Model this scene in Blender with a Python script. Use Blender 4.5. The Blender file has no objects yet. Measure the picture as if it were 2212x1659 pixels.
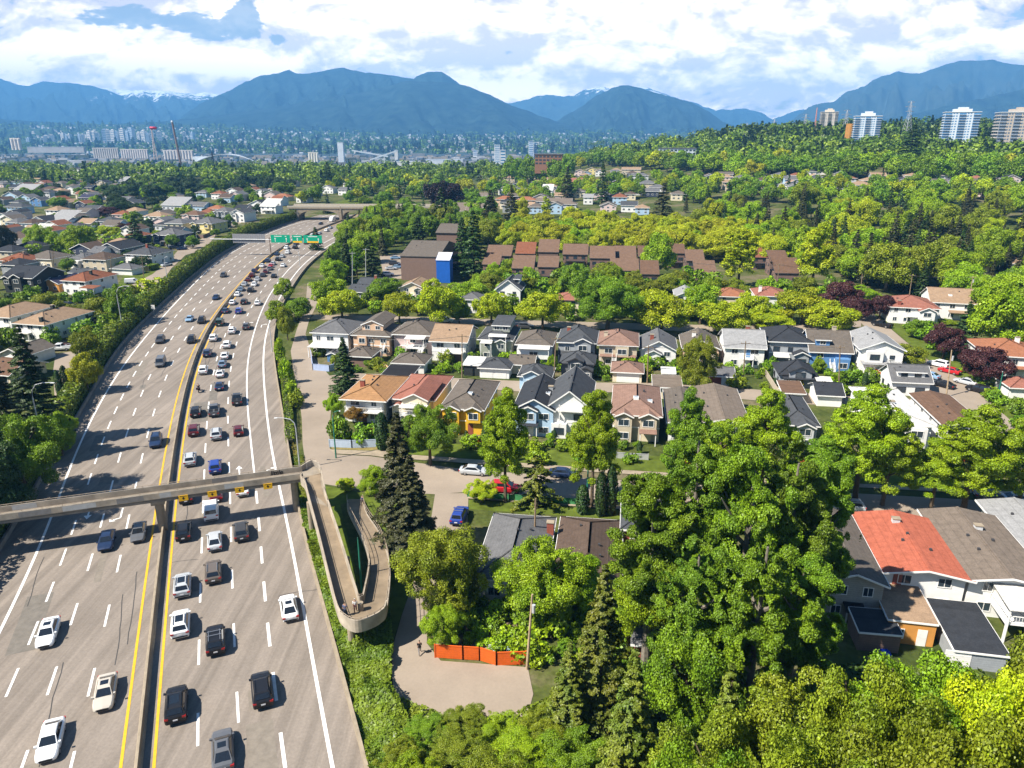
import bpy, math, random
import numpy as np
from math import sin, cos, tan, atan, atan2, radians, pi, sqrt, exp
from mathutils import Vector, Matrix

SC = bpy.context.scene
COL = SC.collection
# ------------------------------------------------------------------ camera
H = 54.5; PITCH = radians(18.8); FPX = 1588.0; CX, CY = 1106.0, 829.5
cam_d = bpy.data.cameras.new("camera"); cam = bpy.data.objects.new("camera", cam_d); COL.objects.link(cam)
cam.location = (0, 0, H); cam.rotation_euler = (pi/2 - PITCH, 0, 0)
cam_d.sensor_fit = 'HORIZONTAL'; cam_d.sensor_width = 36.0; cam_d.lens = FPX/2212.0*36.0
cam_d.clip_start = 0.5; cam_d.clip_end = 60000
SC.camera = cam
# ------------------------------------------------------------------ exposure
SC.view_settings.view_transform = 'Standard'; SC.view_settings.look = 'None'
SC.view_settings.exposure = 1.12; SC.view_settings.gamma = 1.0
SC.render.engine = 'CYCLES'
cy = SC.cycles
cy.max_bounces = 5; cy.diffuse_bounces = 2; cy.glossy_bounces = 2; cy.transmission_bounces = 3
cy.transparent_max_bounces = 4; cy.volume_bounces = 0
cy.caustics_reflective = False; cy.caustics_refractive = False
cy.sample_clamp_indirect = 4.0
cy.use_denoising = True
try:
    cy.denoiser = 'OPENIMAGEDENOISE'; cy.denoising_prefilter = 'ACCURATE'
except Exception: pass

# ------------------------------------------------------------------ pixel (2212 x 1659 view) <-> place
SP, CP = sin(PITCH), cos(PITCH)
def ray(x, y):
    u = (x - CX)/FPX; v = (y - CY)/FPX
    return Vector((u, CP - v*SP, -SP - v*CP))
def P(x, y, z=0.0):
    d = ray(x, y); t = (z - H)/d.z
    return Vector((d.x*t, d.y*t, z))
def at(x, y, Y):                       # the point seen at x,y that lies Y metres ahead
    d = ray(x, y); t = Y/d.y
    return Vector((d.x*t, Y, H + d.z*t))
def proj(p):
    dx, dy, dz = p[0], p[1], p[2] - H
    zc = dy*CP - dz*SP
    return (CX + FPX*dx/zc, CY - FPX*(dy*SP + dz*CP)/zc)

# ------------------------------------------------------------------ sun and sky
SUN_AZ = radians(27)                   # shadows run towards 27 deg north of east
SUN_EL = radians(49)
sun_d = bpy.data.lights.new("sun", 'SUN'); sun = bpy.data.objects.new("sun", sun_d); COL.objects.link(sun)
sun_dir = Vector((-cos(SUN_AZ)*cos(SUN_EL), -sin(SUN_AZ)*cos(SUN_EL), sin(SUN_EL)))
sun.rotation_euler = sun_dir.to_track_quat('Z', 'Y').to_euler()
sun_d.energy = 5.0; sun_d.angle = radians(0.5); sun_d.color = (1.0, 0.93, 0.82)

W = bpy.data.worlds.new("World"); SC.world = W; W.use_nodes = True
nt = W.node_tree; nt.nodes.clear()
def N(t, **k):
    n = nt.nodes.new(t)
    for a, b in k.items(): setattr(n, a, b)
    return n
def L(a, b): nt.links.new(a, b)
def M(op, a, b=None, c=None, clamp=False):
    n = N('ShaderNodeMath', operation=op, use_clamp=clamp)
    for i, q in enumerate((a, b, c)):
        if q is None: continue
        if isinstance(q, (int, float)): n.inputs[i].default_value = q
        else: L(q, n.inputs[i])
    return n.outputs[0]
def world():
    out = N('ShaderNodeOutputWorld')
    sky = N('ShaderNodeTexSky', sky_type='NISHITA', sun_disc=False)
    sky.sun_elevation = SUN_EL; sky.sun_rotation = math.atan2(sun_dir.x, sun_dir.y)
    sky.altitude = 60; sky.air_density = 1.0; sky.dust_density = 0.3; sky.ozone_density = 2.0
    hs = N('ShaderNodeHueSaturation'); hs.inputs['Saturation'].default_value = 1.12; L(sky.outputs[0], hs.inputs['Color'])
    b1 = N('ShaderNodeBackground'); b1.inputs[1].default_value = 0.06; L(hs.outputs[0], b1.inputs[0])
    tc = N('ShaderNodeTexCoord'); sep = N('ShaderNodeSeparateXYZ'); L(tc.outputs['Generated'], sep.inputs[0])
    x, y, z = sep.outputs
    yy = M('MAXIMUM', y, 0.15)
    az = M('DIVIDE', x, yy); el = M('DIVIDE', z, yy)
    # cloud field, stretched sideways the way far cumulus is
    def fld(dz, scale, detail, rough, dist, seed, st=2.3):
        cmb = N('ShaderNodeCombineXYZ'); L(az, cmb.inputs[0]); L(M('MULTIPLY', M('ADD', el, dz), st), cmb.inputs[1]); cmb.inputs[2].default_value = seed
        n = N('ShaderNodeTexNoise'); L(cmb.outputs[0], n.inputs['Vector'])
        n.inputs['Scale'].default_value = scale; n.inputs['Detail'].default_value = detail
        n.inputs['Roughness'].default_value = rough; n.inputs['Distortion'].default_value = dist
        return n.outputs['Fac']
    big = fld(0, 3.2, 3, .5, .4, 3.7)
    fine = fld(0, 7.0, 9, .62, .5, 8.2)
    finer = fld(0.028, 7.0, 9, .62, .5, 8.2)
    # blue openings at the places the photo has them, and the shaded undersides
    def blob(px, py, wx, wy):
        d = ray(px, py); a0 = d.x/d.y; e0 = d.z/d.y
        sx = wx/FPX/(d.y); sy = wy/FPX/(d.y)
        da = M('DIVIDE', M('SUBTRACT', az, a0), sx); de = M('DIVIDE', M('SUBTRACT', el, e0), sy)
        r = M('ADD', M('MULTIPLY', da, da), M('MULTIPLY', de, de))
        return M('EXPONENT', M('MULTIPLY', r, -1.0))
    def tot(bs):
        r = None
        for s, b in bs:
            t = M('MULTIPLY', blob(*b), s); r = t if r is None else M('ADD', r, t)
        return r
    holes = tot([(1.0, (300, 38, 150, 22)), (1.0, (470, 60, 110, 34)), (.8, (545, 40, 40, 60)), (.55, (1640, 48, 60, 9)), (.5, (1530, 78, 36, 8)),
                 (.45, (1880, 60, 60, 7)), (.55, (10, 168, 80, 13)), (.3, (1200, 95, 30, 8)), (.8, (600, 88, 18, 14)), (.9, (520, 22, 40, 25))])
    solid = tot([(.5, (150, 100, 220, 32)), (.6, (400, 130, 160, 25)), (.5, (760, 60, 120, 60)), (.5, (1300, 130, 300, 40)), (.4, (560, 78, 22, 24)), (.5, (60, 60, 50, 30)), (.5, (1000, 30, 260, 50)),(.4,(380,85,30,12))])
    gray = tot([(.75, (1010, 22, 75, 22)), (.7, (700, 55, 34, 13)), (.55, (740, 80, 34, 9)), (.55, (860, 90, 40, 40)), (.5, (1050, 135, 90, 16)), (.35, (1250, 120, 120, 30)), (.55, (1620, 170, 40, 50)),
                 (.45, (1900, 135, 110, 12)), (.35, (1480, 60, 140, 26)), (.3, (2050, 90, 160, 24)), (.35, (90, 70, 60, 30)), (.3, (1750, 20, 260, 22)),(.3,(560,150,150,18))])
    dn = N('ShaderNodeCombineXYZ'); L(az, dn.inputs[0]); L(M('MULTIPLY', el, 1.7), dn.inputs[1]); dn.inputs[2].default_value = 1.3
    dx = N('ShaderNodeTexNoise'); L(dn.outputs[0], dx.inputs['Vector']); dx.inputs['Scale'].default_value = 16; dx.inputs['Detail'].default_value = 6
    def billow(dz):
        vc = N('ShaderNodeCombineXYZ'); L(az, vc.inputs[0]); L(M('MULTIPLY', M('ADD', el, dz), 1.7), vc.inputs[1]); vc.inputs[2].default_value = 1.3
        da = N('ShaderNodeVectorMath', operation='MULTIPLY_ADD'); L(dx.outputs['Color'], da.inputs[0]); da.inputs[1].default_value = (.055, .055, 0); L(vc.outputs[0], da.inputs[2])
        vo = N('ShaderNodeTexVoronoi', feature='F1'); L(da.outputs[0], vo.inputs['Vector']); vo.inputs['Scale'].default_value = 13; vo.inputs['Detail'].default_value = 3; vo.inputs['Roughness'].default_value = .62; vo.normalize = True
        return vo.outputs['Distance']
    v0, v1 = billow(0), billow(.016)
    puff = M('ADD', M('MULTIPLY', M('SUBTRACT', .32, v0), 1.6), M('MULTIPLY', M('SUBTRACT', v1, v0), 3.0))
    s = M('ADD', M('MULTIPLY', M('SUBTRACT', fine, .5), 5.5), M('MULTIPLY', M('SUBTRACT', big, .5), 2.0))
    s = M('ADD', M('ADD', s, 1.05), M('SUBTRACT', M('MULTIPLY', solid, .9), M('MULTIPLY', holes, 1.3)))
    s = M('ADD', s, M('MULTIPLY', M('SUBTRACT', .33, v0), 4.2))
    mask = N('ShaderNodeMapRange', interpolation_type='SMOOTHSTEP'); L(s, mask.inputs[0])
    mask.inputs[1].default_value = .0; mask.inputs[2].default_value = .38; mask.inputs[3].default_value = .22
    # clouds bank up over the mountains; the sky overhead and behind is clear
    top = N('ShaderNodeMapRange', interpolation_type='SMOOTHSTEP'); L(el, top.inputs[0])
    top.inputs[1].default_value = .36; top.inputs[2].default_value = .2
    frt = N('ShaderNodeMapRange', interpolation_type='SMOOTHSTEP'); L(y, frt.inputs[0])
    frt.inputs[1].default_value = .1; frt.inputs[2].default_value = .45
    mk = M('MULTIPLY', M('MULTIPLY', mask.outputs[0], top.outputs[0]), frt.outputs[0])
    rel = M('MULTIPLY', M('SUBTRACT', fine, finer), 6.5)              # lit tops against shaded bases
    v = M('ADD', .60, M('ADD', M('MULTIPLY', rel, .8), puff)); v = M('ADD', v, M('MULTIPLY', M('SUBTRACT', big, .5), .9))
    v = M('SUBTRACT', v, M('MULTIPLY', gray, .48))
    v = M('ADD', v, M('MULTIPLY', solid, .10), clamp=True)
    cr = N('ShaderNodeValToRGB'); L(v, cr.inputs[0])
    e = cr.color_ramp.elements
    e[0].position = .0; e[0].color = (.50, .455, .47, 1)
    e[1].position = 1.0; e[1].color = (1.04, .89, .73, 1)
    q = e.new(.38); q.color = (.66, .585, .545, 1)
    q = e.new(.66); q.color = (.83, .72, .62, 1)
    gm = N('ShaderNodeMapRange'); L(el, gm.inputs[0]); gm.inputs[1].default_value = .05; gm.inputs[2].default_value = .17; gm.inputs[3].default_value = 1.75; gm.inputs[4].default_value = 1.0; glow = gm.outputs[0]
    b2 = N('ShaderNodeBackground'); L(glow, b2.inputs[1]); L(cr.outputs[0], b2.inputs[0])
    mix = N('ShaderNodeMixShader'); L(mk, mix.inputs[0]); L(b1.outputs[0], mix.inputs[1]); L(b2.outputs[0], mix.inputs[2])
    L(mix.outputs[0], out.inputs[0])
world()
W.cycles.sampling_method = 'MANUAL'; W.cycles.sample_map_resolution = 512
# ------------------------------------------------------------------ helpers: materials
MATS = {}
def newmat(key):
    m = bpy.data.materials.new(key); m.use_nodes = True; t = m.node_tree; t.nodes.clear()
    o = t.nodes.new('ShaderNodeOutputMaterial'); return m, t, o
def mat(col, rough=.7, var=.12, scale=1.5, metal=0.0, spec=.3, bump=0.0, stretch=None):
    """paint / plaster / metal: a colour with uneven wear"""
    key = ('m', tuple(col), rough, var, scale, metal, spec, bump, stretch)
    if key in MATS: return MATS[key]
    m, t, o = newmat('paint'); nn = t.nodes; ln = t.links
    b = nn.new('ShaderNodeBsdfPrincipled'); b.inputs['Roughness'].default_value = rough
    b.inputs['Metallic'].default_value = metal; b.inputs['Specular IOR Level'].default_value = spec
    if var > 0:
        tc = nn.new('ShaderNodeTexCoord'); mp = nn.new('ShaderNodeMapping'); ln.new(tc.outputs['Object'], mp.inputs[0])
        if stretch: mp.inputs['Scale'].default_value = stretch
        n = nn.new('ShaderNodeTexNoise'); ln.new(mp.outputs[0], n.inputs['Vector']); n.inputs['Scale'].default_value = scale
        n.inputs['Detail'].default_value = 6; n.inputs['Roughness'].default_value = .65
        r = nn.new('ShaderNodeValToRGB'); ln.new(n.outputs['Fac'], r.inputs[0]); e = r.color_ramp.elements
        e[0].position = .3; e[1].position = .72
        e[0].color = tuple(c*(1-var) for c in col) + (1,); e[1].color = tuple(min(1, c*(1+var)) for c in col) + (1,)
        ln.new(r.outputs[0], b.inputs['Base Color'])
        if bump:
            bp = nn.new('ShaderNodeBump'); bp.inputs['Strength'].default_value = bump; bp.inputs['Distance'].default_value = .05
            ln.new(n.outputs['Fac'], bp.inputs['Height']); ln.new(bp.outputs[0], b.inputs['Normal'])
    else: b.inputs['Base Color'].default_value = tuple(col) + (1,)
    ln.new(b.outputs[0], o.inputs[0]); MATS[key] = m; return m
def banded(col, period=.25, axis=2, dark=.72, var=.25, rough=.8, spec=.2):
    """shingle courses, siding boards or metal ribs: stripes across one object axis"""
    key = ('b', tuple(col), period, axis, dark, var, rough)
    if key in MATS: return MATS[key]
    m, t, o = newmat('boards'); nn = t.nodes; ln = t.links
    b = nn.new('ShaderNodeBsdfPrincipled'); b.inputs['Roughness'].default_value = rough; b.inputs['Specular IOR Level'].default_value = spec
    tc = nn.new('ShaderNodeTexCoord'); sp = nn.new('ShaderNodeSeparateXYZ'); ln.new(tc.outputs['Object'], sp.inputs[0])
    mu = nn.new('ShaderNodeMath'); mu.operation = 'DIVIDE'; ln.new(sp.outputs[axis], mu.inputs[0]); mu.inputs[1].default_value = period
    fr = nn.new('ShaderNodeMath'); fr.operation = 'FRACT'; ln.new(mu.outputs[0], fr.inputs[0])
    st = nn.new('ShaderNodeMapRange'); ln.new(fr.outputs[0], st.inputs[0]); st.inputs[1].default_value = 0; st.inputs[2].default_value = .22
    st.inputs[3].default_value = dark; st.inputs[4].default_value = 1
    n = nn.new('ShaderNodeTexNoise'); ln.new(tc.outputs['Object'], n.inputs['Vector']); n.inputs['Scale'].default_value = 1.1; n.inputs['Detail'].default_value = 8; n.inputs['Roughness'].default_value = .7
    nr = nn.new('ShaderNodeMapRange'); ln.new(n.outputs['Fac'], nr.inputs[0]); nr.inputs[1].default_value = .3; nr.inputs[2].default_value = .7; nr.inputs[3].default_value = 1-var; nr.inputs[4].default_value = 1+var
    n2 = nn.new('ShaderNodeTexNoise'); ln.new(tc.outputs['Object'], n2.inputs['Vector']); n2.inputs['Scale'].default_value = 7; n2.inputs['Detail'].default_value = 3
    nr2 = nn.new('ShaderNodeMapRange'); ln.new(n2.outputs['Fac'], nr2.inputs[0]); nr2.inputs[1].default_value = .3; nr2.inputs[2].default_value = .7; nr2.inputs[3].default_value = 1-var*.7; nr2.inputs[4].default_value = 1+var*.7
    m1 = nn.new('ShaderNodeMath'); m1.operation = 'MULTIPLY'; ln.new(st.outputs[0], m1.inputs[0]); ln.new(nr.outputs[0], m1.inputs[1])
    m2 = nn.new('ShaderNodeMath'); m2.operation = 'MULTIPLY'; ln.new(m1.outputs[0], m2.inputs[0]); ln.new(nr2.outputs[0], m2.inputs[1])
    vm = nn.new('ShaderNodeVectorMath'); vm.operation = 'SCALE'; vm.inputs[0].default_value = tuple(col); ln.new(m2.outputs[0], vm.inputs['Scale'])
    ln.new(vm.outputs[0], b.inputs['Base Color']); ln.new(b.outputs[0], o.inputs[0]); MATS[key] = m; return m
def leaf(c1, c2, trans=.3, scale=.35, vr=.35):
    """foliage: two greens in clumps, each leaf a little different, some light through"""
    key = ('l', tuple(c1), tuple(c2), trans, scale, vr)
    if key in MATS: return MATS[key]
    m, t, o = newmat('leaves'); nn = t.nodes; ln = t.links
    tc = nn.new('ShaderNodeTexCoord'); oi = nn.new('ShaderNodeObjectInfo'); ge = nn.new('ShaderNodeNewGeometry')
    n = nn.new('ShaderNodeTexNoise'); ln.new(tc.outputs['Object'], n.inputs['Vector']); n.inputs['Scale'].default_value = scale; n.inputs['Detail'].default_value = 2
    mr = nn.new('ShaderNodeMapRange'); ln.new(n.outputs['Fac'], mr.inputs[0]); mr.inputs[1].default_value = .35; mr.inputs[2].default_value = .65
    mx = nn.new('ShaderNodeMix'); mx.data_type = 'RGBA'; ln.new(mr.outputs[0], mx.inputs[0]); mx.inputs[6].default_value = tuple(c1)+(1,); mx.inputs[7].default_value = tuple(c2)+(1,)
    a = nn.new('ShaderNodeMapRange'); ln.new(ge.outputs['Random Per Island'], a.inputs[0]); a.inputs[3].default_value = 1-vr; a.inputs[4].default_value = 1+vr
    b2 = nn.new('ShaderNodeMapRange'); ln.new(oi.outputs['Random'], b2.inputs[0]); b2.inputs[3].default_value = .82; b2.inputs[4].default_value = 1.18
    mm = nn.new('ShaderNodeMath'); mm.operation = 'MULTIPLY'; ln.new(a.outputs[0], mm.inputs[0]); ln.new(b2.outputs[0], mm.inputs[1])
    hu = nn.new('ShaderNodeMapRange'); ln.new(oi.outputs['Random'], hu.inputs[0]); hu.inputs[3].default_value = .496; hu.inputs[4].default_value = .514
    hs = nn.new('ShaderNodeHueSaturation'); ln.new(mx.outputs[2], hs.inputs['Color']); ln.new(mm.outputs[0], hs.inputs['Value']); ln.new(hu.outputs[0], hs.inputs['Hue'])
    p = nn.new('ShaderNodeBsdfPrincipled'); p.inputs['Roughness'].default_value = .5; p.inputs['Specular IOR Level'].default_value = .35; ln.new(hs.outputs[0], p.inputs['Base Color'])
    tr = nn.new('ShaderNodeBsdfTranslucent'); ln.new(hs.outputs[0], tr.inputs[0])
    ms = nn.new('ShaderNodeMixShader'); ms.inputs[0].default_value = trans; ln.new(p.outputs[0], ms.inputs[1]); ln.new(tr.outputs[0], ms.inputs[2])
    ln.new(ms.outputs[0], o.inputs[0]); MATS[key] = m; return m
def glass(col=(.03, .045, .06), rough=.08):
    key = ('g', tuple(col), rough)
    if key in MATS: return MATS[key]
    m, t, o = newmat('glass_pane'); b = t.nodes.new('ShaderNodeBsdfPrincipled')
    b.inputs['Base Color'].default_value = tuple(col)+(1,); b.inputs['Roughness'].default_value = rough; b.inputs['Specular IOR Level'].default_value = .7
    t.links.new(b.outputs[0], o.inputs[0]); MATS[key] = m; return m
def carpaint(col):
    key = ('c', tuple(col))
    if key in MATS: return MATS[key]
    m, t, o = newmat('car_paint'); b = t.nodes.new('ShaderNodeBsdfPrincipled')
    b.inputs['Base Color'].default_value = tuple(col)+(1,); b.inputs['Roughness'].default_value = .38; b.inputs['Metallic'].default_value = .05; b.inputs['Specular IOR Level'].default_value = .3
    b.inputs['Coat Weight'].default_value = .3; b.inputs['Coat Roughness'].default_value = .06
    t.links.new(b.outputs[0], o.inputs[0]); MATS[key] = m; return m

# ------------------------------------------------------------------ helpers: meshes
class MB:
    def __init__(s): s.v = []; s.f = []
    def add(s, vs, fs):
        o = len(s.v); s.v += [tuple(q) for q in vs]; s.f += [tuple(i+o for i in f) for f in fs]; return s
    def quad(s, *p): return s.add(p, [tuple(range(len(p)))])
    def box(s, x0, x1, y0, y1, z0, z1):
        return s.add([(x0,y0,z0),(x1,y0,z0),(x1,y1,z0),(x0,y1,z0),(x0,y0,z1),(x1,y0,z1),(x1,y1,z1),(x0,y1,z1)],
                     [(3,2,1,0),(4,5,6,7),(0,1,5,4),(1,2,6,5),(2,3,7,6),(3,0,4,7)])
    def beam(s, a, b, w, h, up=(0,0,1)):
        a = Vector(a); b = Vector(b); d = (b-a)
        if d.length < 1e-6: return s
        d.normalize(); u = Vector(up)
        if abs(d.dot(u)) > .99: u = Vector((1,0,0))
        r = d.cross(u).normalized(); u = r.cross(d).normalized()
        c = [(-w/2,-h/2),(w/2,-h/2),(w/2,h/2),(-w/2,h/2)]
        vs = [a+r*i+u*j for i,j in c] + [b+r*i+u*j for i,j in c]
        return s.add(vs, [(3,2,1,0),(4,5,6,7),(0,1,5,4),(1,2,6,5),(2,3,7,6),(3,0,4,7)])
    def tube(s, pts, rad, n=7, cap=True):
        pts = [Vector(p) for p in pts]
        if not hasattr(rad, '__len__'): rad = [rad]*len(pts)
        rings = []
        for i, p in enumerate(pts):
            d = (pts[min(i+1, len(pts)-1)] - pts[max(i-1, 0)]).normalized()
            u = Vector((0,0,1)) if abs(d.z) < .95 else Vector((1,0,0))
            r = d.cross(u).normalized(); u = r.cross(d)
            rings.append([p + (r*cos(2*pi*k/n) + u*sin(2*pi*k/n))*rad[i] for k in range(n)])
        vs = [q for r in rings for q in r]; fs = []
        for i in range(len(pts)-1):
            for k in range(n): fs.append((i*n+k, i*n+(k+1)%n, (i+1)*n+(k+1)%n, (i+1)*n+k))
        if cap: fs += [tuple(range(n-1,-1,-1)), tuple((len(pts)-1)*n+k for k in range(n))]
        return s.add(vs, fs)
    def cyl(s, x, y, z0, z1, r0, r1=None, n=12): return s.tube([(x,y,z0),(x,y,z1)], [r0, r0 if r1 is None else r1], n)
    def loft(s, rings, cap=True):
        n = len(rings[0]); vs = [q for r in rings for q in r]; fs = []
        for i in range(len(rings)-1):
            for k in range(n): fs.append((i*n+k, i*n+(k+1)%n, (i+1)*n+(k+1)%n, (i+1)*n+k))
        if cap: fs += [tuple(range(n-1,-1,-1)), tuple((len(rings)-1)*n+k for k in range(n))]
        return s.add(vs, fs)
    def mesh(s, name):
        m = bpy.data.meshes.new(name); m.from_pydata(s.v, [], s.f); m.validate(); m.update(); return m
def link(name, me, m=None, parent=None, loc=None, rz=None):
    o = bpy.data.objects.new(name, me); COL.objects.link(o)
    if m is not None:
        if len(me.materials) == 0: me.materials.append(m)
        elif me.materials[0] != m:
            o.material_slots[0].link = 'OBJECT'; o.material_slots[0].material = m
    if parent is not None: o.parent = parent
    if loc is not None: o.location = loc
    if rz is not None: o.rotation_euler = (0, 0, rz)
    return o
def obj(name, mb, m, parent=None, smooth=False, loc=None, rz=None):
    me = mb.mesh(name)
    if smooth:
        for p in me.polygons: p.use_smooth = True
    return link(name, me, m, parent, loc, rz)
def thing(name, label, cat, loc, rz=0, group=None):
    o = bpy.data.objects.new(name, None); COL.objects.link(o); o.location = loc; o.rotation_euler = (0,0,rz)
    o.empty_display_size = .5
    return tag(o, label, cat, group)
def tag(o, label, cat, group=None, kind=None):
    o['label'] = label; o['category'] = cat
    if group: o['group'] = group
    if kind: o['kind'] = kind
    return o
def struct(o, kind='structure'):
    o['kind'] = kind; return o
def qmesh(name, V4):
    """numpy (n,4,3) -> quads"""
    n = len(V4); me = bpy.data.meshes.new(name)
    me.vertices.add(n*4); me.vertices.foreach_set('co', np.ascontiguousarray(V4, dtype=np.float32).ravel())
    me.loops.add(n*4); me.loops.foreach_set('vertex_index', np.arange(n*4, dtype=np.int32))
    me.polygons.add(n); me.polygons.foreach_set('loop_start', np.arange(0, n*4, 4, dtype=np.int32))
    try: me.polygons.foreach_set('loop_total', np.full(n, 4, dtype=np.int32))
    except Exception: pass
    me.update(calc_edges=True); return me
def leafq(c, nrm, size, rng, aspect=.75):
    """leaf quads at centres c, facing nrm"""
    n = len(c); nrm = nrm/np.maximum(np.linalg.norm(nrm, axis=1, keepdims=True), 1e-6)
    r = rng.normal(size=(n,3)); t = np.cross(nrm, r); t /= np.maximum(np.linalg.norm(t, axis=1, keepdims=True), 1e-6)
    b = np.cross(nrm, t); s = (np.asarray(size)*rng.uniform(.65, 1.3, n))[:,None]
    t = t*s*.5; b = b*s*.5*aspect; k = nrm*s*.12
    return np.stack([c-t-k, c-b+k, c+t-k, c+b+k], axis=1)

# ------------------------------------------------------------------ the lie of the land
def sst(a, b, x):
    t = min(1, max(0, (x-a)/(b-a))); return t*t*(3-2*t)
def T(X, Y):
    k = max(0, (Y-330)/870.0); k = min(1.0, k)**.85 if k > 0 else 0
    hill = 60*k*sst(-50, 420, X)*(1 - sst(1500, 2500, Y))
    return hill - 46*sst(1000, 2700, Y)
def hit(x, y):
    d = ray(x, y); Y = 20.0
    if d.z >= 0: return at(x, y, 1300)
    while Y < 6000:
        t = Y/d.y
        if H + d.z*t <= T(d.x*t, Y):
            lo, hi = Y/1.02-1, Y
            for _ in range(12):
                mid = (lo+hi)/2; tt = mid/d.y
                if H + d.z*tt <= T(d.x*tt, mid): hi = mid
                else: lo = mid
            t = hi/d.y; return Vector((d.x*t, hi, T(d.x*t, hi)))
        Y = Y*1.02 + 1
    return at(x, y, 3000)
def ppm(p): return FPX/(p[1]*CP - (p[2]-H)*SP)      # view pixels per metre at a place
def top_z(x, ytop, Y):
    d = ray(x, ytop); return H + Y*d.z/d.y
# ------------------------------------------------------------------ ground, water, hills
random.seed(3)
def vnoise(x, y, seed=0):
    x = np.asarray(x, float); y = np.asarray(y, float)
    xi = np.floor(x).astype(np.int64); yi = np.floor(y).astype(np.int64); xf = x-xi; yf = y-yi
    def h(a, b):
        n = (a*374761393 + b*668265263 + seed*982451653) & 0x7fffffff
        n = ((n ^ (n >> 13))*1274126177) & 0x7fffffff
        return ((n ^ (n >> 16)) & 0xffff)/65535.0
    u = xf*xf*(3-2*xf); v = yf*yf*(3-2*yf)
    return (h(xi,yi)*(1-u)+h(xi+1,yi)*u)*(1-v) + (h(xi,yi+1)*(1-u)+h(xi+1,yi+1)*u)*v
def fbm(x, y, o=4, seed=0):
    r = 0; a = .5
    for k in range(o): r = r + a*vnoise(x*2**k, y*2**k, seed+k); a *= .5
    return r
def ground_mat():
    m, t, o = newmat('ground_cover'); nn = t.nodes; ln = t.links
    tc = nn.new('ShaderNodeTexCoord')
    def noise(s, d=5, r=.6):
        n = nn.new('ShaderNodeTexNoise'); ln.new(tc.outputs['Object'], n.inputs['Vector']); n.inputs['Scale'].default_value = s; n.inputs['Detail'].default_value = d; n.inputs['Roughness'].default_value = r; return n.outputs['Fac']
    r1 = nn.new('ShaderNodeValToRGB'); ln.new(noise(.05, 8, .7), r1.inputs[0]); e = r1.color_ramp.elements
    e[0].position = .40; e[0].color = (.042, .060, .014, 1); e[1].position = .62; e[1].color = (.15, .125, .075, 1)
    q = e.new(.5); q.color = (.075, .09, .022, 1)
    n2 = nn.new('ShaderNodeMapRange'); ln.new(noise(1.3, 4), n2.inputs[0]); n2.inputs[1].default_value = .3; n2.inputs[2].default_value = .7; n2.inputs[3].default_value = .7; n2.inputs[4].default_value = 1.25
    vm = nn.new('ShaderNodeVectorMath'); vm.operation = 'SCALE'; ln.new(r1.outputs[0], vm.inputs[0]); ln.new(n2.outputs[0], vm.inputs['Scale'])
    b = nn.new('ShaderNodeBsdfPrincipled'); b.inputs['Roughness'].default_value = .95; b.inputs['Specular IOR Level'].default_value = .1
    ln.new(vm.outputs[0], b.inputs['Base Color']); ln.new(b.outputs[0], o.inputs[0]); return m
def grid(name, xs, ys, zf, m, smooth=True):
    X, Y = np.meshgrid(xs, ys); Z = zf(X, Y); nx, ny = len(xs), len(ys)
    me = bpy.data.meshes.new(name); V = np.stack([X, Y, Z], -1).reshape(-1, 3)
    i = np.arange(nx*ny).reshape(ny, nx); F = np.stack([i[:-1,:-1], i[:-1,1:], i[1:,1:], i[1:,:-1]], -1).reshape(-1, 4)
    me.from_pydata(V.tolist(), [], F.tolist()); me.update()
    if smooth: me.polygons.foreach_set('use_smooth', np.ones(len(F), bool))
    return link(name, me, m)
Tv = np.vectorize(T)
ys = np.concatenate([np.arange(-80, 330, 20), np.arange(330, 1300, 15), np.arange(1300, 2760, 60)])
xs = np.concatenate([np.arange(-2400, -300, 150), np.arange(-300, 800, 15), np.arange(800, 2700, 120)])
struct(grid('ground', xs, ys, Tv, ground_mat()))
wm = mat((.05, .075, .085), .6, .1, .01, 0, .0)
struct(grid('water', [-4000, 4000], [2000, 4700], lambda X, Y: X*0-35, wm))

def hill_mat(c1, c2, snow=None, scale=.004):
    m, t, o = newmat('forest_slope'); nn = t.nodes; ln = t.links
    tc = nn.new('ShaderNodeTexCoord')
    def noise(s, d=6):
        n = nn.new('ShaderNodeTexNoise'); ln.new(tc.outputs['Object'], n.inputs['Vector']); n.inputs['Scale'].default_value = s; n.inputs['Detail'].default_value = d; n.inputs['Roughness'].default_value = .7; return n.outputs['Fac']
    r = nn.new('ShaderNodeMapRange'); ln.new(noise(scale, 9), r.inputs[0]); r.inputs[1].default_value = .35; r.inputs[2].default_value = .65
    mx = nn.new('ShaderNodeMix'); mx.data_type = 'RGBA'; ln.new(r.outputs[0], mx.inputs[0]); mx.inputs[6].default_value = c1+(1,); mx.inputs[7].default_value = c2+(1,)
    colr = mx.outputs[2]
    if snow:
        sp = nn.new('ShaderNodeSeparateXYZ'); ln.new(tc.outputs['Object'], sp.inputs[0])
        a = nn.new('ShaderNodeMath'); a.operation = 'MULTIPLY_ADD'; ln.new(noise(.006, 8), a.inputs[0]); a.inputs[1].default_value = 900; ln.new(sp.outputs[2], a.inputs[2])
        s = nn.new('ShaderNodeMapRange'); ln.new(a.outputs[0], s.inputs[0]); s.inputs[1].default_value = snow+450; s.inputs[2].default_value = snow+500
        m2 = nn.new('ShaderNodeMix'); m2.data_type = 'RGBA'; ln.new(s.outputs[0], m2.inputs[0]); ln.new(colr, m2.inputs[6]); m2.inputs[7].default_value = (.85, .88, .92, 1); colr = m2.outputs[2]
    b = nn.new('ShaderNodeBsdfPrincipled'); b.inputs['Roughness'].default_value = 1; b.inputs['Specular IOR Level'].default_value = 0
    ln.new(colr, b.inputs['Base Color']); ln.new(b.outputs[0], o.inputs[0]); return m
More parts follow.
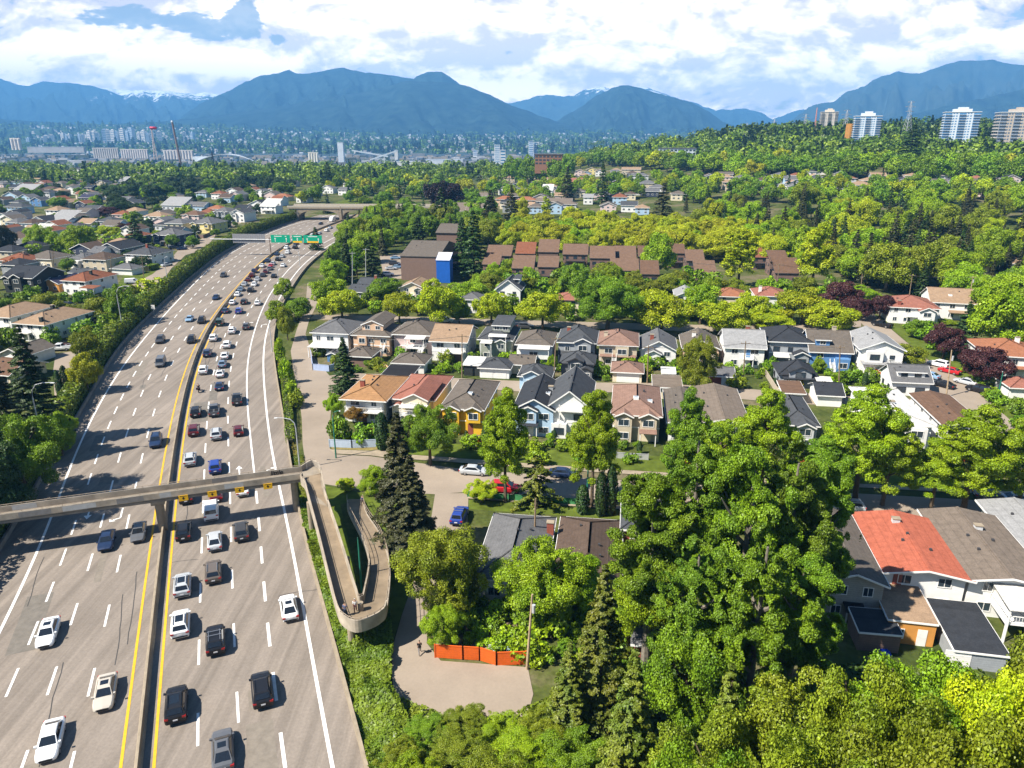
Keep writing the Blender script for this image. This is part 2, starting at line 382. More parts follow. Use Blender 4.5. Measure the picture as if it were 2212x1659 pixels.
FOREST = hill_mat((.003, .009, .014), (.030, .055, .048), None, .009)
def northz(X, Y):
    base = -38 + np.clip((Y-3500)/3700, 0, 1)**1.3*112 + np.clip((-X-900)/2200, 0, 1)*np.clip((Y-4700)/1800, 0, 1)*60
    return base + (fbm(X*.002, Y*.002, 3, 5)-.45)*22*np.clip((Y-3700)/900, 0, 1)
struct(grid('north_shore', np.linspace(-5200, 5600, 110), np.linspace(3450, 7600, 48), northz, hill_mat((.02, .045, .02), (.06, .085, .04), None, .02)))
def mountain(name, D, pts, seed, m, base=20, front=.72, back=1.16, spur=.66, rough=1.5):
    pts = sorted(pts); px = [p[0] for p in pts]; py = [p[1] for p in pts]
    n = 150; xs = np.linspace(px[0], px[-1], n); yr = np.interp(xs, px, py)
    yr = yr + (fbm(xs*.05, xs*0+seed, 3, seed)-.45)*5*rough
    nf, nb = 40, 7; V = []
    for j in range(nf+nb):
        t = j/(nf-1) if j < nf else 1 - .8*(j-nf+1)/nb
        sc = front + (1-front)*t if j < nf else 1 + (back-1)*(j-nf+1)/nb
        for i in range(n):
            p = at(xs[i], yr[i], D); zr = max(p.z, base+5)
            sp = float(fbm(xs[i]*.028 + t*.9, t*2.6 + seed, 5, seed+9)) - .47
            env = sin(pi*min(1, max(0, t)))**.7*(1-.55*t)
            z = base + (zr-base)*(t**1.15) + sp*env*(zr-base)*spur*2.2
            if j == 0: z = base-60
            V.append((p.x*sc, D*sc + sp*env*D*.05, z))
    F = [(j*n+i, j*n+i+1, (j+1)*n+i+1, (j+1)*n+i) for j in range(nf+nb-1) for i in range(n-1)]
    me = bpy.data.meshes.new(name); me.from_pydata(V, [], F); me.update()
    me.polygons.foreach_set('use_smooth', np.ones(len(F), bool))
    o = link(name, me, m); struct(o); return o
SNOW1 = hill_mat((.01, .02, .022), (.04, .065, .055), 640); SNOW2 = hill_mat((.01, .02, .022), (.04, .065, .055), 750)
mountain('western_mountain', 13400, [(-260,176),(-80,160),(0,171),(60,187),(95,176),(140,178),(200,186),(260,205),(330,235),(420,262)], 11, FOREST, 20, .7)
mountain('snowy_ridge_mountain', 14000, [(120,200),(180,187),(230,191),(280,196),(330,197),(380,200),(440,201),(500,206),(560,215),(640,225)], 1, SNOW1, 20, .66)
mountain('ski_run_mountain', 9600, [(380,262),(430,225),(480,201),(520,183),(560,165),(600,158),(625,152),(640,160),(680,158),(720,150),(745,148),(790,157),(850,162),(895,172),(950,190),(1010,215)], 2, FOREST, 20, .70)
mountain('domed_mountain', 8900, [(840,205),(880,182),(900,165),(925,155),(955,155),(985,175),(1010,198),(1040,218),(1090,238),(1150,252),(1200,268)], 3, FOREST, 20, .8, spur=.12, rough=.25)
mountain('forested_foothill', 8000, [(-300,232),(-100,248),(60,262),(180,268),(300,266),(420,255),(560,236),(700,215),(820,190),(870,177),(930,174),(1000,183),(1060,205),(1110,230),(1170,252),(1220,267),(1300,283),(1400,290)], 4, FOREST, 30, .78, spur=.42)
mountain('snow_capped_mountain', 14000, [(980,240),(1010,212),(1050,216),(1100,222),(1145,215),(1160,206),(1195,206),(1215,210),(1240,205),(1262,193),(1290,188),(1320,192),(1345,189),(1385,186),(1420,195),(1460,212),(1500,222),(1560,245)], 5, SNOW2, 20, .75)
mountain('steep_wooded_mountain', 8600, [(1130,290),(1180,273),(1240,240),(1290,206),(1325,188),(1350,183),(1380,190),(1410,199),(1440,206),(1480,218),(1520,236),(1560,262),(1610,285)], 6, FOREST, 20, .78)
mountain('valley_mountain', 13500, [(1470,260),(1520,244),(1560,239),(1615,235),(1650,247),(1670,260),(1700,246),(1735,236),(1760,240),(1800,250)], 7, FOREST, 20, .8)
SNOW3 = hill_mat((.02, .035, .03), (.045, .06, .05), 985)
mountain('long_ridge_mountain', 9500, [(1630,292),(1660,285),(1700,266),(1740,240),(1770,223),(1800,219),(1830,198),(1870,186),(1900,165),(1940,156),(1985,160),(2020,148),(2045,140),(2075,131),(2110,134),(2150,130),(2180,138),(2260,142),(2420,155)], 8, SNOW3, 20, .72)
mountain('shaded_spur_hill', 6900, [(1700,296),(1800,284),(1900,262),(2041,230),(2130,212),(2212,192),(2420,165)], 9, FOREST, 30, .8)
mountain('low_knoll_hill', 6900, [(1290,293),(1325,286),(1360,279),(1400,283),(1450,289),(1520,288),(1600,290)], 10, FOREST, 30, .9)
# bare clearings high on the ski mountain: part of that slope
# ------------------------------------------------------------------ freeway lines traced on the road plane
LN = {
 'LB': [(-330,1659),(-180,1450),(-20,1250),(35,1130),(117,995),(197,859),(253,756),(313,695),(407,606),(475,552),(545,512),(620,483),(665,470),(700,462)],
 'LE': [(-200,1659),(-95,1538),(-15,1400),(0,1370),(47,1275),(100,1170),(152,995+75),(187,926+40),(212,885)],
}
LN['LE'] = [(-205,1750),(-150,1659),(-78,1538),(-5,1380),(47,1275),(100,1165),(152,1000),(187,926),(217,869),(253,809),(290,759),(323,719),(360,676),(397,636),(430,602),(463,572),(500,546),(545,522),(580,504),(635,484),(675,474),(712,464)]
LN['YL'] = [(255,1750),(265,1659),(280,1538),(299,1389),(317,1249),(334,1146),(345,1048),(359,978),(379,885),(392,826),(408,776),(431,729),(454,689),(479,656),(511,622),(541,586),(567,561),(593,542),(625,525),(665,504),(706,487),(735,477),(765,468)]
LN['YR'] = [(328,1750),(337,1659),(348,1482),(359,1328),(373,1188),(380,1095),(388,1011),(402,885),(417,826),(437,759),(457,719),(480,680),(512,638),(545,599),(575,566),(602,543),(634,526),(674,505),(714,489),(743,478),(773,469)]
LN['S'] = [(628,1750),(615,1659),(592,1500),(575,1360),(566,1210),(560,1100),(553,1040),(547,995),(537,909),(532,826),(535,776),(547,726),(563,676),(582,637),(602,607),(625,580),(655,554),(682,535),(720,514),(760,495),(800,480),(830,470)]
LN['E'] = [(735,1750),(717,1659),(694,1538),(660,1340),(640,1215),(618,1105),(606,1060),(588,995),(578,909),(571,826),(568,775),(573,729),(584,689),(603,645),(625,608),(650,576),(684,548),(712,529),(750,508),(790,490),(825,476),(850,468)]
LN['RW'] = [(812,1750),(790,1659),(760,1540),(736,1445),(690,1290),(650,1150),(637,1100),(628,995),(607,876),(594,792),(588,742),(598,690),(618,645),(640,608),(664,576),(698,548),(728,528),(766,506),(806,488),(845,474),(868,466)]
def line(k):
    pts = sorted(LN[k], key=lambda p: p[1]); py = [p[1] for p in pts]; pxs = [p[0] for p in pts]
    rows = []; y = 464.0
    while y <= 1750: rows.append(y); y += max(1.2, (y-289)*.012)
    W = [P(float(np.interp(r, py, pxs)), r, 0) for r in rows]
    A = np.array([[p.x, p.y] for p in W])[::-1]                  # near to far
    d = A[0]-A[6]; d /= np.linalg.norm(d)                        # carried on below the view
    return np.concatenate([[A[0]+d*k for k in (48, 36, 24, 12, 6)], A])
def resample(A, step=4.0):
    d = np.concatenate([[0], np.cumsum(np.linalg.norm(np.diff(A, axis=0), axis=1))]); n = int(d[-1]/step)
    s = np.linspace(0, d[-1], n); return np.stack([np.interp(s, d, A[:,0]), np.interp(s, d, A[:,1])], 1)
def smooth(A, k):
    for _ in range(k):
        B = A.copy(); B[1:-1] = A[:-2]*.25 + A[1:-1]*.5 + A[2:]*.25; A = B
    return A
# one centre line (the median); every other line is an offset from it, so lanes stay parallel
YLw, YRw = resample(line('YL')), resample(line('YR'))
def nearest_off(C, Nn, A):
    """signed offset of polyline A from centre line C"""
    A = resample(A, 1.5); off = []
    for c, n in zip(C, Nn):
        d = A - c; along = np.abs(d[:,0]*n[1] - d[:,1]*n[0]); i = along.argmin(); off.append(float(d[i].dot(n)))
    return np.array(off)
n0 = min(len(YLw), len(YRw))
C0 = line('YL'); C1 = line('YR')
CL = smooth(resample(smooth(resample((C0+C1)/2, 4), 40), 4.0), 10)
tg = np.gradient(CL, axis=0); tg /= np.linalg.norm(tg, axis=1, keepdims=True); NR = np.stack([tg[:,1], -tg[:,0]], 1)   # to the right
OFF = {k: smooth(nearest_off(CL, NR, line(k))[:,None], 30)[:,0] for k in LN}
ARC = np.concatenate([[0], np.cumsum(np.linalg.norm(np.diff(CL, axis=0), axis=1))])
def fw(s, off):
    """point on the freeway: s metres along the median, off metres to its right"""
    c = np.array([np.interp(s, ARC, CL[:,0]), np.interp(s, ARC, CL[:,1])]); n = np.array([np.interp(s, ARC, NR[:,0]), np.interp(s, ARC, NR[:,1])])
    p = c + n*off; return Vector((p[0], p[1], 0))
def offk(k, s): return float(np.interp(s, ARC, OFF[k]))
def heading(s):
    i = int(np.clip(np.searchsorted(ARC, s), 0, len(ARC)-1)); return atan2(tg[i][1], tg[i][0])
def fws(x, y):
    """nearest s, offset for a view point on the road plane"""
    p = P(x, y, 0); d = CL - np.array([p.x, p.y]); i = int((d**2).sum(1).argmin()); v = -d[i]
    return ARC[i] + v.dot(tg[i]), v.dot(NR[i])
SMAX = ARC[-1]
def strip(name, fa, fb, z, m, s0=0, s1=None, step=4.0, parent=None):
    s1 = SMAX if s1 is None else s1; mb = MB(); n = max(2, int((s1-s0)/step)+1); S = np.linspace(s0, s1, n); vs = []
    for s in S:
        a = fw(s, fa(s)); b = fw(s, fb(s)); vs += [(a.x, a.y, z), (b.x, b.y, z)]
    mb.add(vs, [(2*i, 2*i+1, 2*i+3, 2*i+2) for i in range(n-1)]); return obj(name, mb, m, parent)
def road_mat(base, warm=(1, .97, .92), tracks=True):
    gr = .12 if tracks else .05
    m, t, o = newmat('asphalt'); nn = t.nodes; ln = t.links
    tc = nn.new('ShaderNodeTexCoord')
    def noise(s, d, r=.65, st=None):
        src = tc.outputs['Object']
        if st:
            mp = nn.new('ShaderNodeMapping'); ln.new(src, mp.inputs[0]); mp.inputs['Scale'].default_value = st; mp.inputs['Rotation'].default_value = (0, 0, radians(22)); src = mp.outputs[0]
        n = nn.new('ShaderNodeTexNoise'); ln.new(src, n.inputs['Vector']); n.inputs['Scale'].default_value = s; n.inputs['Detail'].default_value = d; n.inputs['Roughness'].default_value = r; return n.outputs['Fac']
    def mr(x, a, b):
        q = nn.new('ShaderNodeMapRange'); ln.new(x, q.inputs[0]); q.inputs[1].default_value = .3; q.inputs[2].default_value = .7; q.inputs[3].default_value = a; q.inputs[4].default_value = b; return q.outputs[0]
    a = mr(noise(.06, 7, .72), .80, 1.12); b = mr(noise(3.5, 5), 1-gr, 1+gr); c = mr(noise(1.0, 5, .62, (.75, .012, 1)), .70, 1.18)
    m1 = nn.new('ShaderNodeMath'); m1.operation = 'MULTIPLY'; ln.new(a, m1.inputs[0]); ln.new(b, m1.inputs[1])
    m2 = nn.new('ShaderNodeMath'); m2.operation = 'MULTIPLY'; ln.new(m1.outputs[0], m2.inputs[0])
    if tracks: ln.new(c, m2.inputs[1])
    else: m2.inputs[1].default_value = 1
    vm = nn.new('ShaderNodeVectorMath'); vm.operation = 'SCALE'; vm.inputs[0].default_value = tuple(base*k for k in warm); ln.new(m2.outputs[0], vm.inputs['Scale'])
    p = nn.new('ShaderNodeBsdfPrincipled'); p.inputs['Roughness'].default_value = .9; p.inputs['Specular IOR Level'].default_value = .15
    ln.new(vm.outputs[0], p.inputs['Base Color']); ln.new(p.outputs[0], o.inputs[0]); return m
ASPH = road_mat(.21, (1.10,.94,.79)); SIDE = road_mat(.25, (1.12, .92, .72), False); CONC = mat((.28, .23, .165), .85, .22, .9); CONC_D = mat((.20, .18, .15), .9, .3, .7)
WHITE = mat((.72, .71, .68), .7, .10, 2.0); YELLOW = mat((.62, .36, .02), .7, .12, 2.0)
freeway = strip('freeway_road', lambda s: offk('LB', s), lambda s: offk('RW', s), .03, ASPH); struct(freeway)
ZM = .05
def mark(fa, wd, m, dash=None, s0=0, s1=None):
    s1 = SMAX if s1 is None else s1
    if dash is None: strip('lane_marking', lambda s: fa(s)-wd/2, lambda s: fa(s)+wd/2, ZM, m, s0, s1, 4, freeway); return
    ln_, per = dash; mb = MB(); s = s0
    while s < s1:
        a, b = fw(s, fa(s)), fw(s+ln_, fa(s+ln_)); h = heading(s); n = Vector((sin(h), -cos(h), 0))*wd/2; z = Vector((0,0,ZM))
        mb.quad(a-n+z, a+n+z, b+n+z, b-n+z); s += per
    obj('lane_marking', mb, m, freeway)
yl = lambda s: -1.55; yr = lambda s: 1.25
mark(yl, .28, YELLOW); mark(yr, .28, YELLOW)
mark(lambda s: offk('LE', s), .34, WHITE); mark(lambda s: offk('E', s), .36, WHITE)
s_solid = fws(553, 1025)[0]
mark(lambda s: offk('S', s), .30, WHITE, None, s_solid, None)
mark(lambda s: offk('S', s), .34, WHITE, (4.5, 9), 2, s_solid-3)
for f in (1/3, 2/3): mark(lambda s, f=f: yr(s) + (offk('S', s)-yr(s))*f, .26, WHITE, (4.5, 12.0), 3+f*5)
for f in (1/4, 2/4, 3/4): mark(lambda s, f=f: yl(s) + (offk('LE', s)-yl(s))*f, .26, WHITE, (4.5, 8.5 if f > .7 else 12.0), 2+f*7)
def arrow(x, y, flip=1, bend=0):
    s, o_ = fws(x, y); h = heading(s) + (0 if flip > 0 else pi); p = fw(s, o_); d = Vector((cos(h), sin(h), 0)); r = Vector((sin(h), -cos(h), 0)); z = Vector((0,0,ZM+.004))
    mb = MB(); q = lambda a, b: p + d*a + r*b + z
    mb.quad(q(-2.2,-.12), q(-2.2,.12), q(.9,.12), q(.9,-.12))
    if bend: mb.quad(q(.9,-.12), q(.9+.3,.0), q(1.6,.9), q(1.3,1.0)); mb.quad(q(1.0,1.5), q(1.9,1.4), q(1.9,.55))
    else: mb.quad(q(.9,-.55), q(.9,.55), q(2.2,0))
    obj('lane_arrow', mb, WHITE, freeway)
for a in [(517,1018,1,0),(577,1022,1,1),(535,700,1,1),(565,704,1,1),(626,565,1,0),(640,553,1,1),(262,1112,-1,1),(192,1108,-1,0),(600,612,1,0)]: arrow(*a)
def vstrip(mb, offf, z0, z1, th, s0, s1, step=4.0):
    n = max(2, int((s1-s0)/step)+1); R = []
    for s in np.linspace(s0, s1, n):
        a, b = fw(s, offf(s)-th/2), fw(s, offf(s)+th/2); R.append([(a.x,a.y,z0),(b.x,b.y,z0),(b.x,b.y,z1),(a.x,a.y,z1)])
    mb.loft(R); return mb
# repairs in the asphalt: darker patches and sealed cracks
rp = random.Random(8); PATCH = [mat((.15,.135,.115), .9, .2, 1.2), mat((.19,.165,.135), .9, .2, 1.2)]; SEAL = mat((.055,.052,.05), .7, .2, 3)
for k in range(26):
    s = rp.uniform(6, 330)**1.0; o_ = rp.choice([-1,1])*rp.uniform(2.2, 15); w_, l_ = rp.uniform(.8, 3.2), rp.uniform(2, 14)
    a, b, c, d = fw(s, o_-w_/2), fw(s, o_+w_/2), fw(s+l_, o_+w_/2), fw(s+l_, o_-w_/2); z = Vector((0,0,.036))
    obj('asphalt_patch', MB().quad(a+z, b+z, c+z, d+z), PATCH[k % 2], freeway)
cs = MB()
for k in range(46):
    s = rp.uniform(4, 260); o_ = rp.uniform(-16, 17); n_ = rp.randint(4, 9); along_ = rp.random() < .55
    for j in range(n_):
        s2, o2 = (s + rp.uniform(1.2, 2.6), o_ + rp.uniform(-.18, .18)) if along_ else (s + rp.uniform(-.2, .2), o_ + rp.uniform(.5, 1.1))
        p_, q_ = fw(s, o_), fw(s2, o2); d = (q_-p_).normalized(); n = Vector((-d.y, d.x, 0))*.05; z = Vector((0,0,.041)); cs.quad(p_-n+z, q_-n+z, q_+n+z, p_+n+z); s, o_ = s2, o2
obj('crack_seal', cs, SEAL, freeway)
# median barrier: two sloping faces on a broad foot
R = []
for s in np.linspace(0, SMAX, int(SMAX/4)):
    ring = []
    for o_, z in [(-.36,.02),(.36,.02),(.36,.12),(.17,.42),(.11,1.02),(-.11,1.02),(-.17,.42),(-.36,.12)]:
        p = fw(s, o_ - .05); ring.append((p.x, p.y, z))
    R.append(ring)
b = obj('median_barrier', MB().loft(R), CONC); tag(b, 'long concrete barrier between the two carriageways with yellow lines beside it', 'barrier')
s_gap = fws(640, 1080)[0]
b = obj('parapet_wall', vstrip(MB(), lambda s: offk('RW', s)+.1, .0, .95, .3, 0, SMAX*.8), CONC); tag(b, 'low pale concrete wall along the freeway edge below the ivy and the footbridge ramp', 'wall')
b = obj('roadside_barrier', vstrip(MB(), lambda s: offk('LB', s)-.1, .0, .85, .35, 0, SMAX*.93), CONC_D); tag(b, 'low stained concrete barrier at the foot of the tall hedge beside the oncoming lanes', 'barrier')

# ------------------------------------------------------------------ side streets, pavements, lawns
def sheet(name, pts, z, m, kind='structure'):
    vs = []
    for p in pts:
        q = hit(*p); vs.append((q.x, q.y, q.z+z))
    me = bpy.data.meshes.new(name); me.from_pydata(vs, [], [tuple(range(len(vs)))]); me.update()
    if me.polygons[0].normal.z < 0: me.flip_normals()
    return struct(link(name, me, m), kind)
LAWN = mat((.085, .115, .016), .95, .45, .35, 0, .1); DRY = mat((.20, .16, .06), .95, .3, .6, 0, .1)
ROADS = []
def near_sheet(name, pts, z, m):
    if 'lawn' not in name and 'patio' not in name: ROADS.append([tuple(P(*p, 0))[:2] for p in pts])
    vs = [tuple(P(*p, 0) + Vector((0, 0, z))) for p in pts]
    me = bpy.data.meshes.new(name); me.from_pydata(vs, [], [tuple(range(len(vs)))]); me.update()
    if me.polygons[0].normal.z < 0: me.flip_normals()
    return struct(link(name, me, m))
# lane beside the ivy, corner, then the street running east and the spur south
near_sheet('side_lane_road', [(664,612),(692,612),(690,650),(668,690),(660,722),(676,770),(712,812),(716,870),(712,930),(712,968),(724,982),(660,1006),(654,960),(652,905),(645,850),(634,800),(628,758),(640,715),(660,660)], .045, SIDE)
near_sheet('street_road', [(660,1006),(724,982),(800,986),(900,1000),(1000,1014),(1300,1036),(1700,1058),(2240,1088),(2240,1134),(1800,1104),(1300,1080),(1000,1064),(940,1068),(800,1062),(760,1056),(700,1046)], .052, SIDE)
near_sheet('spur_road', [(940,1066),(1012,1066),(1010,1140),(985,1200),(940,1260),(925,1310),(922,1390),(952,1428),(1140,1442),(1152,1500),(1140,1545),(1085,1562),(960,1562),(880,1548),(850,1500),(846,1440),(848,1400),(868,1330),(900,1240),(930,1130)], .058, SIDE)
near_sheet('back_lane_road', [(712,812),(716,862),(870,848),(1000,838),(1180,850),(1430,846),(1700,872),(1900,880),(2060,880),(2060,862),(1900,862),(1720,848),(1430,828),(1180,826),(1000,818),(760,806)], .063, SIDE)
near_sheet('avenue_road', [(1836,676),(1880,672),(1935,720),(2000,775),(2075,820),(2140,870),(2240,960),(2240,1090),(2150,990),(2080,900),(2000,840),(1960,800),(1900,735)], .056, SIDE)
near_sheet('cross_street_road', [(668,690),(800,694),(1000,700),(1200,708),(1500,716),(1700,716),(1860,706),(1860,694),(1700,702),(1500,702),(1200,694),(1000,688),(800,682),(680,680)], .066, SIDE)
near_sheet('pavement', [(714,972),(800,975),(835,970),(840,980),(1000,992),(1300,1014),(1700,1038),(2240,1066),(2240,1074),(1700,1046),(1300,1022),(1000,1001),(840,990),(800,985),(722,981)], .13, CONC)
near_sheet('pavement', [(1010,1072),(1300,1092),(1800,1116),(2240,1146),(2240,1153),(1800,1123),(1300,1099),(1010,1078)], .13, CONC)
near_sheet('lawn', [(716,958),(800,962),(835,958),(835,968),(800,973),(716,970)], .02, DRY)
near_sheet('lawn', [(840,955),(1000,960),(1400,985),(1800,1010),(2240,1040),(2240,1064),(1700,1036),(1300,1012),(1000,990),(840,978)], .025, LAWN)
near_sheet('lawn', [(1012,1080),(1300,1101),(1800,1125),(2240,1155),(2240,1180),(1800,1140),(1300,1120),(1012,1100)], .025, LAWN)
near_sheet('lawn', [(1880,676),(1925,690),(2010,735),(2100,790),(2212,860),(2212,960),(2140,868),(2075,818),(2000,772),(1935,718)], .03, LAWN)
near_sheet('lawn', [(700,1050),(760,1060),(820,1070),(880,1080),(925,1130),(900,1235),(868,1325),(846,1395),(830,1330),(845,1230),(800,1120),(770,1080),(735,1090),(760,1200),(788,1290),(700,1100)], .03, LAWN)
near_sheet('patio_ground', [(955,1330),(1140,1345),(1150,1440),(1000,1420),(940,1395)], .035, mat((.20, .15, .10), .95, .3, .7))
near_sheet('lawn', [(300,560),(368,574),(340,600),(250,622),(270,590)], .03, LAWN)
near_sheet('west_lane_road', [(395,528),(425,528),(400,552),(370,580),(350,610),(280,650),(235,690),(200,690),(260,628),(330,592),(372,556)], .045, SIDE)
near_sheet('driveway_road', [(120,765),(172,757),(172,790),(160,830),(130,905),(118,860),(115,800)], .045, SIDE)
near_sheet('west_street_road', [(-60,672),(60,668),(150,664),(235,672),(215,690),(150,682),(60,686),(-60,692)], .05, SIDE)
near_sheet('car_park_road', [(820,552),(880,548),(895,600),(830,605)], .05, SIDE)
sheet('west_street_road', [(398,552),(440,540),(470,505),(520,482),(560,462),(545,460),(500,478),(455,500),(420,528)], .06, SIDE)
# ------------------------------------------------------------------ foliage
LIME = leaf((0.2937, 0.3707, 0.0051), (0.4323, 0.4675, 0.0088), .22); MID = leaf((0.1086, 0.2027, 0.0076), (0.2117, 0.3270, 0.0106), .22); BRIGHT = leaf((0.1915, 0.3069, 0.0056), (0.3147, 0.4290, 0.0084), .22)
OLIVE = leaf((0.166, 0.208, 0.0088), (0.262, 0.293, 0.0125), .22); DARK = leaf((0.0276, 0.0633, 0.0114), (0.0529, 0.0954, 0.0152), .15); CEDAR = leaf((0.097, 0.138, 0.0115), (0.179, 0.193, 0.0161), .15)
SPRUCE = leaf((.034, .044, .012), (.075, .074, .02), .12); PURPLE = leaf((.055, .018, .022), (.10, .034, .034), .2); BLACKP = leaf((.014, .007, .010), (.03, .012, .014), .15)
YELLOWL = leaf((.42, .30, .01), (.55, .38, .015)); ORANGEL = leaf((.25, .13, .015), (.32, .2, .02)); BARK = mat((.10, .075, .05), .9, .35, 2.0); BARKG = mat((.17, .15, .12), .9, .35, 2.0)
GOLD = leaf((0.3402, 0.3685, 0.0068), (0.4725, 0.4788, 0.0109), .22); HEDGE = leaf((0.063, 0.120, 0.0055), (0.189, 0.246, 0.0077), .2, .5); RED = leaf((.3, .05, .02), (.35, .12, .02))
THICK = leaf((.13,.18,.008),(.235,.275,.014),.24); LIVE = leaf((.095,.165,.008),(.17,.25,.012),.22)
def crown_broad(seed, R, Hh, n, size, K=26, lr=(.26, .42), flat=.8, void=None, cone=0.0):
    """clumped crown: leaves on the skins of many overlapping lobes. centre at 0, half-width R, height Hh from 0 up"""
    rng = np.random.default_rng(seed); LC = []; LR = []
    for k in range(K):
        u = rng.uniform(-.75, 1); th = rng.uniform(0, 2*pi); rr = sqrt(max(0, 1-u*u)); q = rng.uniform(.40, .90)
        wz = (u*q*.5+.5)
        tap = 1 - cone*max(0, wz-.25)
        LC.append([cos(th)*rr*R*q*tap, sin(th)*rr*R*q*tap, wz*Hh]); LR.append(rng.uniform(*lr)*R*(1-.3*cone*wz))
    LC.append([0,0,Hh*.5]); LR.append(R*.5*(1-.3*cone)); LC = np.array(LC); LR = np.array(LR)
    w = LR**2; pick = rng.choice(len(LR), size=int(n*2.4), p=w/w.sum())
    d = rng.normal(size=(len(pick),3)); d[:,2] += .25; d /= np.linalg.norm(d, axis=1, keepdims=True)
    sq = np.array([1,1,flat]); rad = np.where(rng.uniform(size=len(pick)) < .2, rng.uniform(1.0, 1.28, len(pick)), rng.uniform(.76, 1.05, len(pick)))[:,None]
    c = LC[pick] + d*sq*LR[pick][:,None]*rad
    dmin = np.empty(len(c))
    for i0 in range(0, len(c), 20000):
        D = np.linalg.norm((c[i0:i0+20000,None,:] - LC[None])/sq, axis=2)/LR[None]; D[np.arange(len(D)), pick[i0:i0+20000]] = 9; dmin[i0:i0+20000] = D.min(axis=1)
    keep = (dmin > .72) & (c[:,2] > .02*Hh)
    if void:
        ph = rng.uniform(0, 6.28, 6); k = 2*pi/(R*.62); g = sum(np.sin(k*(c[:,0]*cos(a)*cos(e)+c[:,1]*sin(a)*cos(e)+c[:,2]*sin(e))*f+p_) for a, e, f, p_ in zip(ph, [0,.5,-.6,1.1,.3,-.9], [1,.8,1.2,.9,1.5,.7], ph[::-1])); keep &= g > -void
    c = c[keep][:n]; d = d[keep][:n]
    nr = d*.9 + rng.normal(size=d.shape)*.7 + np.array([0,0,.4])
    return leafq(c, nr, size, rng)
def crown_conifer(seed, R, Hh, n, size, droop=.25, layers=22, pw=.85, ragged=.25):
    rng = np.random.default_rng(seed); C = []; NRM = []; S = []
    per = max(1, int(n/(layers*9)))
    for k in range(layers):
        t = (k + rng.uniform(0,.6))/layers; nb = 9 if t < .8 else 6
        for b in range(nb):
            a = rng.uniform(0, 2*pi); Lb = R*((1-t)**pw)*rng.uniform(1-ragged*1.6, 1.0+ragged*.4) + .12*R*.3
            m = max(2, int(per*(.4+1.2*(1-t))))
            r = np.sqrt(rng.uniform(.04, 1, m))*Lb
            x = np.cos(a)*r; y = np.sin(a)*r; z = t*Hh + .02*Hh - droop*r + .12*r*r/max(Lb,.1)
            side = rng.normal(size=m)*.16*(.4+r*.35)
            C.append(np.stack([x - np.sin(a)*side, y + np.cos(a)*side, z + rng.normal(size=m)*.12*size], 1))
            NRM.append(np.stack([np.cos(a)*.55+rng.normal(size=m)*.4, np.sin(a)*.55+rng.normal(size=m)*.4, .8+rng.normal(size=m)*.3], 1))
    return leafq(np.concatenate(C), np.concatenate(NRM), size, rng, .55)
def crown_column(seed, R, Hh, n, size):
    rng = np.random.default_rng(seed); t = rng.uniform(0, 1, n)**.9; a = rng.uniform(0, 2*pi, n)
    r = R*np.sin(np.clip(t*.93+.07, 0, 1)*pi)**.45*(rng.uniform(.8, 1.06, n)); r *= 1 + .16*np.sin(a*5+t*9)
    c = np.stack([np.cos(a)*r, np.sin(a)*r, t*Hh], 1); nr = np.stack([np.cos(a), np.sin(a), np.full(n,.35)], 1) + rng.normal(size=(n,3))*.35
    return leafq(c, nr, size, rng, .6)
def trunk_mesh(name, h, r, seed, limbs=5, spread=2.5, hb=.35):
    rnd = random.Random(seed); mb = MB(); mb.tube([(0,0,-.3),(rnd.uniform(-.1,.1)*h*.1,0,h*.4),(rnd.uniform(-.1,.1)*h*.15,rnd.uniform(-.1,.1)*h*.1,h)], [r*1.25, r*.8, r*.25], 7)
    for k in range(limbs):
        a = 2*pi*k/limbs + rnd.uniform(-.4,.4); z = h*rnd.uniform(hb, .75); s = spread*rnd.uniform(.6,1.05)
        mb.tube([(0,0,z),(cos(a)*s*.5,sin(a)*s*.5,z+s*.35),(cos(a)*s,sin(a)*s,z+s*.9)], [r*.5, r*.32, r*.1], 5)
    return mb.mesh(name)
# prototypes: (crown mesh, trunk mesh, height, width) in metres
PROTO = {}
def reg(k, q, tm, h, w): PROTO.setdefault(k, []).append((qmesh('crown', q), tm, h, w))
def lift(q, z): q = q.copy(); q[..., 2] += z; return q
for s in range(3):
    reg('near', lift(crown_broad(10+s, 5.6, 10.4, 75000, .175, 85, (.12,.27), .75, 1.5), .9), trunk_mesh('trunk', 9, .32, s, 6, 3.2), 12, 11.2)
for s in range(2):
    reg('close', lift(crown_broad(15+s, 5.6, 10.6, 110000, .125, 170, (.07,.17), .75, .9), 1.0), trunk_mesh('trunk', 9, .3, s, 6, 3.2), 12, 11.2)
for s in range(2):
    reg('tall', lift(crown_broad(20+s, 5.6, 21, 150000, .19, 170, (.08,.2), .6, .55), 2.0), trunk_mesh('trunk', 20, .5, s, 9, 3.6), 24, 11.2)
for s in range(3):
    reg('street', lift(crown_broad(30+s, 5.2, 13.2, 70000, .18, 130, (.11,.24), .5, 1.7, .5), 1.0), trunk_mesh('trunk', 12, .3, s, 7, 2.6), 14.7, 10.4)
for s in range(4):
    reg('mid', lift(crown_broad(40+s, 4.8, 8.8, 20000, .30, 56, (.17,.34), .75, 1.9), .5), trunk_mesh('trunk', 7.5, .28, s, 5, 2.8), 9.8, 9.6)
for s in range(2):
    reg('poplar', lift(crown_broad(50+s, 3.6, 15.5, 16000, .30, 90, (.14,.3), .9, 1.2, .3), .8), trunk_mesh('trunk', 13, .25, s, 5, 1.6), 16.5, 7.2)
for s in range(4):
    reg('far', lift(crown_broad(60+s, 4.8, 8.6, 2600, .66, 30, (.2,.36)), .8), trunk_mesh('trunk', 5, .3, s, 0), 9.6, 9.6)
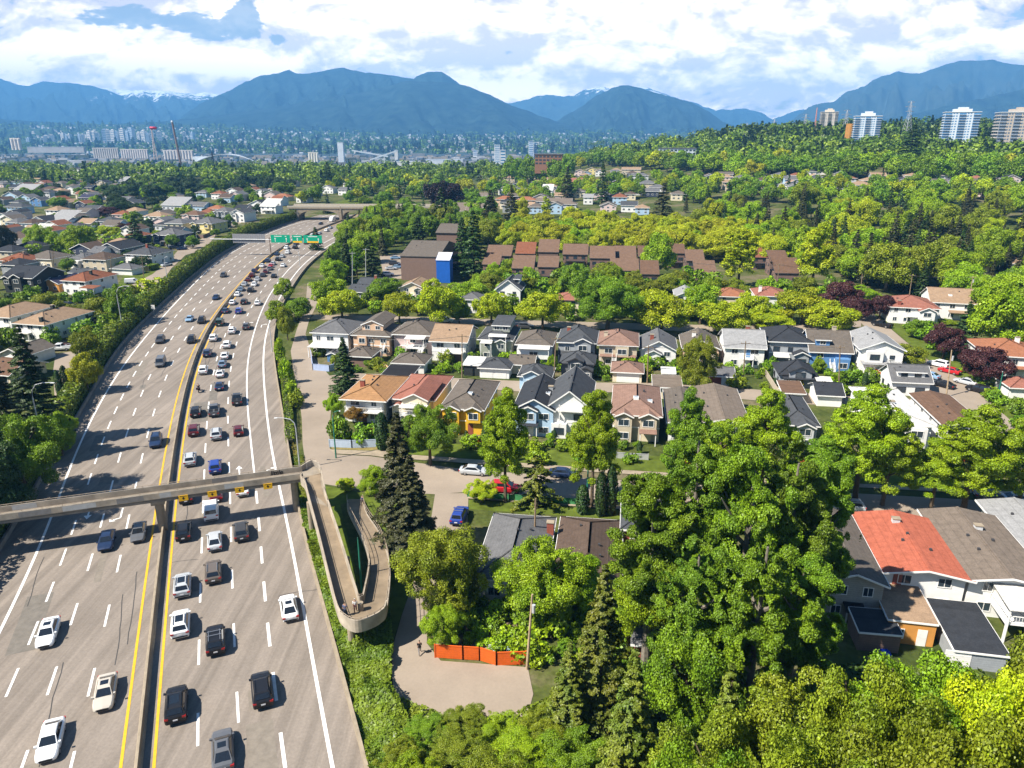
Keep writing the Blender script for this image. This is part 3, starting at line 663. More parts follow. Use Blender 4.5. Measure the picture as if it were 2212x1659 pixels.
for s in range(2):
    reg('near_conifer', lift(crown_conifer(70+s, 4.2, 17, 52000, .28, .30, 44), 1.0), trunk_mesh('trunk', 17, .3, s, 0), 18, 8.2)
for s in range(3):
    reg('conifer', lift(crown_conifer(80+s, 3.6, 16, 6000, .62, .28, 26), .8), trunk_mesh('trunk', 15, .3, s, 0), 16.8, 7)
for s in range(2):
    reg('far_conifer', lift(crown_conifer(90+s, 3.6, 16, 420, 1.9, .22, 11), .5), trunk_mesh('trunk', 14, .3, s, 0), 16.5, 7)
for s in range(2):
    reg('column', crown_column(100+s, 1.1, 6.5, 2400, .36), trunk_mesh('trunk', 5, .12, s, 0), 6.5, 2.2)
for s in range(3):
    reg('shrub', crown_broad(110+s, 1.7, 2.4, 900, .38, 14, (.3,.5)), trunk_mesh('trunk', 1.2, .06, s, 4, .8, .1), 2.5, 3.4)
for s in range(2):
    reg('weeping', lift(crown_conifer(120+s, 3.4, 9, 5200, .42, .75, 13, .55, .5), 1.8), trunk_mesh('trunk', 10, .22, s, 0), 11, 6.8)
NAMEOF = {'close':'broadleaf_tree','near':'broadleaf_tree','tall':'broadleaf_tree','street':'street_tree','mid':'broadleaf_tree','poplar':'poplar_tree','far':'broadleaf_tree','near_conifer':'conifer_tree','conifer':'conifer_tree','far_conifer':'conifer_tree','column':'columnar_cedar','shrub':'shrub','weeping':'weeping_cedar'}
TR = random.Random(77); NTREE = 0; CROWNS = []
def tree(kind, loc, h, w, m, label, group=None, bark=None, cat=None, nm=None):
    global NTREE
    cm, tm, ph, pw = TR.choice(PROTO[kind]); NTREE += 1
    root = thing(nm if nm and 'conifer' not in kind else NAMEOF[kind], label, cat or ('shrub' if kind == 'shrub' else 'tree'), loc, TR.uniform(0, 2*pi), group)
    sx = w/pw*TR.uniform(.96,1.04); sz = h/ph
    root.scale = (sx, w/pw*TR.uniform(.96,1.04), sz)
    link('trunk', tm, bark or BARK, root); link('crown', cm, m, root); CROWNS.append((loc, w))
    return root
def vtree(kind, x, yb, yt, wpx, m, label, group=None, z=None, **k):
    """tree whose foot is seen at x,yb, whose top reaches yt and whose crown is wpx wide in the view"""
    p = hit(x, yb); h = top_z(x, yt, p.y) - p.z; mid = Vector((p.x, p.y, p.z+h*.6)); w = wpx*1.06/ppm(mid)
    return tree(kind, p, h, w, m, label, group, **k)
def inpoly(x, y, poly):
    r = False; n = len(poly)
    for i in range(n):
        (x1,y1),(x2,y2) = poly[i], poly[(i+1)%n]
        if (y1 > y) != (y2 > y) and x < (x2-x1)*(y-y1)/(y2-y1)+x1: r = not r
    return r
def scatter(poly, n, kinds, hr, label, group, gap=.8, asp=(.75,1.05), seed=0, tries=60, nm=None, ok=None):
    """kinds: list of (weight, kind, material, label or None)"""
    rnd = random.Random(seed); xs_ = [p[0] for p in poly]; ys_ = [p[1] for p in poly]; placed = []; wsum = sum(k[0] for k in kinds)
    for _ in range(n*tries):
        if len(placed) >= n: break
        x, y = rnd.uniform(min(xs_), max(xs_)), rnd.uniform(min(ys_), max(ys_))
        if not inpoly(x, y, poly): continue
        p = hit(x, y); r = rnd.uniform(0, wsum)
        if ok and not ok(p): continue
        for wgt, kd, m, lb in kinds:
            r -= wgt
            if r <= 0: break
        h = rnd.uniform(*hr); pr = PROTO[kd][0]; w = h*pr[3]/pr[2]*rnd.uniform(*asp)
        if any((p.x-a)**2 + (p.y-b)**2 < ((w+c)*.5*gap)**2 for a, b, c in placed): continue
        placed.append((p.x, p.y, w)); tree(kd, p, h, w, m, lb or label, group, nm=nm)
    return placed

# ---- the near trees, one by one
NW = 'trees of the near wood'
for (x, yb, yt, w, m, lb) in [(1472,1430,845,200,LIVE,'tallest broadleaf tree in front of the dark hip roof'),(1392,1440,960,180,MID,'tall broadleaf tree reaching over the red sided house'),(1575,1480,890,215,MID,'tall spreading broadleaf tree with pale limbs in the middle of the near wood'),(1662,1450,900,195,LIVE,'tall lighter green broadleaf tree west of the tan sided house'),(1730,1400,930,150,MID,'tall broadleaf tree beside the silver parked wagon'),
    (1600,1640,1080,230,MID,'tall broadleaf tree south of the spreading one'),(1475,1600,1110,200,LIVE,'broadleaf tree between the olive cedar and the spreading tree'),(1690,1560,1150,180,MID,'broadleaf tree before the tan sided house wall')]: vtree('tall', x, yb, yt, w, m, lb, NW, bark=BARKG)
vtree('near', 1480, 1640, 1300, 230, MID, 'dark broadleaf tree low in the middle of the near wood', NW)
vtree('near', 1400, 1430, 1140, 190, BRIGHT, 'bright tree against the dark hip roofed bungalow', NW)
vtree('near_conifer', 1290, 1600, 1225, 170, CEDAR, 'olive cedar east of the utility pole by the orange fence', NW)
vtree('near_conifer', 1225, 1640, 1390, 130, CEDAR, 'short olive cedar at the south rim of the cul-de-sac', NW)
vtree('near_conifer', 1345, 1850, 1410, 200, CEDAR, 'yellowish spruce at the lower edge of the wood', NW)
vtree('near_conifer', 1530, 1880, 1440, 190, CEDAR, 'olive spruce between yellow green broadleaf trees', NW)
vtree('near', 1165, 1345, 1160, 190, BRIGHT, 'bright green open tree in the garden behind the orange fence')
vtree('near', 1240, 1330, 1180, 120, BRIGHT, 'bright green tree beside the pale wall of the grey bungalow')
vtree('near', 955, 1330, 1125, 195, OLIVE, 'dense olive green tree overhanging the spur road')
vtree('near', 960, 1400, 1300, 90, BRIGHT, 'small bushy tree at the west end of the orange fence')
vtree('near_conifer', 872, 1200, 895, 150, SPRUCE, 'big dark brownish spruce beside the footbridge ramp')
vtree('near_conifer', 895, 1215, 985, 130, SPRUCE, 'dark spruce beside its taller twin by the ramp')
vtree('near', 812, 1075, 1000, 75, BRIGHT, 'light green tree at the corner by the big spruce')
vtree('near', 748, 1062, 1030, 40, LIME, 'thin lime sapling standing by the ramp landing')
vtree('near', 930, 1005, 862, 118, MID, 'round dark green tree before the yellow house')
vtree('street', 1092, 1085, 818, 118, BRIGHT, 'tall bright street tree before the light blue house')
vtree('street', 1278, 1095, 812, 118, BRIGHT, 'tall bright street tree before the tan hip roofed house')
vtree('weeping', 1158, 1098, 978, 110, CEDAR, 'weeping cedar with drooping olive branches on the verge')
vtree('near', 1040, 1085, 1035, 62, LIME, 'small lime green tree beside the red parked car')
for i, (x, yb, yt, w) in enumerate([(827, 972, 892, 27), (1318, 1112, 1008, 26), (1297, 1115, 1020, 24), (1258, 1110, 1048, 26), (1197, 945, 925, 12), (1008, 960, 930, 10)]):
    vtree('column', x, yb, yt, w, DARK, ['tall dark columnar cedar by the blue fence','dark pointed cedar beside its slightly shorter twin','slightly shorter pointed cedar of the pair on the verge','low rounded columnar cedar near the weeping cedar','slim cedar at the foot of the white gabled house','tiny clipped cedar at the yellow house'][i])
ST = 'street trees along the south street'
for (x, yb, yt, w, m, lb) in [(1480, 1062, 820, 110, MID, 'narrow street tree hiding the grey low roof'), (1545, 1100, 880, 150, BRIGHT, 'broad street tree behind the tall wood'), (1640, 1085, 812, 150, BRIGHT, 'street tree rising before the grey hip roof on the lane'),
        (1845, 1085, 808, 175, BRIGHT, 'large street tree before the white flat roof'), (1760, 1100, 930, 150, MID, 'street tree beside the silver parked wagon'), (1905, 1092, 868, 140, BRIGHT, 'street tree covering the corner of the white flat roof'), (2080, 1105, 855, 190, BRIGHT, 'broadest street tree behind the orange red roof'), (2195, 1110, 850, 150, BRIGHT, 'street tree at the east end of the row'), (2010, 1100, 930, 120, BRIGHT, 'lower street tree between two broad ones')]:
    vtree('street', x, yb, yt, w, m, lb, ST)
YG = 'yellow green trees at the south edge'
for i, (x, yb, yt, w) in enumerate([(1560, 2000, 1500, 260), (1700, 1950, 1450, 280), (1800, 2050, 1400, 250), (1930, 2000, 1390, 300), (2060, 2100, 1375, 280), (2190, 2050, 1350, 300), (1880, 2300, 1520, 320), (2080, 2300, 1520, 330), (1660, 2300, 1580, 300), (1450, 2300, 1590, 260), (2230, 2300, 1500, 300)]):
    vtree('close', x, yb, yt, w*1.6, [THICK, OLIVE, THICK, MID, LIME, THICK][i % 6], ['yellow green tree in the dense thicket below the houses','light green tree crowding the south edge of the wood'][i % 2] if False else 'yellow green broadleaf tree in the dense thicket south of the wooden shed', YG)
BR = 'bushes south of the cul-de-sac'
for i, (x, yb, yt, w) in enumerate([(1010, 1610, 1540, 110), (1090, 1640, 1560, 130), (1170, 1660, 1540, 120), (930, 1620, 1560, 100), (1000, 1700, 1600, 150), (1140, 1740, 1600, 160), (870, 1700, 1600, 90), (1250, 1760, 1590, 170), (1070, 1850, 1640, 200), (900, 1800, 1640, 140), (1220, 1600, 1500, 100)]):
    vtree('close', x, yb, yt, w*1.25, [THICK, BRIGHT, OLIVE, MID][i % 4], 'low bushy tree on the bank south of the cul-de-sac', BR)
# ivy bank between the freeway wall and the spur road
def carpet(name, poly, n, size, m, hgt, seed, kind='stuff', mound=1.0, z0=.1):
    rng = np.random.default_rng(seed); xs_ = [p[0] for p in poly]; ys_ = [p[1] for p in poly]; C = []
    Wp = [P(*p, 0) for p in poly]; wx = [p.x for p in Wp]; wy = [p.y for p in Wp]; wp = [(p.x, p.y) for p in Wp]
    while len(C) < n:
        x, y = rng.uniform(min(wx), max(wx)), rng.uniform(min(wy), max(wy))
        if inpoly(x, y, wp): C.append((x, y))
    C = np.array(C); hh = hgt*(fbm(C[:,0]*.35, C[:,1]*.35, 3, seed)**1.5)*1.6*mound
    z = z0 + hh*rng.uniform(.75, 1.05, n)
    e = .3; gx = (fbm((C[:,0]+e)*.35, C[:,1]*.35, 3, seed)**1.5 - fbm((C[:,0]-e)*.35, C[:,1]*.35, 3, seed)**1.5)*hgt*1.6/(2*e); gy = (fbm(C[:,0]*.35, (C[:,1]+e)*.35, 3, seed)**1.5 - fbm(C[:,0]*.35, (C[:,1]-e)*.35, 3, seed)**1.5)*hgt*1.6/(2*e)
    nr = np.stack([-gx, -gy, np.ones(n)], 1) + rng.normal(size=(n,3))*.35
    o = link(name, qmesh(name, leafq(np.column_stack([C, z]), nr, size, rng)), m); return struct(o, kind)
carpet('ivy_undergrowth', [(648,1085),(664,1085),(700,1200),(735,1320),(775,1362),(842,1330),(850,1400),(842,1500),(880,1560),(900,1640),(900,1760),(818,1760),(795,1659),(742,1445),(696,1290),(655,1150)], 26000, .32, leaf((.10,.16,.01),(.19,.24,.015)), 2.2, 5)
carpet('bank_undergrowth', [(846,1500),(960,1568),(1090,1570),(1160,1540),(1230,1480),(1300,1500),(1500,1700),(1500,1900),(820,1900),(850,1620)], 26000, .4, leaf((.12,.17,.012),(.20,.235,.016)), 1.5, 6)
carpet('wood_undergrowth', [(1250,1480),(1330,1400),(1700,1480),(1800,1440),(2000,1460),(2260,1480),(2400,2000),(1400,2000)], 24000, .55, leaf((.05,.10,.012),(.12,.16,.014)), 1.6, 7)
carpet('roadside_grass', [(628,985),(655,985),(664,1085),(650,1085),(640,1020)], 2500, .3, leaf((.10,.15,.012),(.2,.2,.02)), .6, 8)
carpet('roadside_grass', [(592,745),(604,745),(630,900),(645,1000),(632,1000),(616,880)], 2500, .3, leaf((.22,.20,.03),(.30,.25,.04)), .5, 9)

# ---- clipped hedges: leaf skin over a long body
def hedge(name, path, wd, hts, n, size, m, label, cat='hedge', seed=1, group=None, rag=.35):
    rng = np.random.default_rng(seed); A = np.array([[p[0], p[1]] for p in path]); d = np.concatenate([[0], np.cumsum(np.linalg.norm(np.diff(A, axis=0), axis=1))])
    s = rng.uniform(0, d[-1], n); c = np.stack([np.interp(s, d, A[:,0]), np.interp(s, d, A[:,1])], 1)
    i = np.clip(np.searchsorted(d, s)-1, 0, len(A)-2); tgv = (A[i+1]-A[i]); tgv /= np.linalg.norm(tgv, axis=1, keepdims=True); nn_ = np.stack([tgv[:,1], -tgv[:,0]], 1)
    hh = np.interp(s, d, hts if len(hts) == len(d) else np.interp(np.linspace(0,1,len(d)), np.linspace(0,1,len(hts)), hts)); bump = 1 + rag*(fbm(s*.22, s*0, 3, seed)-.45)*2
    hh = hh*bump; u = rng.uniform(0, 1, n); per = 2*hh + wd; q = u*per
    onl = q < hh; onr = q > hh + wd; top = ~(onl | onr)
    off = np.where(onl, -wd/2, np.where(onr, wd/2, q-hh-wd/2)); z = np.where(onl, q, np.where(onr, per-q, hh))
    lump = (fbm(s*.5+off*.3, z*.6, 3, seed+3)-.45)*1.3*rag
    nr = np.where(top[:,None], np.column_stack([np.zeros((n,2)), np.ones(n)]), np.column_stack([nn_*np.sign(off)[:,None], np.full(n,.3)]))
    pos = np.column_stack([c + nn_*off[:,None], z]) + nr*lump[:,None]; pos[:,2] = np.maximum(pos[:,2], .05); nr = nr + rng.normal(size=(n,3))*.45
    root = thing(name, label, cat, (float(A[0][0]), float(A[0][1]), 0), 0, group); pos[:,0] -= A[0][0]; pos[:,1] -= A[0][1]
    link('foliage', qmesh('foliage', leafq(pos, nr, size, rng)), m, root)
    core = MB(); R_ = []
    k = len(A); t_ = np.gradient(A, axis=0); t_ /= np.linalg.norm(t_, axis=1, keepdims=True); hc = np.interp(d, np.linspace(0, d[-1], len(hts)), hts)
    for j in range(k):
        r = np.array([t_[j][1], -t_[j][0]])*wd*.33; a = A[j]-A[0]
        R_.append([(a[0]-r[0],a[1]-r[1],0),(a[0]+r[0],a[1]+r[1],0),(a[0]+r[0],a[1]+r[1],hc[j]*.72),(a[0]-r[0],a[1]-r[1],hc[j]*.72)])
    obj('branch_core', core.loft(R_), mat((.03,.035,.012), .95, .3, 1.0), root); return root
S2 = np.linspace(8, SMAX*.955, 76)
pth = [fw(s, offk('LB', s) - 2.6) for s in S2]
hedge('hedge', pth, 3.4, [5, 5, 4.2, 4.0, 4.4, 5.0, 5.6, 5.8, 6, 6], 52000, .62, HEDGE, 'long tall green hedge running beside the oncoming lanes from the footbridge to the arched overpass')
hedge('hedge', [P(612,790), P(622,880), P(628,960)], 1.6, [2.6, 2.2, 1.2], 3500, .32, HEDGE, 'narrow yellowish hedge between the freeway shoulder and the side lane', seed=4)
hedge('hedge', [P(700,438+24), P(760,452), P(840,442)], 3, [4,4,4], 3000, .9, HEDGE, 'dark hedge climbing the embankment behind the overpass', seed=6)
hedge('hedge', [P(238,745), P(262,722), P(290,692)], 2.0, [2.5,2.2], 2600, .36, LIME, 'short clipped lime hedge below the street lamp', seed=7)
hedge('hedge', [P(218,712), P(233,695)], 6.0, [4.2,4.2], 2600, .42, DARK, 'square dark clipped hedge under a yellow shrub', seed=8, rag=.1)
hedge('hedge', [P(318,586), P(338,580)], 3.0, [2.5,2.5], 1500, .5, HEDGE, 'low hedge before the white and red brick bungalow', seed=9)

# ---- trees on the oncoming side, in front of the houses
LW = 'trees beside the oncoming lanes'
for (kd, x, yb, yt, w, m, lb) in [('near_conifer', 92, 965, 705, 125, DARK, 'big dark fir beside the white garage'), ('near_conifer', 30, 1010, 745, 120, SPRUCE, 'dark fir at the frame edge south of the white garage'), ('near', 60, 1080, 880, 170, MID, 'dark broadleaf tree below the first lamp'), ('near', -20, 1150, 900, 200, DARK, 'very dark tree at the frame edge by the footbridge end'),
        ('near', 135, 985, 880, 90, BRIGHT, 'bright green bush beside the first lamp'), ('mid', 200, 800, 700, 62, OLIVE, 'olive tree beside the white work truck'), ('mid', 192, 850, 760, 60, GOLD, 'golden olive tree south of the work truck'), ('mid', 268, 700, 605, 66, MID, 'dark green tree behind the curved street lamp'),
        ('mid', 60, 690, 640, 62, OLIVE, 'yellowish street tree before the black house'), ('mid', 110, 690, 632, 66, OLIVE, 'yellowish street tree before the purple roofed house'), ('mid', 160, 692, 655, 52, OLIVE, 'olive street tree before the white house with red tiles'), ('mid', 225, 700, 640, 72, OLIVE, 'olive tree above the yellow shrub'), ('mid', 5, 690, 640, 50, MID, 'green street tree beside the tan tiled roof'),
        ('shrub', 217, 692, 662, 36, YELLOWL, 'bright yellow shrub behind the dark clipped hedge'), ('shrub', 22, 755, 712, 40, MID, 'round clipped bush before the white house'), ('shrub', 116, 745, 720, 30, MID, 'round green bush at the tan roofed house corner'), ('shrub', 330, 640, 600, 50, LIME, 'lime shrub by the hedge bend'), ('column', 145, 845, 790, 16, DARK, 'small pointed cypress below the driveway'), ('column', 132, 858, 800, 14, DARK, 'second small cypress below the driveway'),
        ('mid', 95, 548, 478, 65, BRIGHT, 'round bright tree beside the white bay window house'), ('mid', 170, 552, 480, 78, BRIGHT, 'big round bright tree beside its neighbour of the same green'), ('mid', 238, 520, 485, 50, LIME, 'light green tree beside the dark conical cypress'), ('conifer', 297, 535, 465, 48, DARK, 'dense dark cypress before the navy house'), ('mid', 8, 560, 470, 60, SPRUCE, 'dark leafy tree at the frame edge by the brown roof'),
        ('mid', 147, 585, 555, 32, MID, 'round bush before the grey roofed bungalow'), ('shrub', 28, 590, 560, 30, RED, 'red orange shrub before the cream bungalow'), ('shrub', 364, 560, 548, 24, MID, 'clipped round bush at the lane bend'), ('mid', 270, 510, 478, 40, PURPLE, 'maroon leaved tree between two grey roofs'), ('mid', 235, 470, 445, 45, PURPLE, 'small maroon tree beside the brown hip roof')]:
    vtree(kd, x, yb, yt, w, m, lb)

# ---- street with the lime maples behind the second row of houses
LM = 'maples along the cross street'
for (kd, x, yb, yt, w, m, lb) in [('mid', 713, 668, 590, 82, BRIGHT, 'green maple at the west end of the cross street'), ('mid', 740, 690, 618, 84, LIME, 'lime maple behind the white house with the blue fence'), ('mid', 863, 698, 628, 68, LIME, 'small lime maple above the salmon house'), ('mid', 948, 705, 598, 98, LIME, 'large lime maple beside the gabled white house'), ('mid', 992, 702, 640, 48, MID, 'small green tree tucked beside the large lime maple'), ('mid', 1062, 702, 622, 74, LIME, 'lime maple in front of the white gabled house'),
        ('mid', 1172, 712, 625, 92, LIME, 'round lime maple above the grey hip roof'), ('near', 1312, 716, 585, 150, MID, 'broad mid green tree above the tan stucco house'), ('mid', 1240, 640, 562, 70, MID, 'mid green tree under the brown townhouses'), ('mid', 1428, 722, 615, 112, LIME, 'big lime maple above the white house with a red chimney'), ('mid', 1512, 700, 600, 85, BRIGHT, 'green maple between two lime ones'), ('mid', 1562, 722, 640, 112, LIME, 'big lime maple above the light grey roof'), ('mid', 1622, 700, 628, 76, LIME, 'lime maple beside the pink roof'),
        ('mid', 1732, 700, 618, 104, LIME, 'spreading lime maple above the charcoal roof'), ('mid', 1792, 722, 650, 112, LIME, 'round lime maple at the avenue corner'), ('mid', 1664, 712, 668, 84, LIME, 'low lime maple before the white chimney'), ('mid', 1015, 660, 600, 88, BRIGHT, 'green tree behind the large lime maple'), ('mid', 830, 650, 595, 70, MID, 'green tree beside the bungalow with a brick chimney'), ('mid', 1140, 640, 590, 60, OLIVE, 'olive feathery tree beside the white gable'),
        ('poplar', 1594, 622, 482, 78, LIME, 'tall lime poplar among the brown townhouses'), ('poplar', 1752, 628, 468, 80, LIME, 'tall lime poplar at the east end of the townhouses'), ('mid', 1420, 600, 500, 70, BRIGHT, 'green tree between the townhouse rows'), ('conifer', 1087, 612, 562, 30, MID, 'small green cone shaped tree before the townhouses'), ('mid', 1440, 640, 590, 55, OLIVE, 'pale olive tree south of the townhouses'), ('shrub', 1525, 625, 600, 30, LIME, 'lime bush at a townhouse corner'), ('shrub', 1660, 640, 600, 40, BRIGHT, 'green bush under the townhouse pole'),
        ('mid', 1815, 678, 605, 80, PURPLE, 'purple leaved tree beside its neighbour behind the maples'), ('mid', 1850, 690, 640, 62, PURPLE, 'purple leaved tree by the avenue corner'), ('mid', 1899, 690, 630, 58, PURPLE, 'purple leaved tree before the salmon roofed house'), ('mid', 2036, 775, 696, 72, PURPLE, 'purple leaved tree above the white parked wagon'), ('mid', 2118, 832, 745, 92, PURPLE, 'broad purple leaved tree before the orange roofed house'), ('mid', 2085, 790, 745, 40, PURPLE, 'narrow purple tree behind the red parked car'),
        ('mid', 2155, 765, 605, 150, BRIGHT, 'huge bright green tree behind the purple ones'), ('conifer', 2078, 752, 652, 66, DARK, 'dark conifer beside the huge bright tree'), ('mid', 1982, 728, 686, 60, MID, 'green tree on the lawn before the salmon roofed house'), ('mid', 1962, 792, 738, 66, OLIVE, 'olive tree behind the white laneway cottage'), ('mid', 1862, 655, 615, 62, BRIGHT, 'green tree at the foot of the dark wood'), ('mid', 2195, 700, 560, 90, BRIGHT, 'bright tree at the frame edge above the purple trees'), ('mid', 2045, 700, 690, 40, BRIGHT, 'small green tree between the salmon roofs')]:
    vtree(kd, x, yb, yt, w, m, lb)
# ---- gardens between the house rows
for (kd, x, yb, yt, w, m, lb) in [('near_conifer', 748, 850, 730, 66, DARK, 'green fir on the corner above the orange roofed house'), ('near', 1500, 855, 715, 96, OLIVE, 'large bushy olive tree among the lane garages'), ('near', 722, 905, 845, 42, BRIGHT, 'small green tree beside the orange roofed house'), ('mid', 772, 915, 875, 42, ORANGEL, 'orange leaved tree before the orange roofed house'), ('mid', 805, 795, 775, 40, MID, 'small dark tree beside the grey tiled garage'), ('shrub', 735, 955, 905, 42, MID, 'green bush behind the blue fence'), ('shrub', 790, 958, 915, 50, MID, 'wide bush behind the blue fence'), ('mid', 868, 975, 895, 40, SPRUCE, 'brown tinged conifer between cedar and round tree'),
        ('shrub', 1352, 795, 775, 40, BRIGHT, 'leafy bush behind the pink tiled garage'), ('shrub', 1655, 800, 780, 20, MID, 'bush beside the light grey roofed house'), ('mid', 1768, 805, 768, 28, BRIGHT, 'small bright tree before the blue house'), ('shrub', 1722, 838, 812, 20, YELLOWL, 'yellow bush at the dark laneway cottage'), ('shrub', 1835, 800, 785, 24, BRIGHT, 'green bush on the lawn by the orange fence'), ('mid', 1190, 820, 760, 24, BRIGHT, 'slim green vine covered tree beside the pole'), ('shrub', 1395, 800, 770, 30, BRIGHT, 'bush between the pink garage and the white shed'), ('near_conifer', 1050, 960, 900, 30, DARK, 'dark small conifer beside the yellow house'),
        ('shrub', 2005, 735, 700, 50, MID, 'round shrub on the wide lawn'), ('shrub', 1105, 930, 910, 20, BRIGHT, 'low bush by the blue house steps'), ('shrub', 1036, 968, 950, 16, RED, 'red flowering bush by the yellow house')]:
    vtree(kd, x, yb, yt, w, m, lb)

# ---- groves, by the patch they grow in
BL = 'broadleaf tree'
scatter([(1085,560),(1150,552),(1300,552),(1480,560),(1580,575),(1760,590),(1800,560),(1700,520),(1500,500),(1250,490),(1080,500)], 86, [(6,'mid',GOLD,None),(2,'mid',LIME,None),(.5,'mid',BRIGHT,None)], (10,14), 'yellow green maple in the dense band behind the brown townhouses', 'maples behind the townhouses', .55, (.9,1.2), 1, nm='maple_tree')
scatter([(1480,500),(1640,560),(1800,600),(1880,625),(2000,650),(2212,640),(2280,560),(2212,470),(2000,450),(1700,440),(1480,455)], 190, [(4,'mid',OLIVE,'olive green broadleaf tree in the wood east of the townhouses'),(3,'mid',BRIGHT,'bright green broadleaf tree in the wood east of the townhouses'),(2,'mid',LIME,'lime green broadleaf tree in the wood east of the townhouses'),(9,'conifer',SPRUCE,'dark brownish conifer in the wood east of the townhouses'),(4,'conifer',DARK,'dark green conifer in the wood east of the townhouses')], (9,20), '', 'trees of the wood east of the townhouses', .42, (.9,1.15), 2, nm='alder_tree')
scatter([(690,645),(722,590),(752,535),(778,495),(840,470),(900,470),(1000,480),(1080,490),(1060,540),(1010,560),(970,520),(920,520),(860,550),(800,560),(770,590),(700,650)], 70, [(4,'mid',MID,'mid green tree in the grove beside the freeway bend'),(3,'mid',BRIGHT,'bright green tree in the grove beside the freeway bend'),(3,'conifer',DARK,'dark conifer in the grove beside the freeway bend'),(2,'conifer',SPRUCE,'brownish conifer in the grove beside the freeway bend'),(2,'mid',OLIVE,'olive tree in the grove beside the freeway bend')], (10,17), '', 'grove beside the freeway bend', .5, (.9,1.1), 3, nm='grove_tree')
for (kd, x, yb, yt, w, m, lb) in [('mid', 962, 462, 382, 92, BLACKP, 'big almost black copper beech above the grove'), ('conifer', 1024, 600, 455, 66, DARK, 'big dark fir beside the brown warehouse'), ('conifer', 1000, 588, 470, 56, DARK, 'dark fir standing against the blue sheeting'), ('conifer', 905, 540, 470, 60, DARK, 'dark fir at the west side of the brown warehouse'), ('conifer', 1060, 500, 410, 55, SPRUCE, 'tall dark fir above the maple band'), ('conifer', 1105, 495, 400, 48, SPRUCE, 'second tall fir above the maple band'), ('conifer', 805, 600, 510, 46, DARK, 'dark fir beside the two steel poles'), ('conifer', 955, 500, 405, 50, DARK, 'fir in front of the copper beech'), ('conifer', 684, 540, 490, 34, DARK, 'narrow fir at the freeway edge by the green signs'), ('poplar', 772, 600, 525, 30, MID, 'slim poplar beside the motorhome'),
        ('mid', 615, 650, 600, 40, BRIGHT, 'leafy tree at the freeway shoulder'), ('mid', 600, 700, 648, 44, BRIGHT, 'bushy tree on the freeway shoulder below another'), ('mid', 645, 690, 640, 60, MID, 'dark leafy tree between freeway and side lane'), ('mid', 622, 735, 660, 40, OLIVE, 'brownish leafless looking tree between freeway and side lane'), ('shrub', 632, 860, 825, 36, BRIGHT, 'bush between freeway and side lane'), ('shrub', 640, 880, 845, 34, OLIVE, 'olive bush between freeway and side lane'), ('shrub', 603, 785, 735, 26, BRIGHT, 'bush at the freeway shoulder under a lamp'), ('shrub', 620, 830, 780, 26, BRIGHT, 'second bush at the freeway shoulder'), ('conifer', 1300, 440, 350, 34, DARK, 'tall dark fir among the far houses'), ('conifer', 1430, 495, 395, 60, SPRUCE, 'broad fir at the end of the far houses'), ('conifer', 1225, 435, 360, 38, SPRUCE, 'fir among the pale far houses'), ('conifer', 1960, 370, 270, 70, DARK, 'dark spreading conifer before the white towers'), ('conifer', 710, 410, 350, 38, DARK, 'lone tall fir beyond the overpass'), ('poplar', 1180, 470, 420, 24, LIME, 'slim lime poplar before the grey far roof'), ('mid', 1125, 480, 425, 40, GOLD, 'golden tree before the orange far roof')]:
    vtree(kd, x, yb, yt, w, m, lb)
scatter([(820,440),(900,420),(1000,430),(1060,470),(980,480),(880,478),(800,470),(780,455)], 16, [(3,'mid',MID,None),(2,'mid',BRIGHT,None),(1,'conifer',DARK,None)], (10,15), 'tree on the embankment east of the overpass', 'trees east of the overpass', .6, (.9,1.1), 4)
scatter([(640,440),(700,410),(820,400),(1000,395),(1080,420),(1000,440),(860,430),(740,445)], 70, [(3,'far',MID,'mid green tree in the strip beyond the overpass'),(3,'far',GOLD,'golden green tree in the strip beyond the overpass'),(2,'far_conifer',DARK,'dark conifer in the strip beyond the overpass')], (9,15), '', 'trees beyond the overpass', .55, (1.,1.2), 7)
scatter([(1160,372),(1300,362),(1450,372),(1600,382),(1800,385),(2000,395),(2212,400),(2260,380),(1900,372),(1500,362),(1300,352),(1160,360)], 120, [(6,'far',MID,'tall green avenue tree on the ridge before the towers'),(2,'far',BRIGHT,'brighter avenue tree on the ridge before the towers'),(.35,'far',GOLD,'golden avenue tree on the ridge before the towers')], (15,20), '', 'avenue trees on the ridge', .5, (.9,1.15), 8, nm='avenue_tree')

# ---- the mass of woods farther off, beyond counting
def mass(name, poly, n, hr, cols, seed, con=.3, m=None):
    rnd = random.Random(seed); out = {k: [] for k in range(len(cols))}; xs_ = [p[0] for p in poly]; ys_ = [p[1] for p in poly]; k = 0
    base = [lift(crown_broad(200+i, 1, 1.55, 130, .34, 9, (.38,.55)), .1) for i in range(4)]; cb = [crown_conifer(210+i, .55, 2.0, 90, .42, .2, 8) for i in range(3)]
    while k < n:
        x, y = rnd.uniform(min(xs_), max(xs_)), rnd.uniform(min(ys_), max(ys_))
        if not inpoly(x, y, poly): continue
        p = hit(x, y); h = rnd.uniform(*hr); a = rnd.uniform(0, 6.28); c, s = cos(a), sin(a)
        isc = rnd.random() < con; q = rnd.choice(cb if isc else base)*(h/2.0 if isc else h/1.65)*np.array([1.0, 1.0, 1.0])
        q = np.stack([q[...,0]*c - q[...,1]*s, q[...,0]*s + q[...,1]*c, q[...,2]], -1) + np.array([p.x, p.y, p.z-.3])
        ci = rnd.randrange(1, len(cols)) if not isc else 0; out[ci].append(q); k += 1
    for ci, L_ in out.items():
        if L_:
            o = link(name, qmesh(name, np.concatenate(L_)), cols[ci]); struct(o, 'stuff')
FD, FM, FB = leaf((.026,.056,.012),(.05,.085,.014),.15,.02), leaf((.085,.15,.008),(.14,.21,.01),.2,.02), leaf((.16,.23,.006),(.22,.28,.008),.2,.02)
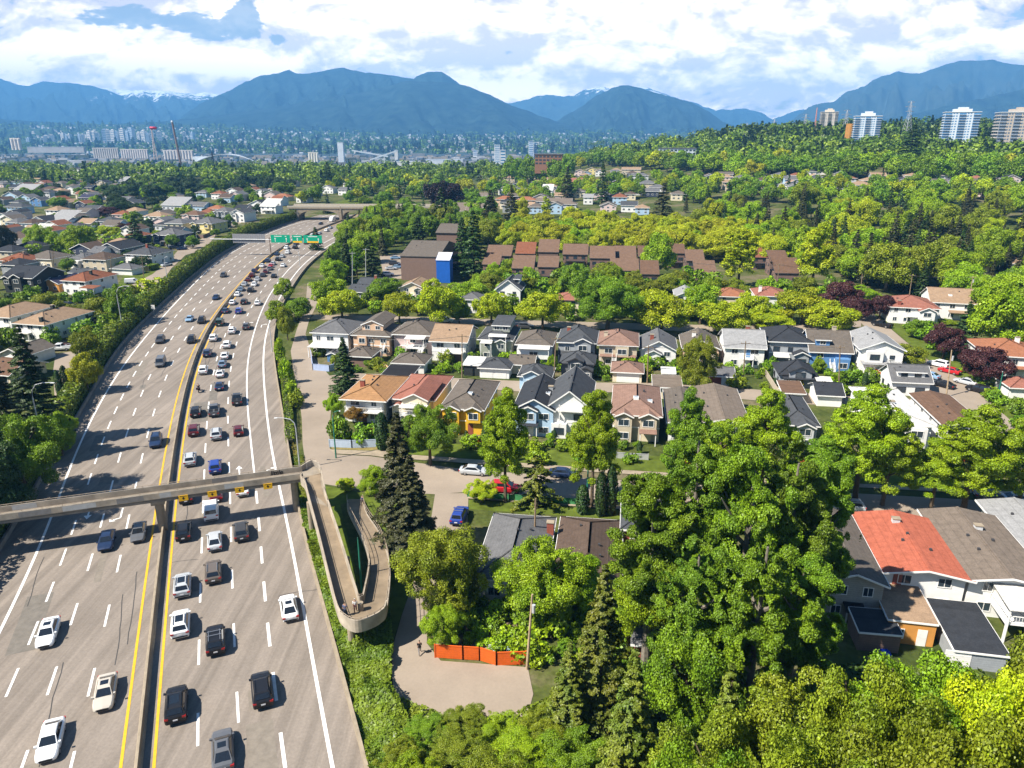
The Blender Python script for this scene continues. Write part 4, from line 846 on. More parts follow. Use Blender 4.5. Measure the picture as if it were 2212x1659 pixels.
mass('far_woods', [(-40,395),(0,352),(240,346),(420,350),(640,352),(860,352),(1060,350),(1160,345),(1160,395),(1000,392),(820,398),(640,402),(300,402),(0,402)], 900, (9,17), [FD, FM, FB], 1, .3)
mass('far_woods', [(1080,362),(1080,335),(1300,312),(1480,312),(1700,318),(2250,330),(2250,366),(1500,358),(1200,352)], 800, (10,17), [FD, FM, FB, FM], 2, .25)
mass('far_woods', [(1480,305),(1620,290),(1780,280),(2250,268),(2250,318),(1900,316),(1600,314)], 900, (11,19), [FD, FM, FM], 3, .55)

scatter([(1900,640),(2212,650),(2260,560),(2260,760),(2212,740),(2130,700),(2100,650),(1990,650)], 22, [(4,'mid',BRIGHT,'bright green tree on the slope above the purple trees'),(2,'mid',MID,'mid green tree on the slope above the purple trees'),(1,'conifer',DARK,'dark conifer on the slope above the purple trees')], (10,15), '', 'trees on the slope above the purple trees', .5, (.9,1.1), 12, nm='grove_tree')

for x, yt in ((1140,338),(1158,346),(1176,350),(1194,345),(1212,349),(1228,336),(1100,338),(1120,342)): vtree('far', x, 396, yt, 34, MID, 'round tree in front of the brick hall on the ridge', 'trees before the brick hall')

mass('far_woods', [(-700,385),(-10,385),(-10,620),(-100,900),(-700,900)], 420, (7,14), [FD, FM, FB, FM], 4, .3)
mass('far_woods', [(2290,430),(2800,440),(2900,1000),(2420,1000),(2300,640)], 260, (8,15), [FD, FM, FB, FM], 5, .25)
# ------------------------------------------------------------------ houses
GR = radians(-9)
WC = {'white':(.74,.73,.70),'cream':(.66,.58,.42),'beige':(.50,.43,.32),'peach':(.62,.42,.28),'yellow':(.66,.40,.03),'paleyellow':(.70,.58,.25),'blue':(.10,.22,.42),'ltblue':(.38,.52,.66),'grey':(.30,.32,.34),'ltgrey':(.52,.53,.54),
      'charcoal':(.06,.068,.075),'dkgrey':(.14,.15,.16),'greygreen':(.30,.32,.27),'brown':(.19,.125,.10),'navy':(.045,.055,.085),'pink':(.62,.48,.45),'black':(.03,.035,.035),'tan':(.42,.36,.28),'orange':(.55,.25,.06),'taupe':(.36,.34,.30),'redbrick':(.26,.075,.05)}
RC = {'grey': (0.115, 0.115, 0.118), 'ltgrey': (0.25, 0.25, 0.25), 'charcoal': (0.032, 0.035, 0.041), 'dkgrey': (0.062, 0.066, 0.072), 'brown': (0.085, 0.06, 0.046), 'greybrown': (0.115, 0.098, 0.082), 'orange': (0.29, 0.16, 0.075), 'salmon': (0.25, 0.105, 0.075), 'tan': (0.27, 0.185, 0.12), 'pinktile': (0.21, 0.13, 0.1), 'redbrown': (0.19, 0.075, 0.042), 'red': (0.34, 0.10, 0.06), 'white': (0.52, 0.51, 0.48), 'midbrown': (0.125, 0.075, 0.05), 'navy': (0.04, 0.04, 0.07), 'terracotta': (0.26, 0.11, 0.06), 'taupe': (0.155, 0.125, 0.1), 'black': (0.02, 0.02, 0.022), 'cedar': (0.15, 0.095, 0.066)}
TRIMW = mat((.78,.77,.74), .6, .05); TRIMD = mat((.05,.05,.055), .6, .1); GLASS = glass(); GLASSB = glass((.10,.14,.16), .06)
def wallm(k): return mat(WC[k], .85, .10, .8, 0, .2) if k not in ('brown','charcoal','black','taupe','grey','navy') else banded(WC[k], .28, 2, .72, .14)
def roofm(k): return banded(RC[k], .19, 2, .80, .22, .9, .12)
WIN = {}
def window(parent, w, h, loc, rz, fr=None, mull=1):
    fr = fr or TRIMW; k = (round(w,1), round(h,1), mull)
    if k not in WIN:
        w, h = k[0], k[1]; t = .09; a = MB()
        a.box(-w/2-t, w/2+t, -.07, .02, -h/2-t, -h/2); a.box(-w/2-t, w/2+t, -.07, .02, h/2, h/2+t); a.box(-w/2-t, -w/2, -.068, .02, -h/2, h/2); a.box(w/2, w/2+t, -.068, .02, -h/2, h/2)
        for i in range(mull): x = -w/2 + w*(i+1)/(mull+1); a.box(x-.03, x+.03, -.05, .0, -h/2, h/2)
        b = MB().quad((-w/2,-.02,-h/2),(w/2,-.02,-h/2),(w/2,-.02,h/2),(-w/2,-.02,h/2)); WIN[k] = (a.mesh('window'), b.mesh('pane'))
    f = link('window', WIN[k][0], fr, parent, loc, rz); link('pane', WIN[k][1], GLASS, f); return f
def roof_geo(kind, w, d, h, pitch, oh):
    """roof skin (top faces), edges along the eaves, height function"""
    x0, x1, y0, y1 = -w/2-oh, w/2+oh, -oh, d+oh; W_, D_ = x1-x0, y1-y0; e = h - oh*pitch*.6
    if kind == 'gx':
        r = e + pitch*D_/2; ym = (y0+y1)/2; F = [[(x0,y0,e),(x1,y0,e),(x1,ym,r),(x0,ym,r)], [(x1,y1,e),(x0,y1,e),(x0,ym,r),(x1,ym,r)]]
        E = [((x0,y0,e),(x1,y0,e)), ((x1,y1,e),(x0,y1,e)), ((x0,y0,e),(x0,ym,r)), ((x0,ym,r),(x0,y1,e)), ((x1,y0,e),(x1,ym,r)), ((x1,ym,r),(x1,y1,e))]
        zf = lambda x, y: r - abs(y-ym)*pitch
    elif kind == 'gy':
        r = e + pitch*W_/2; F = [[(x0,y1,e),(x0,y0,e),(0,y0,r),(0,y1,r)], [(x1,y0,e),(x1,y1,e),(0,y1,r),(0,y0,r)]]
        E = [((x0,y1,e),(x0,y0,e)), ((x1,y0,e),(x1,y1,e)), ((x0,y0,e),(0,y0,r)), ((0,y0,r),(x1,y0,e)), ((x0,y1,e),(0,y1,r)), ((0,y1,r),(x1,y1,e))]
        zf = lambda x, y: r - abs(x)*pitch
    elif kind == 'hip':
        q = min(W_, D_)/2; r = e + pitch*q; ym = (y0+y1)/2
        if D_ >= W_: a, b = (0, y0+q, r), (0, y1-q, r); F = [[(x0,y0,e),(x1,y0,e),a], [(x1,y0,e),(x1,y1,e),b,a], [(x1,y1,e),(x0,y1,e),b], [(x0,y1,e),(x0,y0,e),a,b]]
        else: a, b = (x0+q, ym, r), (x1-q, ym, r); F = [[(x0,y0,e),(x1,y0,e),b,a], [(x1,y0,e),(x1,y1,e),b], [(x1,y1,e),(x0,y1,e),a,b], [(x0,y1,e),(x0,y0,e),a]]
        E = [((x0,y0,e),(x1,y0,e)), ((x1,y0,e),(x1,y1,e)), ((x1,y1,e),(x0,y1,e)), ((x0,y1,e),(x0,y0,e))]
        zf = lambda x, y: e + pitch*min(x-x0, x1-x, y-y0, y1-y)
    else:
        r = h+.12 + pitch*D_; F = [[(x0,y0,h+.12),(x1,y0,h+.12),(x1,y1,r),(x0,y1,r)]]
        E = [((x0,y0,h+.12),(x1,y0,h+.12)), ((x1,y0,h+.12),(x1,y1,r)), ((x1,y1,r),(x0,y1,r)), ((x0,y1,r),(x0,y0,h+.12))]
        zf = lambda x, y: h+.12 + pitch*(y-y0)
    return F, E, zf
def roof_mb(F, E, t=.16):
    mb = MB()
    for f in F: mb.quad(*f); mb.quad(*[(p[0],p[1],p[2]-t) for p in reversed(f)])
    for a, b in E: mb.quad((a[0],a[1],a[2]-t), (b[0],b[1],b[2]-t), b, a)
    return mb
def fascia_mb(E, out=.03, hh=.22):
    mb = MB()
    for a, b in E:
        a, b = Vector(a), Vector(b); d = (b-a); n = Vector((d.y, -d.x, 0)); n = n.normalized()*out if n.length > 1e-6 else Vector((0,-out,0))
        o = Vector((0,0,-.12)); mb.beam(a+n+o, b+n+o, .06, hh)
    return mb
def wall_mb(kind, w, d, h, pitch, oh):
    mb = MB(); x0, x1 = -w/2, w/2; z0 = -.6
    lo = h - .0
    mb.box(x0, x1, 0, d, z0, h-.05)
    if kind == 'gx':
        r = h + pitch*d/2 - .12
        for x in (x0, x1): mb.quad((x,0,h-.05),(x,d,h-.05),(x,d/2,r)) if x > 0 else mb.quad((x,d,h-.05),(x,0,h-.05),(x,d/2,r))
    if kind == 'gy':
        r = h + pitch*w/2 - .12; mb.quad((x0,0,h-.05),(x1,0,h-.05),(0,0,r)); mb.quad((x1,d,h-.05),(x0,d,h-.05),(0,d,r))
    return mb
HOUSES = []
def house(label, x, y, wpx, d, h, roof, wall, rf, feats=(), trim='w', rot=GR, pitch=.42, oh=.5, name='house', group=None, win='auto', loc=None, w=None, det=2, seed=None, wtrim=None, sides=None):
    p = loc or hit(x, y); w = w or wpx/ppm(p); rnd = random.Random(seed if seed is not None else int(x*7+y*13))
    p = Vector(p)
    root = thing(name, label, name.split('_')[-1], p, rot, group); HOUSES.append((p, w, d, rot))
    wm_ = wallm(wall); rm_ = roofm(rf); tm_ = TRIMW if trim == 'w' else TRIMD if trim == 'd' else mat(trim, .7, .05)
    F, E, zf = roof_geo(roof, w, d, h, pitch, oh)
    obj('wall', wall_mb(roof, w, d, h, pitch, oh), wm_, root)
    ro = obj('roof', roof_mb(F, E), rm_, root); obj('fascia', fascia_mb(E), tm_, ro)
    if det > 1 and roof != 'flat':                                    # ridge caps, vents
        rd = MB()
        if roof == 'hip':
            for f in F:
                for i in range(len(f)):
                    a, b = f[i], f[(i+1)%len(f)]
                    if abs(a[2]-b[2]) > .3 or (a[2] > h+.2 and b[2] > h+.2): rd.beam(Vector(a)+Vector((0,0,.03)), Vector(b)+Vector((0,0,.03)), .2, .07)
        else:
            t = F[0][2], F[0][3]; rd.beam(Vector(t[0])+Vector((0,0,.03)), Vector(t[1])+Vector((0,0,.03)), .24, .08)
        if rd.v: obj('ridge_cap', rd, rm_, ro)
        for _ in range(3):
            vx, vy = rnd.uniform(-.3,.3)*w, rnd.uniform(.25,.75)*d; obj('roof_vent', MB().box(-.14, .14, -.14, .14, -.05, .28), TRIMD, ro, loc=(vx, vy, zf(vx, vy)))
    wt = tm_ if wtrim is None else (TRIMW if wtrim == 'w' else TRIMD)
    nf = max(1, round(h/2.8)); right = p.x*cos(rot) - 0 < 0
    vis = sides if sides is not None else ('r' if (Vector((cos(rot), sin(rot))).dot(Vector((-p.x, -p.y)))) > 0 else 'l')
    if win == 'auto':
        for f in range(nf):
            z = 1.35 + f*2.75
            if z + .7 > h: z = h - 1.1
            n = max(2, int(w/3.2))
            for i in range(n):
                u = -w/2 + w*(i+.5)/n; ww = rnd.choice([1.0,1.4,1.8]) if det > 1 else 1.4
                if any(ft[0] in ('bay','door','garage') and abs(ft[1]-u) < ft[2]/2+ww/2 and (ft[0] == 'bay' or f == 0) for ft in feats): continue
                window(root, ww, 1.15, (u, 0, z), 0, wt, 1)
            if det > 1:
                n = max(2, int(d/4))
                for i in range(n):
                    v = d*(i+.5)/n + rnd.uniform(-.4,.4)
                    for s_ in vis: window(root, rnd.choice([.7,1.1]), 1.0, ((w/2 if s_ == 'r' else -w/2), v, z), pi/2 if s_ == 'r' else -pi/2, wt, 1)
    for ft in feats:
        k = ft[0]
        if k == 'bay':                                               # projecting gabled bay: u, width, z0, z1, projection, gable?
            _, u, bw, z0, z1, pj, gab = ft; g = MB(); g.box(u-bw/2, u+bw/2, -pj, .02, z0, z1)
            rr = z1 + .45*(bw/2+.35)
            if gab: g.quad((u-bw/2,-pj,z1),(u+bw/2,-pj,z1),(u,-pj,z1+.45*bw/2))
            by = obj('bay', g, wm_, root)
            if gab:
                yb = 1.2
                while yb < d*.6 and zf(max(-w/2,min(w/2,u)), yb) < rr: yb += .3
                a0, a1, yf = u-bw/2-.35, u+bw/2+.35, -pj-.4
                FF = [[(a0,yb,z1-.05),(a0,yf,z1-.05),(u,yf,rr),(u,yb,rr)], [(a1,yf,z1-.05),(a1,yb,z1-.05),(u,yb,rr),(u,yf,rr)]]
                EE = [((a0,yf,z1-.05),(u,yf,rr)), ((u,yf,rr),(a1,yf,z1-.05)), ((a0,yb,z1-.05),(a0,yf,z1-.05)), ((a1,yf,z1-.05),(a1,yb,z1-.05))]
                gr_ = obj('gable_roof', roof_mb(FF, EE, .12), rm_, root); obj('gable_trim', fascia_mb(EE[:2]), tm_, gr_)
            n_ = max(1, round((z1-z0)/2.8))
            for q in range(n_): window(by, min(2.0, bw*.62), 1.25, (u, -pj, z0 + (z1-z0)*(q+.5)/n_), 0, wt, 1)
        elif k == 'porch':                                           # lean-to roof on posts: u, width, depth, z, roof colour
            _, u, pw, dep, z, c = ft; g = MB(); g.add([(u-pw/2,.0,z+.35),(u+pw/2,.0,z+.35),(u+pw/2,-dep,z),(u-pw/2,-dep,z),(u-pw/2,.0,z+.27),(u+pw/2,.0,z+.27),(u+pw/2,-dep,z-.08),(u-pw/2,-dep,z-.08)], [(3,2,1,0),(4,5,6,7),(2,3,7,6),(0,3,7,4)[::-1],(1,2,6,5)])
            q = obj('porch_roof', g, roofm(c) if c in RC else mat(WC[c],.6,.06), root)
            for sx in (-1, 1): obj('porch_post', MB().box(u+sx*(pw/2-.2)-.07, u+sx*(pw/2-.2)+.07, -dep+.15, -dep+.29, -.3, z-.06), tm_, q)
        elif k == 'deck':                                            # raised deck with railing: u, width, depth, z
            _, u, pw, dep, z = ft; q = obj('balcony', MB().box(u-pw/2, u+pw/2, -dep, -.01, z-.18, z), tm_, root); g = MB()
            for a, b in (((u-pw/2+.05,-dep+.05),(u+pw/2-.05,-dep+.05)), ((u-pw/2+.05,-dep+.05),(u-pw/2+.05,-.05)), ((u+pw/2-.05,-dep+.05),(u+pw/2-.05,-.05))):
                for zz in (z+.95, z+.12): g.beam((a[0],a[1],zz), (b[0],b[1],zz), .07, .07)
                L_ = (Vector(b)-Vector(a)).length; n_ = max(2, int(L_/.3))
                for i in range(n_+1):
                    t = i/n_; xx, yy = a[0]+(b[0]-a[0])*t, a[1]+(b[1]-a[1])*t; g.beam((xx,yy,z), (xx,yy,z+.93), .035, .035)
            obj('railing', g, tm_, q)
            for sx in (-1, 1): obj('balcony_post', MB().box(u+sx*(pw/2-.15)-.08, u+sx*(pw/2-.15)+.08, -dep+.1, -dep+.26, -.5, z-.18), tm_, q)
        elif k == 'stair':                                           # outside stair coming down to the front: u, z, start depth
            _, u, z, y0 = ft; g = MB(); n_ = int(z/.19); run = n_*.26
            for i in range(n_): g.box(u-.5, u+.5, -y0-(i+1)*.26, -y0-i*.26, z-(i+1)*.19-.06, z-(i+1)*.19)
            for sx in (-.5, .5):
                g.beam((u+sx,-y0,z-.15), (u+sx,-y0-run,-.05), .06, .25); g.beam((u+sx,-y0,z+.85), (u+sx,-y0-run,.9), .06, .06)
                for i in range(0, n_+1, 3): g.beam((u+sx,-y0-i*.26,z-i*.19-.1), (u+sx,-y0-i*.26,z-i*.19+.85), .05, .05)
            obj('stair', g, tm_ if trim == 'w' else mat(WC['tan'],.8,.1), root)
        elif k == 'chimney':
            _, cx_, cy_, hh, c = ft; z = zf(cx_, cy_); q = obj('chimney', MB().box(cx_-.45, cx_+.45, cy_-.35, cy_+.35, z-.6, z+hh), mat(WC.get(c, (.3,.1,.06)), .9, .25, 3), ro); obj('chimney_cap', MB().box(cx_-.52, cx_+.52, cy_-.42, cy_+.42, z+hh, z+hh+.12), CONC, q)
        elif k == 'sky':
            _, cx_, cy_ = ft; z = zf(cx_, cy_); q = obj('skylight', MB().box(cx_-.5, cx_+.5, cy_-.6, cy_+.6, z-.3, z+.16), TRIMW, ro); obj('pane', MB().box(cx_-.4, cx_+.4, cy_-.5, cy_+.5, z+.16, z+.2), glass((.35,.38,.4), .15), q)
        elif k == 'door':
            _, u, dw, z, c = ft; obj('door', MB().box(u-dw/2, u+dw/2, -.06, .03, z, z+2.1), mat(WC.get(c,(.3,.1,.05)), .6, .1), root)
        elif k == 'garage':
            _, u, dw, c = ft; g = MB(); g.box(u-dw/2, u+dw/2, -.05, .02, 0, 2.15)
            for zz in (.52, 1.05, 1.6): g.box(u-dw/2, u+dw/2, -.065, -.05, zz-.02, zz+.02)
            obj('garage_door', g, mat(WC[c], .6, .06), root)
        elif k == 'dormer':                                          # u, width, y of its face, height of face, roof slopes back
            _, u, dw, yf, fh, gab = ft; z0 = zf(u, yf) - .3; zt = zf(u, yf) + fh; yb = yf
            while yb < d and zf(u, yb) < zt + .1: yb += .25
            g = MB(); g.box(u-dw/2, u+dw/2, yf, yb, z0, zt); dm = obj('dormer', g, wm_, root); a0, a1 = u-dw/2-.3, u+dw/2+.3
            if gab:
                rr = zt + .4*(dw/2+.3); obj('dormer_gable', MB().quad((u-dw/2,yf,zt),(u+dw/2,yf,zt),(u,yf,zt+.4*dw/2)), wm_, dm)
                FF = [[(a0,yb+1.5,zt),(a0,yf-.3,zt),(u,yf-.3,rr),(u,yb+1.5,rr)], [(a1,yf-.3,zt),(a1,yb+1.5,zt),(u,yb+1.5,rr),(u,yf-.3,rr)]]; EE = [((a0,yf-.3,zt),(u,yf-.3,rr)), ((u,yf-.3,rr),(a1,yf-.3,zt)), ((a0,yb,zt),(a0,yf-.3,zt)), ((a1,yf-.3,zt),(a1,yb,zt))]
            else:
                FF = [[(a0,yf-.35,zt),(a1,yf-.35,zt),(a1,yb+.6,zt+.35),(a0,yb+.6,zt+.35)]]; EE = [((a0,yf-.35,zt),(a1,yf-.35,zt)), ((a1,yf-.35,zt),(a1,yb+.6,zt+.35)), ((a0,yb+.6,zt+.35),(a0,yf-.35,zt))]
            obj('dormer_roof', roof_mb(FF, EE, .12), rm_, dm); obj('dormer_trim', fascia_mb(EE[:2] if gab else EE[:1]), tm_, dm)
            for i in range(max(1, int(dw/2.2))): window(dm, 1.2, .9, (u - dw/2 + dw*(i+.5)/max(1,int(dw/2.2)), yf, zt-.75), 0, wt, 1)
        elif k == 'band':                                            # stringcourse
            obj('band', MB().box(-w/2-.04, w/2+.04, -.05, .05, ft[1]-.12, ft[1]+.12), tm_, root)
    return root
hs = house
# --- south row, facing the street
hs('white two storey house with a wide shallow orange roof and red chimney', 790, 912, 84, 14, 5.2, 'hip', 'white', 'orange', [('chimney',-1.8,4.5,1.3,'redbrick'),('door',-.2,1.0,0,'brown'),('deck',0,7.4,1.4,2.6)], oh=1.0, pitch=.30)
hs('beige house with ribbed salmon metal roof and a white awning under its gable', 893, 909, 92, 15, 4.8, 'hip', 'cream', 'salmon', [('bay',1.2,5.0,2.6,5.6,2.6,1),('porch',1.2,5.4,4.4,4.4,'white'),('deck',1.2,5.0,4.2,2.8),('bay',-2.6,2.6,0,3.4,1.2,1)], pitch=.34)
hs('bright yellow house with brown grey tiled roof and two small front gables', 1000, 937, 88, 16, 5.4, 'hip', 'yellow', 'greybrown', [('bay',-2.0,2.9,0,5.3,.8,1),('bay',2.2,2.7,2.6,5.3,.7,1),('sky',.6,4.2),('band',2.7),('door',1.5,1.0,0,'redbrick')], pitch=.40)
hs('light blue narrow house with charcoal roof and white trimmed gable', 1153, 942, 82, 15, 5.6, 'gy', 'ltblue', 'charcoal', [('bay',-1.0,3.0,2.9,5.6,.8,1),('porch',-.8,3.4,1.8,2.7,'charcoal'),('door',-.6,1.1,0,'white'),('sky',1.9,6),('chimney',2.2,9,.6,'grey')], pitch=.55, wtrim='w')
hs('white narrow house with steep grey gabled roof and black window frames', 1228, 944, 84, 15, 6.4, 'gy', 'white', 'dkgrey', [('deck',.6,5,1.0,5.6),('bay',-1.8,2.8,0,2.9,.9,0),('band',3.0)], pitch=.78, wtrim='d')
hs('beige house with tan tiled hip roof, skylight and two gabled bays', 1372, 952, 98, 16, 5.4, 'hip', 'beige', 'pinktile', [('bay',-2.3,3.0,0,5.2,.9,1),('bay',2.2,3.0,2.6,5.2,.8,1),('porch',2.2,3.2,2.4,2.5,'pinktile'),('door',2.0,1.6,0,'cream'),('sky',-.2,4),('sky',2.4,5),('band',2.7)], pitch=.42)
hs('long grey low roofed house with a white eaves board', 1560, 960, 100, 20, 4.2, 'gy', 'white', 'taupe', [], pitch=.22, sides='l')
hs('low house with greybrown roof half hidden by the narrow street tree', 1478, 955, 70, 18, 4.0, 'gy', 'white', 'greybrown', [], pitch=.24)
hs('grey shingled house with a small front gable glimpsed between street trees', 1722, 962, 72, 15, 4.3, 'hip', 'ltgrey', 'dkgrey', [('bay',.8,3.0,0,4.2,1.2,1)], pitch=.45)
hs('large white house with a bare white low pitched roof', 1950, 968, 100, 20, 4.8, 'hip', 'white', 'white', [('bay',1.5,3.5,0,4.4,1.2,0),('chimney',0,9,.4,'ltgrey')], pitch=.16, sides='l')
hs('white house with a brown low roof and white parapet', 2075, 965, 82, 17, 4.2, 'gy', 'white', 'midbrown', [], pitch=.2)
# --- second row, seen from the lane behind
hs('white two storey house with grey hip roof and a white carport awning', 716, 764, 80, 12, 5.8, 'hip', 'white', 'grey', [('porch',-.4,8.2,4.6,2.9,'white'),('deck',1.4,3.5,2.4,1.2)], pitch=.42)
hs('salmon stucco house with a gabled upper storey and stairs down its side', 804, 768, 80, 11, 5.6, 'hip', 'peach', 'greybrown', [('dormer',0,5.6,1.6,1.5,1),('bay',-2.3,2.4,2.8,5.4,.6,0),('stair',3.2,2.9,.2),('band',2.8)], pitch=.40)
hs('pale house with grey brown tiled hip roof and white balcony with stairs', 893, 768, 84, 12, 5.8, 'hip', 'pink', 'greybrown', [('porch',1.2,5.2,3.0,5.2,'white'),('deck',1.2,5.0,2.8,2.8),('stair',3.0,2.8,2.8),('bay',-2.6,2.4,0,2.7,.9,0)], pitch=.40)
hs('white house with a tan gabled roof and brown lower floor', 970, 780, 74, 13, 5.4, 'gx', 'white', 'tan', [('garage',1.4,4.2,'brown'),('deck',1.8,4.4,1.6,2.6),('stair',-1.6,2.6,.2),('band',2.6)], pitch=.38, oh=.7)
hs('grey green house with charcoal roof, roof deck and white awning', 1070, 778, 70, 12, 5.6, 'hip', 'greygreen', 'dkgrey', [('dormer',1.0,4.4,3.0,1.5,0),('bay',1.6,2.4,2.6,5.2,.8,1),('porch',.8,4.6,1.6,6.6,'white'),('porch',-2.0,3.0,2.4,5.0,'white')], pitch=.42)
hs('white house with grey hip roof and a glazed upper sunroom', 1153, 792, 74, 12, 5.8, 'hip', 'white', 'greybrown', [('bay',.2,7.2,2.7,5.2,2.4,0),('porch',.2,7.8,3.2,5.4,'white'),('stair',-3.2,2.7,2.4)], pitch=.40)
hs('dark grey craftsman house with crossed slate blue gables', 1244, 788, 78, 12, 6.0, 'hip', 'grey', 'dkgrey', [('bay',1.6,4.0,0,6.2,1.0,1),('porch',-.2,8.4,2.2,3.2,'dkgrey'),('chimney',-2.4,6,.8,'redbrick')], pitch=.55)
hs('tan stucco house with pink tiled hip roof and white outside stair', 1333, 793, 80, 12, 5.8, 'hip', 'beige', 'pinktile', [('bay',1.0,3.2,2.9,5.4,.7,0),('stair',-.8,2.9,.6),('band',2.9),('chimney',-3.2,5,1.0,'beige'),('porch',0,8.8,1.0,2.9,'pinktile')], pitch=.44)
hs('white gable fronted house with grey roof and red chimney', 1420, 792, 74, 12, 4.4, 'gy', 'white', 'grey', [('bay',-1.2,3.4,0,3.8,1.6,1),('chimney',-1.6,4,1.2,'redbrick'),('deck',-1.2,3.2,2.6,1.6)], pitch=.52)
hs('peach gabled house half hidden behind the bushy olive tree', 1512, 790, 74, 12, 4.6, 'gy', 'peach', 'greybrown', [('porch',1.4,4.0,2.4,2.9,'cream'),('deck',1.4,4.0,2.2,1.2),('chimney',-1.5,6,1.0,'white')], pitch=.45)
hs('white house with a big pale grey gabled roof', 1605, 794, 82, 12, 5.2, 'gx', 'white', 'ltgrey', [('deck',.8,2.6,1.6,2.6),('chimney',1.2,6.5,.9,'redbrick'),('door',.9,1.0,2.6,'blue')], pitch=.48)
hs('dark grey two storey house with a charcoal hip roof', 1703, 789, 86, 13, 6.2, 'hip', 'grey', 'charcoal', [('bay',2.4,3.4,0,3.4,2.2,1),('porch',-2.2,3.8,2.6,2.7,'white'),('band',3.1)], pitch=.42, wtrim='d')
hs('blue house with grey roof and a shed dormer', 1790, 798, 84, 12, 4.6, 'gx', 'blue', 'greybrown', [('dormer',-1.8,3.2,1.4,1.5,0),('chimney',1.6,6.2,.9,'tan'),('bay',2.6,3.0,0,3.2,1.8,0),('stair',.4,2.0,.2)], pitch=.62)
hs('large white house with grey gabled roof and a square black framed bay', 1898, 808, 86, 14, 6.2, 'gy', 'white', 'ltgrey', [('bay',-1.8,3.8,3.0,5.8,1.0,0),('deck',3.0,2.8,1.2,3.0),('porch',0,9.2,2.0,2.9,'ltgrey'),('deck',0,8.6,3.0,.6)], pitch=.42, wtrim='d')
hs('white cottage on the lane with grey gabled roof and a wide shed dormer', 1964, 855, 76, 8, 3.4, 'gx', 'white', 'grey', [('dormer',0,5.6,.9,1.2,0)], pitch=.62, wtrim='d', name='laneway_house', sides='l')
# --- garages and cottages along the lane
hs('brown sided garage with a grey brown hip roof', 776, 792, 54, 7, 2.9, 'hip', 'brown', 'greybrown', [], win=None, name='garage', pitch=.4)
hs('white garage with grey tiled hip roof', 883, 806, 68, 7, 2.7, 'hip', 'white', 'greybrown', [('garage',-.2,4.6,'white')], win=None, name='garage', pitch=.42)
hs('grey hipped garage with two white doors', 1068, 817, 64, 7, 2.7, 'hip', 'white', 'dkgrey', [('garage',-1.7,2.6,'white'),('garage',1.5,2.6,'white')], win=None, name='garage', pitch=.42)
hs('black carport with a flat white roof', 1020, 812, 36, 6, 2.7, 'flat', 'black', 'white', [], win=None, name='garage', pitch=.03, oh=.3)
hs('small gabled garage with brown grey roof', 1126, 808, 50, 6, 2.6, 'gx', 'cream', 'greybrown', [], win=None, name='garage', pitch=.42)
hs('light blue laneway cottage with charcoal roof and white gable trim', 1155, 842, 66, 7, 3.4, 'hip', 'ltblue', 'dkgrey', [('bay',-.6,3.8,0,3.9,1.0,1)], name='laneway_house', pitch=.5)
hs('dark grey laneway cottage with layered gables', 1246, 818, 68, 7, 4.0, 'hip', 'dkgrey', 'dkgrey', [('bay',-.4,3.4,2.2,4.6,1.0,1),('bay',2.0,3.0,0,2.8,1.8,1),('garage',2.0,2.4,'charcoal')], name='laneway_house', pitch=.5, trim='d', wtrim='w')
hs('pink tiled garage with a wide white door', 1354, 826, 62, 7, 2.7, 'hip', 'cream', 'pinktile', [('garage',.2,5.2,'white')], win=None, name='garage', pitch=.42)
hs('tiny white shed with a white door', 1443, 830, 28, 4, 2.6, 'flat', 'white', 'white', [('garage',0,2.2,'white')], win=None, name='garden_shed', pitch=.05, oh=.15)
hs('old red brick garage with a worn grey roof', 1557, 834, 48, 6, 2.6, 'gx', 'redbrick', 'grey', [('garage',.8,1.6,'white')], win=None, name='garage', pitch=.35)
hs('charcoal laneway cottage with big front gable and a white side awning', 1720, 838, 72, 8, 3.4, 'hip', 'grey', 'charcoal', [('bay',.4,4.8,2.4,4.2,.8,1),('porch',.2,7.0,1.4,2.5,'charcoal'),('porch',5.2,3.4,3.0,2.7,'white')], name='laneway_house', pitch=.5, trim='d')
hs('flat black roofed carport behind the orange roofed house', 857, 836, 60, 7, 2.6, 'flat', 'dkgrey', 'black', [], win=None, name='garage', pitch=.03)
hs('low brown shed roof at the lane by the yellow bush', 1712, 872, 40, 6, 2.4, 'flat', 'white', 'midbrown', [], win=None, name='garage', pitch=.08)
hs('garage with charcoal gabled roof and brown end wall', 1790, 878, 50, 7, 2.7, 'gx', 'white', 'charcoal', [], win=None, name='garage', pitch=.42)
hs('flat tan roofed garage behind the tan tiled house', 1440, 862, 54, 7, 2.7, 'flat', 'cream', 'taupe', [], win=None, name='garage', pitch=.04)
hs('tiny blue playhouse in the blue fenced yard', 718, 782, 22, 3, 2.0, 'gy', 'blue', 'grey', [], win=None, name='garden_shed', pitch=.45, oh=.2)
# --- north of the cross street
hs('white house with a grey pointed gable behind two lime maples', 1098, 660, 52, 10, 5.6, 'gy', 'white', 'dkgrey', [('deck',0,5,1.2,2.8),('dormer',2.2,1.8,4,1.2,0)], pitch=.75, wtrim='d')
hs('cream split gabled house with a tan roof behind a small lime maple', 892, 652, 54, 10, 5.0, 'gy', 'cream', 'tan', [('deck',1.0,5,1.2,2.6),('bay',2.4,3.0,0,4.6,1.2,1)], pitch=.42)
hs('grey roofed bungalow with a brick chimney beside the side lane', 806, 640, 70, 11, 3.6, 'gx', 'ltgrey', 'dkgrey', [('chimney',0,4,1.6,'redbrick')], pitch=.36)
hs('dark roofed low house tucked behind the green maple', 775, 648, 44, 9, 3.0, 'gx', 'grey', 'dkgrey', [], pitch=.35)
hs('white rendered house glimpsed beside a round maple', 1015, 676, 46, 9, 4.6, 'hip', 'white', 'grey', [], pitch=.4)
